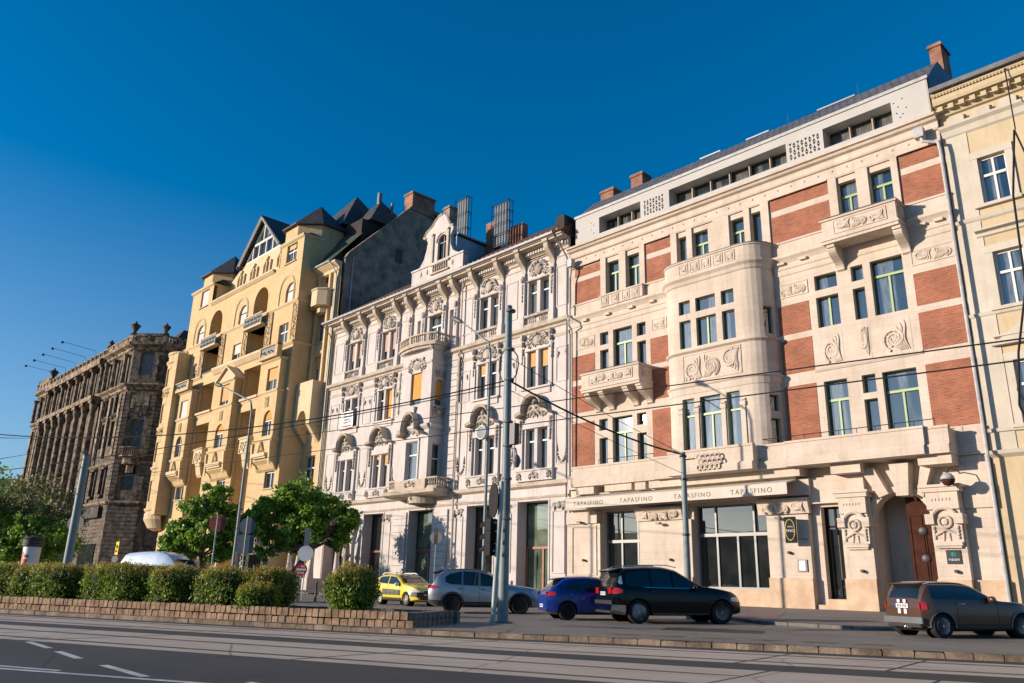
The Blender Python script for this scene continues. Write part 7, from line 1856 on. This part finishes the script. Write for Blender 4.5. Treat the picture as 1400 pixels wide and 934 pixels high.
for wx in (0,2.467):
    for s in (-1,1):
        q=MB(); rw=.31; ang=lin(-.1,PI+.1,16); vs=[];fs=[]
        for a in ang:
            for r_ in (1.13,1.3):
                X=wx+rw*r_*math.cos(a); Z=max(rw+rw*r_*math.sin(a),.2); vs.append((X,s*K['side'](X,Z,.018),Z))
        for i in range(len(ang)-1): fs.append((i*2,i*2+2,i*2+3,i*2+1))
        q.add(vs,fs); q.build('arch_trim',M['zincdark'],o,local=True)
K['sp']('side_moulding',[(.4,.30,.36),(2.05,.30,.36)],'trim',.012)
# yellow crossover facing right
P5=dict(W=1.73,wb=2.6,ro=.74,fo=.82,rw=.32,zb=.22,paint=PY,tum=.30,
 top=[(-.74,.85),(-.7,1.0),(-.6,1.12),(-.45,1.3),(-.25,1.41),(.1,1.46),(.9,1.48),(1.4,1.43),(1.75,1.28),(2.15,1.04),(2.6,.98),(3.1,.9),(3.35,.78),(3.42,.62)],
 belt=[(-.75,.95),(-.4,1.06),(0,1.02),(1,.98),(2,.95),(2.5,.92),(3.42,.62)],
 windows=[[(-.2,1.1,1.3),(0,1.05,1.36),(.72,1.02,1.4)],[(.8,1.02,1.42),(1.4,1.0,1.38),(1.95,.98,1.1)]],
 ws=(1.42,2.1),rwn=(-.6,-.3,.84),spokes=6,sw=.05,rim='alloy',seams=(.0,.78,2.0),handles=(),mirror=(1.85,1.0),mirmat=M['sign_white'],
 tail=(0,.9,.25,.2),head=(.70,.35,.16),plate=.6,bz=.36,bm='trim',sk=.16)
hd=math.radians(-6); fx,fy=-32.6,24.3
o,K=car('parked_crossover','bright yellow crossover with a dark ribbed door panel, half behind the round shrub','car',(fx-2.6*math.cos(hd),fy-2.6*math.sin(hd)),hd,P5)
K['sp']('door_bump_panel',[(.32,.50,.78),(2.05,.50,.74)],'trim',.025)
for k in range(3):
    for j in range(4): K['sp']('bump_cell',[(.42+j*.4,.54+k*.07,.58+k*.07),(.72+j*.4,.54+k*.07,.58+k*.07)],'sign_rust' if 0 else 'zincdark',.04,both=False)
for s in (-1,1):
    q=MB(); q.tube([(-.2,s*.6,1.46),(0,s*.6,1.54),(1.0,s*.6,1.55),(1.25,s*.6,1.48)],.03,6); q.build('roof_rail',M['sign_white'],o,smooth=True,local=True)
q=MB(); q.box(3.36,3.44,-.75,-.35,.42,.66); q.box(3.36,3.44,.35,.75,.42,.66); q.build('bumper_pad',M['trim'],o,local=True)
K['sp']('bumper_pad',[(3.0,.45,.66),(3.38,.45,.66)],'trim',.02)
# white and blue van behind the hedge
va=empty('parked_van',(-43.9,16.8,gz(16.8)),'white and dark blue van parked behind the hedge, only its upper half visible','van'); va.rotation_euler=(0,0,math.radians(26)); va.scale=(.72,.85,.98)
prof=[(-2.9,.45),(-2.95,1.0),(-2.75,1.9),(-2.55,2.33),(-2.0,2.47),(0,2.5),(1.2,2.42),(1.9,2.15),(2.5,1.55),(2.75,1.25),(3.3,1.1),(3.45,.9),(3.5,.5)]
b=MB(); n=len(prof); vs=[];fs=[]
secs=[(-.99,.0),(-.99,1),(.99,1),(.99,0)]
for yv,zs_ in ((-.98,.94),(-1.0,.9),(1.0,.9),(.98,.94)): pass
lay=[(-.86,.0),(-.97,-.10),(-1.0,-.3)]
def vsec(x,T):
    g=max(0,min(1,(T-1.0)/1.2)); w=1.0
    return [(-.93*w,.38),(-w,.6),(-w,1.05 if T>1.1 else T*.9),(-w+.10*g,max(T-.32*g,.9*T)),(-w+.2*g+.02,T-.05),(-w+.35*g+.1,T),(w-.35*g-.1,T),(w-.2*g-.02,T-.05),(w-.10*g,max(T-.32*g,.9*T)),(w,1.05 if T>1.1 else T*.9),(w,.6),(.93*w,.38)]
X=lin(-2.95,3.5,36); pts=[(-2.95,1.0)]+prof[2:]
tops=[(-2.95,1.6),(-2.85,2.0),(-2.65,2.3),(-2.3,2.42),(-1.0,2.5),(.5,2.5),(1.3,2.36),(1.9,2.05),(2.5,1.5),(2.8,1.25),(3.2,1.12),(3.4,.95),(3.5,.75)]
m=12
for x in X:
    for y,z in vsec(x,smooth_i(tops,x)): vs.append((x,y,z))
for i in range(len(X)-1):
    for j in range(m): a=i*m+j;b2=i*m+(j+1)%m; fs.append((a,a+m,b2+m,b2))
fs.append(tuple(range(m))); fs.append(tuple(range((len(X)-1)*m,len(X)*m))[::-1])
b.add(vs,fs); b.build('body',M['van_white'],va,smooth=True,local=True,auto=.6)
for s in (-1,1):
    b=MB(); b.box(-2.85,2.2,s*1.005-.004,s*1.005+.004,1.05,1.82); b.build('blue_band',M['van_blue'],va,local=True)
    for xa,xb in ((-2.3,-1.3),(-1.1,.5),(.75,1.7)): b=MB(); b.box(xa,xb,s*1.012-.004,s*1.012+.004,1.25,1.76); w=b.build('side_window',M['glass_car'],va,local=True); b=MB(); b.box(xa-.04,xb+.04,s*1.008-.004,s*1.008+.004,1.76,1.8); b.build('window_rim',M['van_white'],w,local=True)
for xb_,zb_,r_ in ((-1.9,2.05,.11),(-2.35,2.1,.05),(-2.5,1.92,.04),(-.1,2.2,.04)):
    b=MB(); b.add([(xb_-r_,-.945,zb_),(xb_,-.95,zb_-r_*.6),(xb_+r_,-.945,zb_+r_*.5),(xb_+r_*.2,-.94,zb_+r_*.1),(xb_-r_*.4,-.94,zb_+r_*.6)],[(0,1,3,4),(1,2,3)]); b.build('bird_decal',M['van_blue'],va,local=True)
for wx in (-1.9,2.3):
    for s in (-1,1): b=MB(); b.lathe((wx,s*.9,.34),[(.2,-.11),(.34,-.11),(.34,.11),(.2,.11),(0,.1)],20,axis='y'); b.build('wheel',M['tyre'],va,smooth=True,local=True,auto=.6)
b=MB(); b.add([(1.9,-.86,2.12),(1.9,.86,2.12),(2.72,.9,1.38),(2.72,-.9,1.38)],[(0,1,2,3)]); b.build('windscreen',M['glass_car'],va,local=True)
# distant blue car glimpsed behind the trees
o,K=car('parked_hatchback','distant blue car glimpsed between the hedge and the right tree','car',(-47.5,29.3),math.radians(20),dict(
 W=1.70,wb=2.46,ro=.72,fo=.78,rw=.31,zb=.20,paint=PU,tum=.36,
 top=[(-.72,.80),(-.62,.97),(-.30,1.22),(-.12,1.36),(.1,1.42),(.7,1.45),(1.2,1.42),(1.6,1.27),(2.0,1.02),(2.4,.95),(2.9,.85),(3.15,.74),(3.23,.6)],
 belt=[(-.75,.84),(-.4,.97),(0,.95),(1,.92),(2,.88),(2.5,.86),(3.2,.6)],
 windows=[[(-.02,1.02,1.16),(.15,.98,1.25),(.5,.97,1.35)],[(.56,.96,1.36),(.95,.95,1.36)],[(1.02,.95,1.36),(1.45,.94,1.3),(1.85,.92,1.08)]],
 ws=(1.3,1.93),rwn=(-.52,-.14,.84),spokes=5,sw=.04,rim='rim_dark',seams=(.98,),handles=(),mirror=(1.8,.93),
 tail=(0,.87,.3,.14),tt=.35,tin=.06,head=(.66,.4,.15),plate=.47,bz=.30,bm='trim'))
# ------------------------------------------------------------------ vegetation
M['leaf']=leafmat('chestnut_leaves',[(0,(.06,.14,.014)),(.45,(.13,.26,.022)),(.8,(.21,.35,.035)),(1,(.28,.40,.05))])
M['leaf2']=leafmat('pale_leaves',[(0,(.10,.11,.035)),(.5,(.16,.17,.06)),(1,(.24,.24,.10))])
M['leaf3']=leafmat('bright_leaves',[(0,(.07,.16,.014)),(.5,(.16,.30,.024)),(1,(.28,.42,.045))])
M['hedge']=leafmat('hedge_leaves',[(0,(.055,.11,.012)),(.4,(.13,.20,.018)),(.8,(.23,.30,.026)),(1,(.32,.36,.036))])
M['hedge_tip']=leafmat('hedge_tips',[(0,(.22,.26,.025)),(.5,(.34,.28,.035)),(1,(.42,.22,.05))])
M['grass']=leafmat('grass_blades',[(0,(.05,.09,.012)),(.6,(.12,.16,.02)),(1,(.22,.20,.05))])
M['blossom']=leafmat('cream_blossom',[(0,(.42,.38,.24)),(1,(.62,.58,.42))],trans=.2)
M['hedge_core']=stucco('hedge_core',(.012,.02,.006),(.03,.04,.012),scale=3.)  # dark tone painting the shade inside the shrubs
def leafquad(mb,c,s,r,up=.3):
    a=Vector((r.gauss(0,1),r.gauss(0,1)-.25,(r.gauss(0,1)+up)*.6)).normalized(); t=a.orthogonal().normalized(); t.rotate(Matrix.Rotation(r.random()*6.28,3,a)); b=a.cross(t)
    l=s*r.uniform(.5,1.45); w=l*.55; c=Vector(c); o=len(mb.v)
    mb.v+= [tuple(c-t*l),tuple(c+b*w),tuple(c+t*l),tuple(c-b*w)]; mb.f.append((o,o+1,o+2,o+3))
def limb(mb,p,q,r0,r1,r,n=5,k=7):
    p=Vector(p);q=Vector(q);L_=(q-p).length; pts=[p]
    for i in range(1,n): pts.append(p.lerp(q,i/n)+Vector((r.uniform(-1,1),r.uniform(-1,1),r.uniform(-.5,.5)))*L_*.05)
    pts.append(q); mb.tube(pts,[r0+(r1-r0)*i/n for i in range(n+1)],k); return pts
def tree(name,label,base,fork,clumps,nleaf,ls,mat='leaf',bark='bark',r0=.25,blossom=0,seed=1,cat='tree',trunkpts=None,bare=0,group=None):
    r=random.Random(seed); o=empty(name,base,label,cat,group); t=MB()
    pts=trunkpts or [base,(base[0]+(fork[0]-base[0])*.4+.1,base[1]+(fork[1]-base[1])*.5,base[2]+(fork[2]-base[2])*.5),fork]
    t.tube([(pts[0][0],pts[0][1],pts[0][2]-.1)]+list(pts[1:]),[r0*1.5]+[r0*(1-.3*i/(len(pts)-1)) for i in range(1,len(pts))],10)
    tips=[]
    for (cx,cy,cz,cr) in clumps:
        l=limb(t,fork,(cx,cy,cz-.1*cr),r0*.5,r0*.12,r)
        for k in range(3+bare):
            a=l[3+k%2]; d=Vector((r.uniform(-1,1),r.uniform(-1,1),r.uniform(-.2,1))).normalized()*cr*.95
            e=Vector((cx,cy,cz))+d; limb(t,a,e,r0*.13,.012,r,4,5); tips.append(e)
            for q in range(2): limb(t,Vector(a).lerp(e,.5),Vector(a).lerp(e,.5)+Vector((r.uniform(-1,1),r.uniform(-1,1),r.uniform(-.3,1)))*cr*.45,.025,.006,r,3,4)
    t.build('trunk',M[bark],o,smooth=True)
    L_=MB(); bl=MB(); tot=sum(c[3]**2.2 for c in clumps)
    for (cx,cy,cz,cr) in clumps:
        n=int(nleaf*cr**2.2/tot); subs=[]
        for k in range(max(8,int(16*cr))):
            d=Vector((r.gauss(0,1),r.gauss(0,1),r.gauss(0,.85))).normalized()*cr*(.35+.65*r.random()**.5); subs.append((Vector((cx,cy,cz))+d,cr*r.uniform(.16,.36)))
        for k in range(n):
            c,sr=subs[r.randrange(len(subs))]; p=c+Vector((r.gauss(0,.5),r.gauss(0,.5),r.gauss(0,.4)))*sr*1.2
            leafquad(L_,p,ls,r,.6)
        if blossom:
            for k in range(int(blossom*cr**2/tot**.5)):
                c,sr=subs[r.randrange(len(subs))]; p=c+Vector((r.uniform(-.5,.5),r.uniform(-.5,.5),.5))*sr
                for q in range(9): leafquad(bl,p+Vector((r.gauss(0,.05),r.gauss(0,.05),q*.03)),.06,r)
    L_.build('crown',M[mat],o)
    if bl.v: bl.build('blossom',M['blossom'],o)
    return o
B=lambda x,y:(x,y,gz(y))
# right leafy tree in front of the white house corner
bx,by=-56.2,32.0
def cl(cx,cz,dr,df,r_): # offsets along camera-right (dr) and forward (df)
    return (cx[0]+.688*dr-.725*df,cx[1]+.725*dr+.688*df,cz,r_)
c0=(-57.2,31.6)
tree('leafy_tree','broad leafy tree with a leaning trunk, between the ochre and the stucco house',B(-56.0,31.6),(-55.6,32.0,3.6),
 [cl(c0,5.2,-2.9,0,1.35),cl(c0,6.6,-1.6,.4,1.5),cl(c0,7.4,.3,0,1.6),cl(c0,6.6,2.0,.3,1.4),cl(c0,5.8,3.5,0,1.3),cl(c0,5.0,1.2,-.8,1.5),cl(c0,4.9,-1.0,.9,1.4),cl(c0,4.2,-.1,.8,1.1),cl(c0,4.4,3.2,.5,1.0),cl(c0,5.9,.4,1.5,1.6),cl(c0,3.4,-1.9,-.2,.7),cl(c0,6.2,4.2,.2,.8)],
 23000,.16,'leaf3',seed=3,r0=.34,trunkpts=[B(-56.9,31.0),(-56.6,31.3,1.4),(-55.9,31.9,2.7),(-55.6,32.0,3.6)],blossom=26)
c1=(-60.8,25.9)
tree('leafy_tree','leafy chestnut-like tree with cream blossom behind the rust-red round sign',B(-60.6,26.0),(-60.6,26.0,2.9),
 [cl(c1,7.1,.6,0,1.2),cl(c1,5.8,-.9,.2,1.3),cl(c1,5.6,1.4,.3,1.35),cl(c1,4.4,-1.9,0,1.2),cl(c1,4.3,.3,-.6,1.4),cl(c1,4.2,2.1,.2,1.2),cl(c1,3.2,-1.0,.4,1.0),cl(c1,3.3,1.2,.4,1.0),cl(c1,3.4,-2.6,.2,.75)],
 17000,.15,'leaf3',seed=8,r0=.22,blossom=60)
# trees at the left edge
c2=(-75,17.0)
tree('plane_tree','thin-leaved plane tree with pale bent branches in front of the sooty palace',B(-74,16.5),(-74.2,16.8,3.2),
 [cl(c2,6.6,2.8,0,1.5),cl(c2,7.6,1.0,0,1.6),cl(c2,7.3,-1.2,.5,1.6),cl(c2,6.2,-2.8,0,1.5),cl(c2,5.6,.5,.8,1.6),cl(c2,5.9,3.9,.5,1.1),cl(c2,5.0,2.4,0,1.0)],
 5200,.12,'leaf2','bark_plane',seed=5,r0=.22,bare=3)
for i,(x,y,cz,R_,n,lab,mt) in enumerate([(-78,14.2,4.4,2.5,6500,'dense green tree beside the advertising column, in front of a taller one','leaf'),(-90,17.5,6.6,3.4,6500,'tall dark green tree rising behind the one beside the advertising column','leaf'),(-73.5,17.6,3.6,1.9,5000,'low bright green tree crown between the advertising column and the bare mast','leaf3'),(-100,24,5.0,3.6,5000,'far green tree filling the gap between the palace foot and the left trees','leaf3')]):
    c=(x,y); tree('leafy_tree',lab,B(x,y),(x,y,cz-R_*.8),[cl(c,cz,-R_*.9,0,R_*.75),cl(c,cz+R_*.45,0,0,R_*.8),cl(c,cz,R_*.9,.3,R_*.75),cl(c,cz-R_*.45,-.3,0,R_*.8),cl(c,cz-R_*.3,R_*.5,-.5,R_*.6)],n,.17,mt,seed=30+i,r0=.25)
# hedge shrubs on the planter
def shrub(t,n,w,h,label,seed,dp=.75,nl=5200,tip=1.,boxy=1.,group='clipped shrubs along the planter'):
    r=random.Random(seed); x,y=tn(t,n); z0=gz(y)+.40; o=empty('clipped_shrub',(x,y,z0),label,'shrub',group)
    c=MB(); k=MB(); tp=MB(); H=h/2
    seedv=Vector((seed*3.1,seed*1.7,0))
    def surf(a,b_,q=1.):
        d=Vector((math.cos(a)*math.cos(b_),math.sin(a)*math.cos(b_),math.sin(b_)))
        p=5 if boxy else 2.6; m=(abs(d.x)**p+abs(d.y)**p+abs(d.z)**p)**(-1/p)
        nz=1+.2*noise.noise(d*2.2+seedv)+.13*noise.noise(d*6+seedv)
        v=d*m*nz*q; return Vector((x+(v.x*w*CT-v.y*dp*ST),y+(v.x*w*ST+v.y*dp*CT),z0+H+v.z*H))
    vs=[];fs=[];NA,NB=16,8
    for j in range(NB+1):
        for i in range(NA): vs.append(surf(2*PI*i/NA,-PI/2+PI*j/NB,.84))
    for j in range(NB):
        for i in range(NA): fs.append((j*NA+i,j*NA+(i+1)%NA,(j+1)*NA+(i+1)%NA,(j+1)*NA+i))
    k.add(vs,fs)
    for i in range(nl):
        b_=math.asin(r.uniform(-.95,1)); a=r.random()*2*PI; q=r.uniform(.82,1.04)+(r.random()**6)*.12
        leafquad(c,surf(a,b_,q),.04,r,.3)
    for i in range(int(nl*.22*tip)):
        b_=r.uniform(.35,PI/2); a=r.random()*2*PI; p=surf(a,b_,1.0); hgt=r.uniform(.03,.24)
        for q in range(2):
            pp=p+Vector((r.gauss(0,.015),r.gauss(0,.015),hgt*(q+.3)/2)); v=Vector((r.gauss(0,.25),r.gauss(0,.25),1)).normalized()*.05; s=Vector((r.gauss(0,1),r.gauss(0,1),0)).normalized()*.014
            ob=len(tp.v); tp.v+=[tuple(pp-s),tuple(pp+s),tuple(pp+v+s*.2),tuple(pp+v-s*.2)]; tp.f.append((ob,ob+1,ob+2,ob+3))
    k.build('light_block_core',M['hedge_core'],o); c.build('foliage',M['hedge'],o); tp.build('young_shoots',M['hedge_tip'],o)  # core is a closed dark shell inside the leaves, added to block light
S_=[(-28.9,20.4,.75,1.02,'first clipped shrub of the row, cut off by the picture edge'),(-27.6,20.4,.55,1.0,'second shrub of the row, narrow and dark'),(-25.75,20.1,.85,1.02,'third shrub of the row, with orange shoot tips, below the bare mast'),
 (-23.0,20.2,1.2,1.08,'widest clipped shrub, left of the van'),(-21.6,20.9,.7,1.0,'dark shrub tucked between the widest shrub and the rounded pair below the van'),(-20.4,20.0,.62,1.04,'clipped shrub below the right half of the van'),
 (-18.35,20.0,.72,1.02,'rounded pale green shrub left of the grey double sign post'),(-17.15,20.4,.55,1.02,'dark shrub right behind the grey double sign post'),(-16.95,20.6,.5,.98,'last full-height shrub before the gap in the hedge'),(-16.55,19.5,.34,.6,'small low shrub in front at the gap in the hedge')]
for i,(t,n,w_,h_,lab) in enumerate(S_): shrub(t,n,w_,h_,lab,i+1,nl=int(4300*w_*1.3))
shrub(-13.75,20.1,.62,1.12,'single round shrub standing alone near the end blocks of the planter',40,nl=6500,boxy=0,dp=.72,tip=.9)
for k in range(5): shrub(-31.5-k*2.4,20.3,1.2,1.03,'clipped shrub further left along the planter, outside the picture on the left side number word %s'%['one','two','three','four','five'][k],60+k,nl=1500) if False else None
# grass on the planter
r=random.Random(77); g=MB()
for i in range(9000):
    t=r.uniform(-32,-11.3); n=r.uniform(18.97,20.6) if r.random()<.6 else r.uniform(18.97,19.4); x,y=tn(t,n); z=gz(y)+.38; h=r.uniform(.03,.12)*(1.2 if -12.8<t else 1); a=r.random()*PI; dx,dy=.008*math.cos(a),.008*math.sin(a); lx_,ly_=r.gauss(0,.02),r.gauss(0,.02)
    o_=len(g.v); g.v+=[(x-dx,y-dy,z),(x+dx,y+dy,z),(x+lx_,y+ly_,z+h)]; g.f.append((o_,o_+1,o_+2))
tag(g.build('grass',M['grass']),'short green grass on the soil of the planter','grass',kind='stuff')
# low far greenery closing the view at the left
g=MB(); r=random.Random(5)
for i in range(9000):
    x=r.uniform(-330,-180); y=60+r.random()*30; leafquad(g,(x,y,r.random()**1.5*11),.8,r)
tag(g.build('distant_trees',M['leaf']),'far line of green trees beyond the end of the row','trees',kind='stuff')
# wooded hill across the river, behind the camera: seen only in the window and car reflections
M['hill']=stucco('wooded_hill',(.03,.04,.015),(.08,.09,.04),scale=.05,bump=1.,fine=.5)
b=MB(); nA=60; vs=[];fs=[]
for i in range(nA+1):
    a=-.2*PI-1.3*PI*i/nA
    for (rr,hh) in ((150,-.1),(190,.55),(230,.85),(300,1.)):
        nz=.75+.5*noise.noise(Vector((i*.13,rr*.01,3)))
        vs.append((rr*math.cos(a),rr*math.sin(a)-10,hh*(26+8*(rr-150)/150)*nz if hh>0 else -.2))
for i in range(nA):
    for j in range(3): q=i*4+j; fs.append((q,q+1,q+5,q+4))
b.add(vs,fs); o=b.build('hill',M['hill'],smooth=True); o['kind']='structure'
# ------------------------------------------------------------------ separate the far-apart pieces of a part into parts of their own
import numpy as np
def autosplit():
    def rt_(o):
        while o.parent: o=o.parent
        return o
    for o in list(COL.objects):
        if o.type!='MESH' or o.parent is None or rt_(o).name.split('.')[0] in ('clipped_shrub','leafy_tree','plane_tree'): continue
        if o.name.split('.')[0] in ('lettering','frame','transom','grille','window','plate_lettering','handrail','pierced_pattern','pierced_dots'): continue
        me=o.data; nv=len(me.vertices)
        if nv<9: continue
        par=list(range(nv))
        def find(x):
            while par[x]!=x: par[x]=par[par[x]]; x=par[x]
            return x
        for p in me.polygons:
            v=p.vertices; r0=find(v[0])
            for q in v[1:]:
                k=find(q)
                if k!=r0: par[k]=r0
        root=[find(i) for i in range(nv)]; ids={r:i for i,r in enumerate(sorted(set(root)))}; isl=np.array([ids[r] for r in root]); K=len(ids)
        if K<2 or K>700: continue
        co=np.empty(nv*3); me.vertices.foreach_get('co',co); co=co.reshape(-1,3)
        lo=np.full((K,3),np.inf); hi=np.full((K,3),-np.inf); np.minimum.at(lo,isl,co); np.maximum.at(hi,isl,co)
        size=(hi-lo).max(axis=1); gap=np.maximum(0,np.maximum(lo[:,None]-hi[None],lo[None]-hi[:,None])); near=np.sqrt((gap**2).sum(2))<=np.maximum(.02,.5*np.maximum(size[:,None],size[None]))
        lab=-np.ones(K,int); n=0
        for i in range(K):
            if lab[i]>=0: continue
            st=[i]; lab[i]=n
            while st:
                c=st.pop()
                for k in np.nonzero(near[c]&(lab<0))[0]: lab[k]=n; st.append(k)
            n+=1
        if n<2 or n>60: continue
        pv=lab[isl]; sm=[p.use_smooth for p in me.polygons]; sharp={tuple(sorted(e.vertices)) for e in me.edges if e.use_edge_sharp}
        polys=[(tuple(p.vertices),p.use_smooth) for p in me.polygons]
        for g_ in range(n):
            idx=np.nonzero(pv==g_)[0]; mp={int(a):k for k,a in enumerate(idx)}
            fs=[(tuple(mp[v] for v in f_),s_) for f_,s_ in polys if f_[0] in mp]
            m2=bpy.data.meshes.new(me.name); m2.from_pydata([tuple(co[a]) for a in idx],[],[f_ for f_,_ in fs]); m2.update()
            for m_ in me.materials: m2.materials.append(m_)
            m2.polygons.foreach_set('use_smooth',[s_ for _,s_ in fs])
            if sharp:
                for e in m2.edges:
                    if tuple(sorted((int(idx[e.vertices[0]]),int(idx[e.vertices[1]])))) in sharp: e.use_edge_sharp=True
            if g_==0: o.data=m2
            else:
                d_=bpy.data.objects.new(o.name.split('.')[0],m2); COL.objects.link(d_); d_.parent=o.parent; d_.location=o.location
autosplit()
# ------------------------------------------------------------------ light, sky, camera
sun_to=Vector((-.585,-.786,.202)).normalized()
ld=bpy.data.lights.new('sun','SUN'); ld.energy=5.0; ld.angle=math.radians(.55); ld.color=(1,.84,.68)
lo_=bpy.data.objects.new('sun',ld); COL.objects.link(lo_); lo_.rotation_euler=sun_to.to_track_quat('Z','Y').to_euler(); lo_.location=(-60,-80,40)
wd=bpy.data.worlds.new('World'); SC.world=wd; wd.use_nodes=True; nt=wd.node_tree; bg=nt.nodes['Background']
sk=nt.nodes.new('ShaderNodeTexSky'); sk.sky_type='NISHITA'; sk.sun_disc=False; sk.sun_elevation=math.asin(sun_to.z); sk.sun_rotation=math.atan2(sun_to.x,sun_to.y)
sk.altitude=0; sk.air_density=1.0; sk.dust_density=.7; sk.ozone_density=6.0
hs=nt.nodes.new('ShaderNodeHueSaturation'); hs.inputs['Hue'].default_value=.491; tcw=nt.nodes.new('ShaderNodeTexCoord'); sz=nt.nodes.new('ShaderNodeSeparateXYZ'); mr=nt.nodes.new('ShaderNodeMapRange')
mr.inputs['From Min'].default_value=.02; mr.inputs['From Max'].default_value=.5; mr.inputs['To Min'].default_value=.80; mr.inputs['To Max'].default_value=1.24
nt.links.new(tcw.outputs['Generated'],sz.inputs[0]); nt.links.new(sz.outputs[2],mr.inputs['Value']); nt.links.new(mr.outputs[0],hs.inputs['Saturation'])
nt.links.new(sk.outputs[0],hs.inputs['Color']); nt.links.new(hs.outputs[0],bg.inputs[0])
bg.inputs[1].default_value=.135
cd=bpy.data.cameras.new('camera'); cam=bpy.data.objects.new('camera',cd); COL.objects.link(cam); SC.camera=cam
yaw,pit,rol=math.radians(46.49),math.radians(17.10),math.radians(1.41)
f=Vector((-math.sin(yaw)*math.cos(pit),math.cos(yaw)*math.cos(pit),math.sin(pit))); rt=Vector((math.cos(yaw),math.sin(yaw),0)); up=rt.cross(f)
r2=rt*math.cos(rol)+up*math.sin(rol); u2=-rt*math.sin(rol)+up*math.cos(rol)
mt=Matrix((r2,u2,-f)).transposed().to_4x4(); mt.translation=(0,0,1.2); cam.matrix_world=mt
cd.sensor_width=36; cd.lens=28.0; cd.clip_end=3000; cd.clip_start=.1
SC.view_settings.view_transform='Standard'; SC.view_settings.look='None'; SC.view_settings.exposure=.40; SC.view_settings.gamma=1
SC.cycles.max_bounces=6; SC.cycles.use_denoising=True
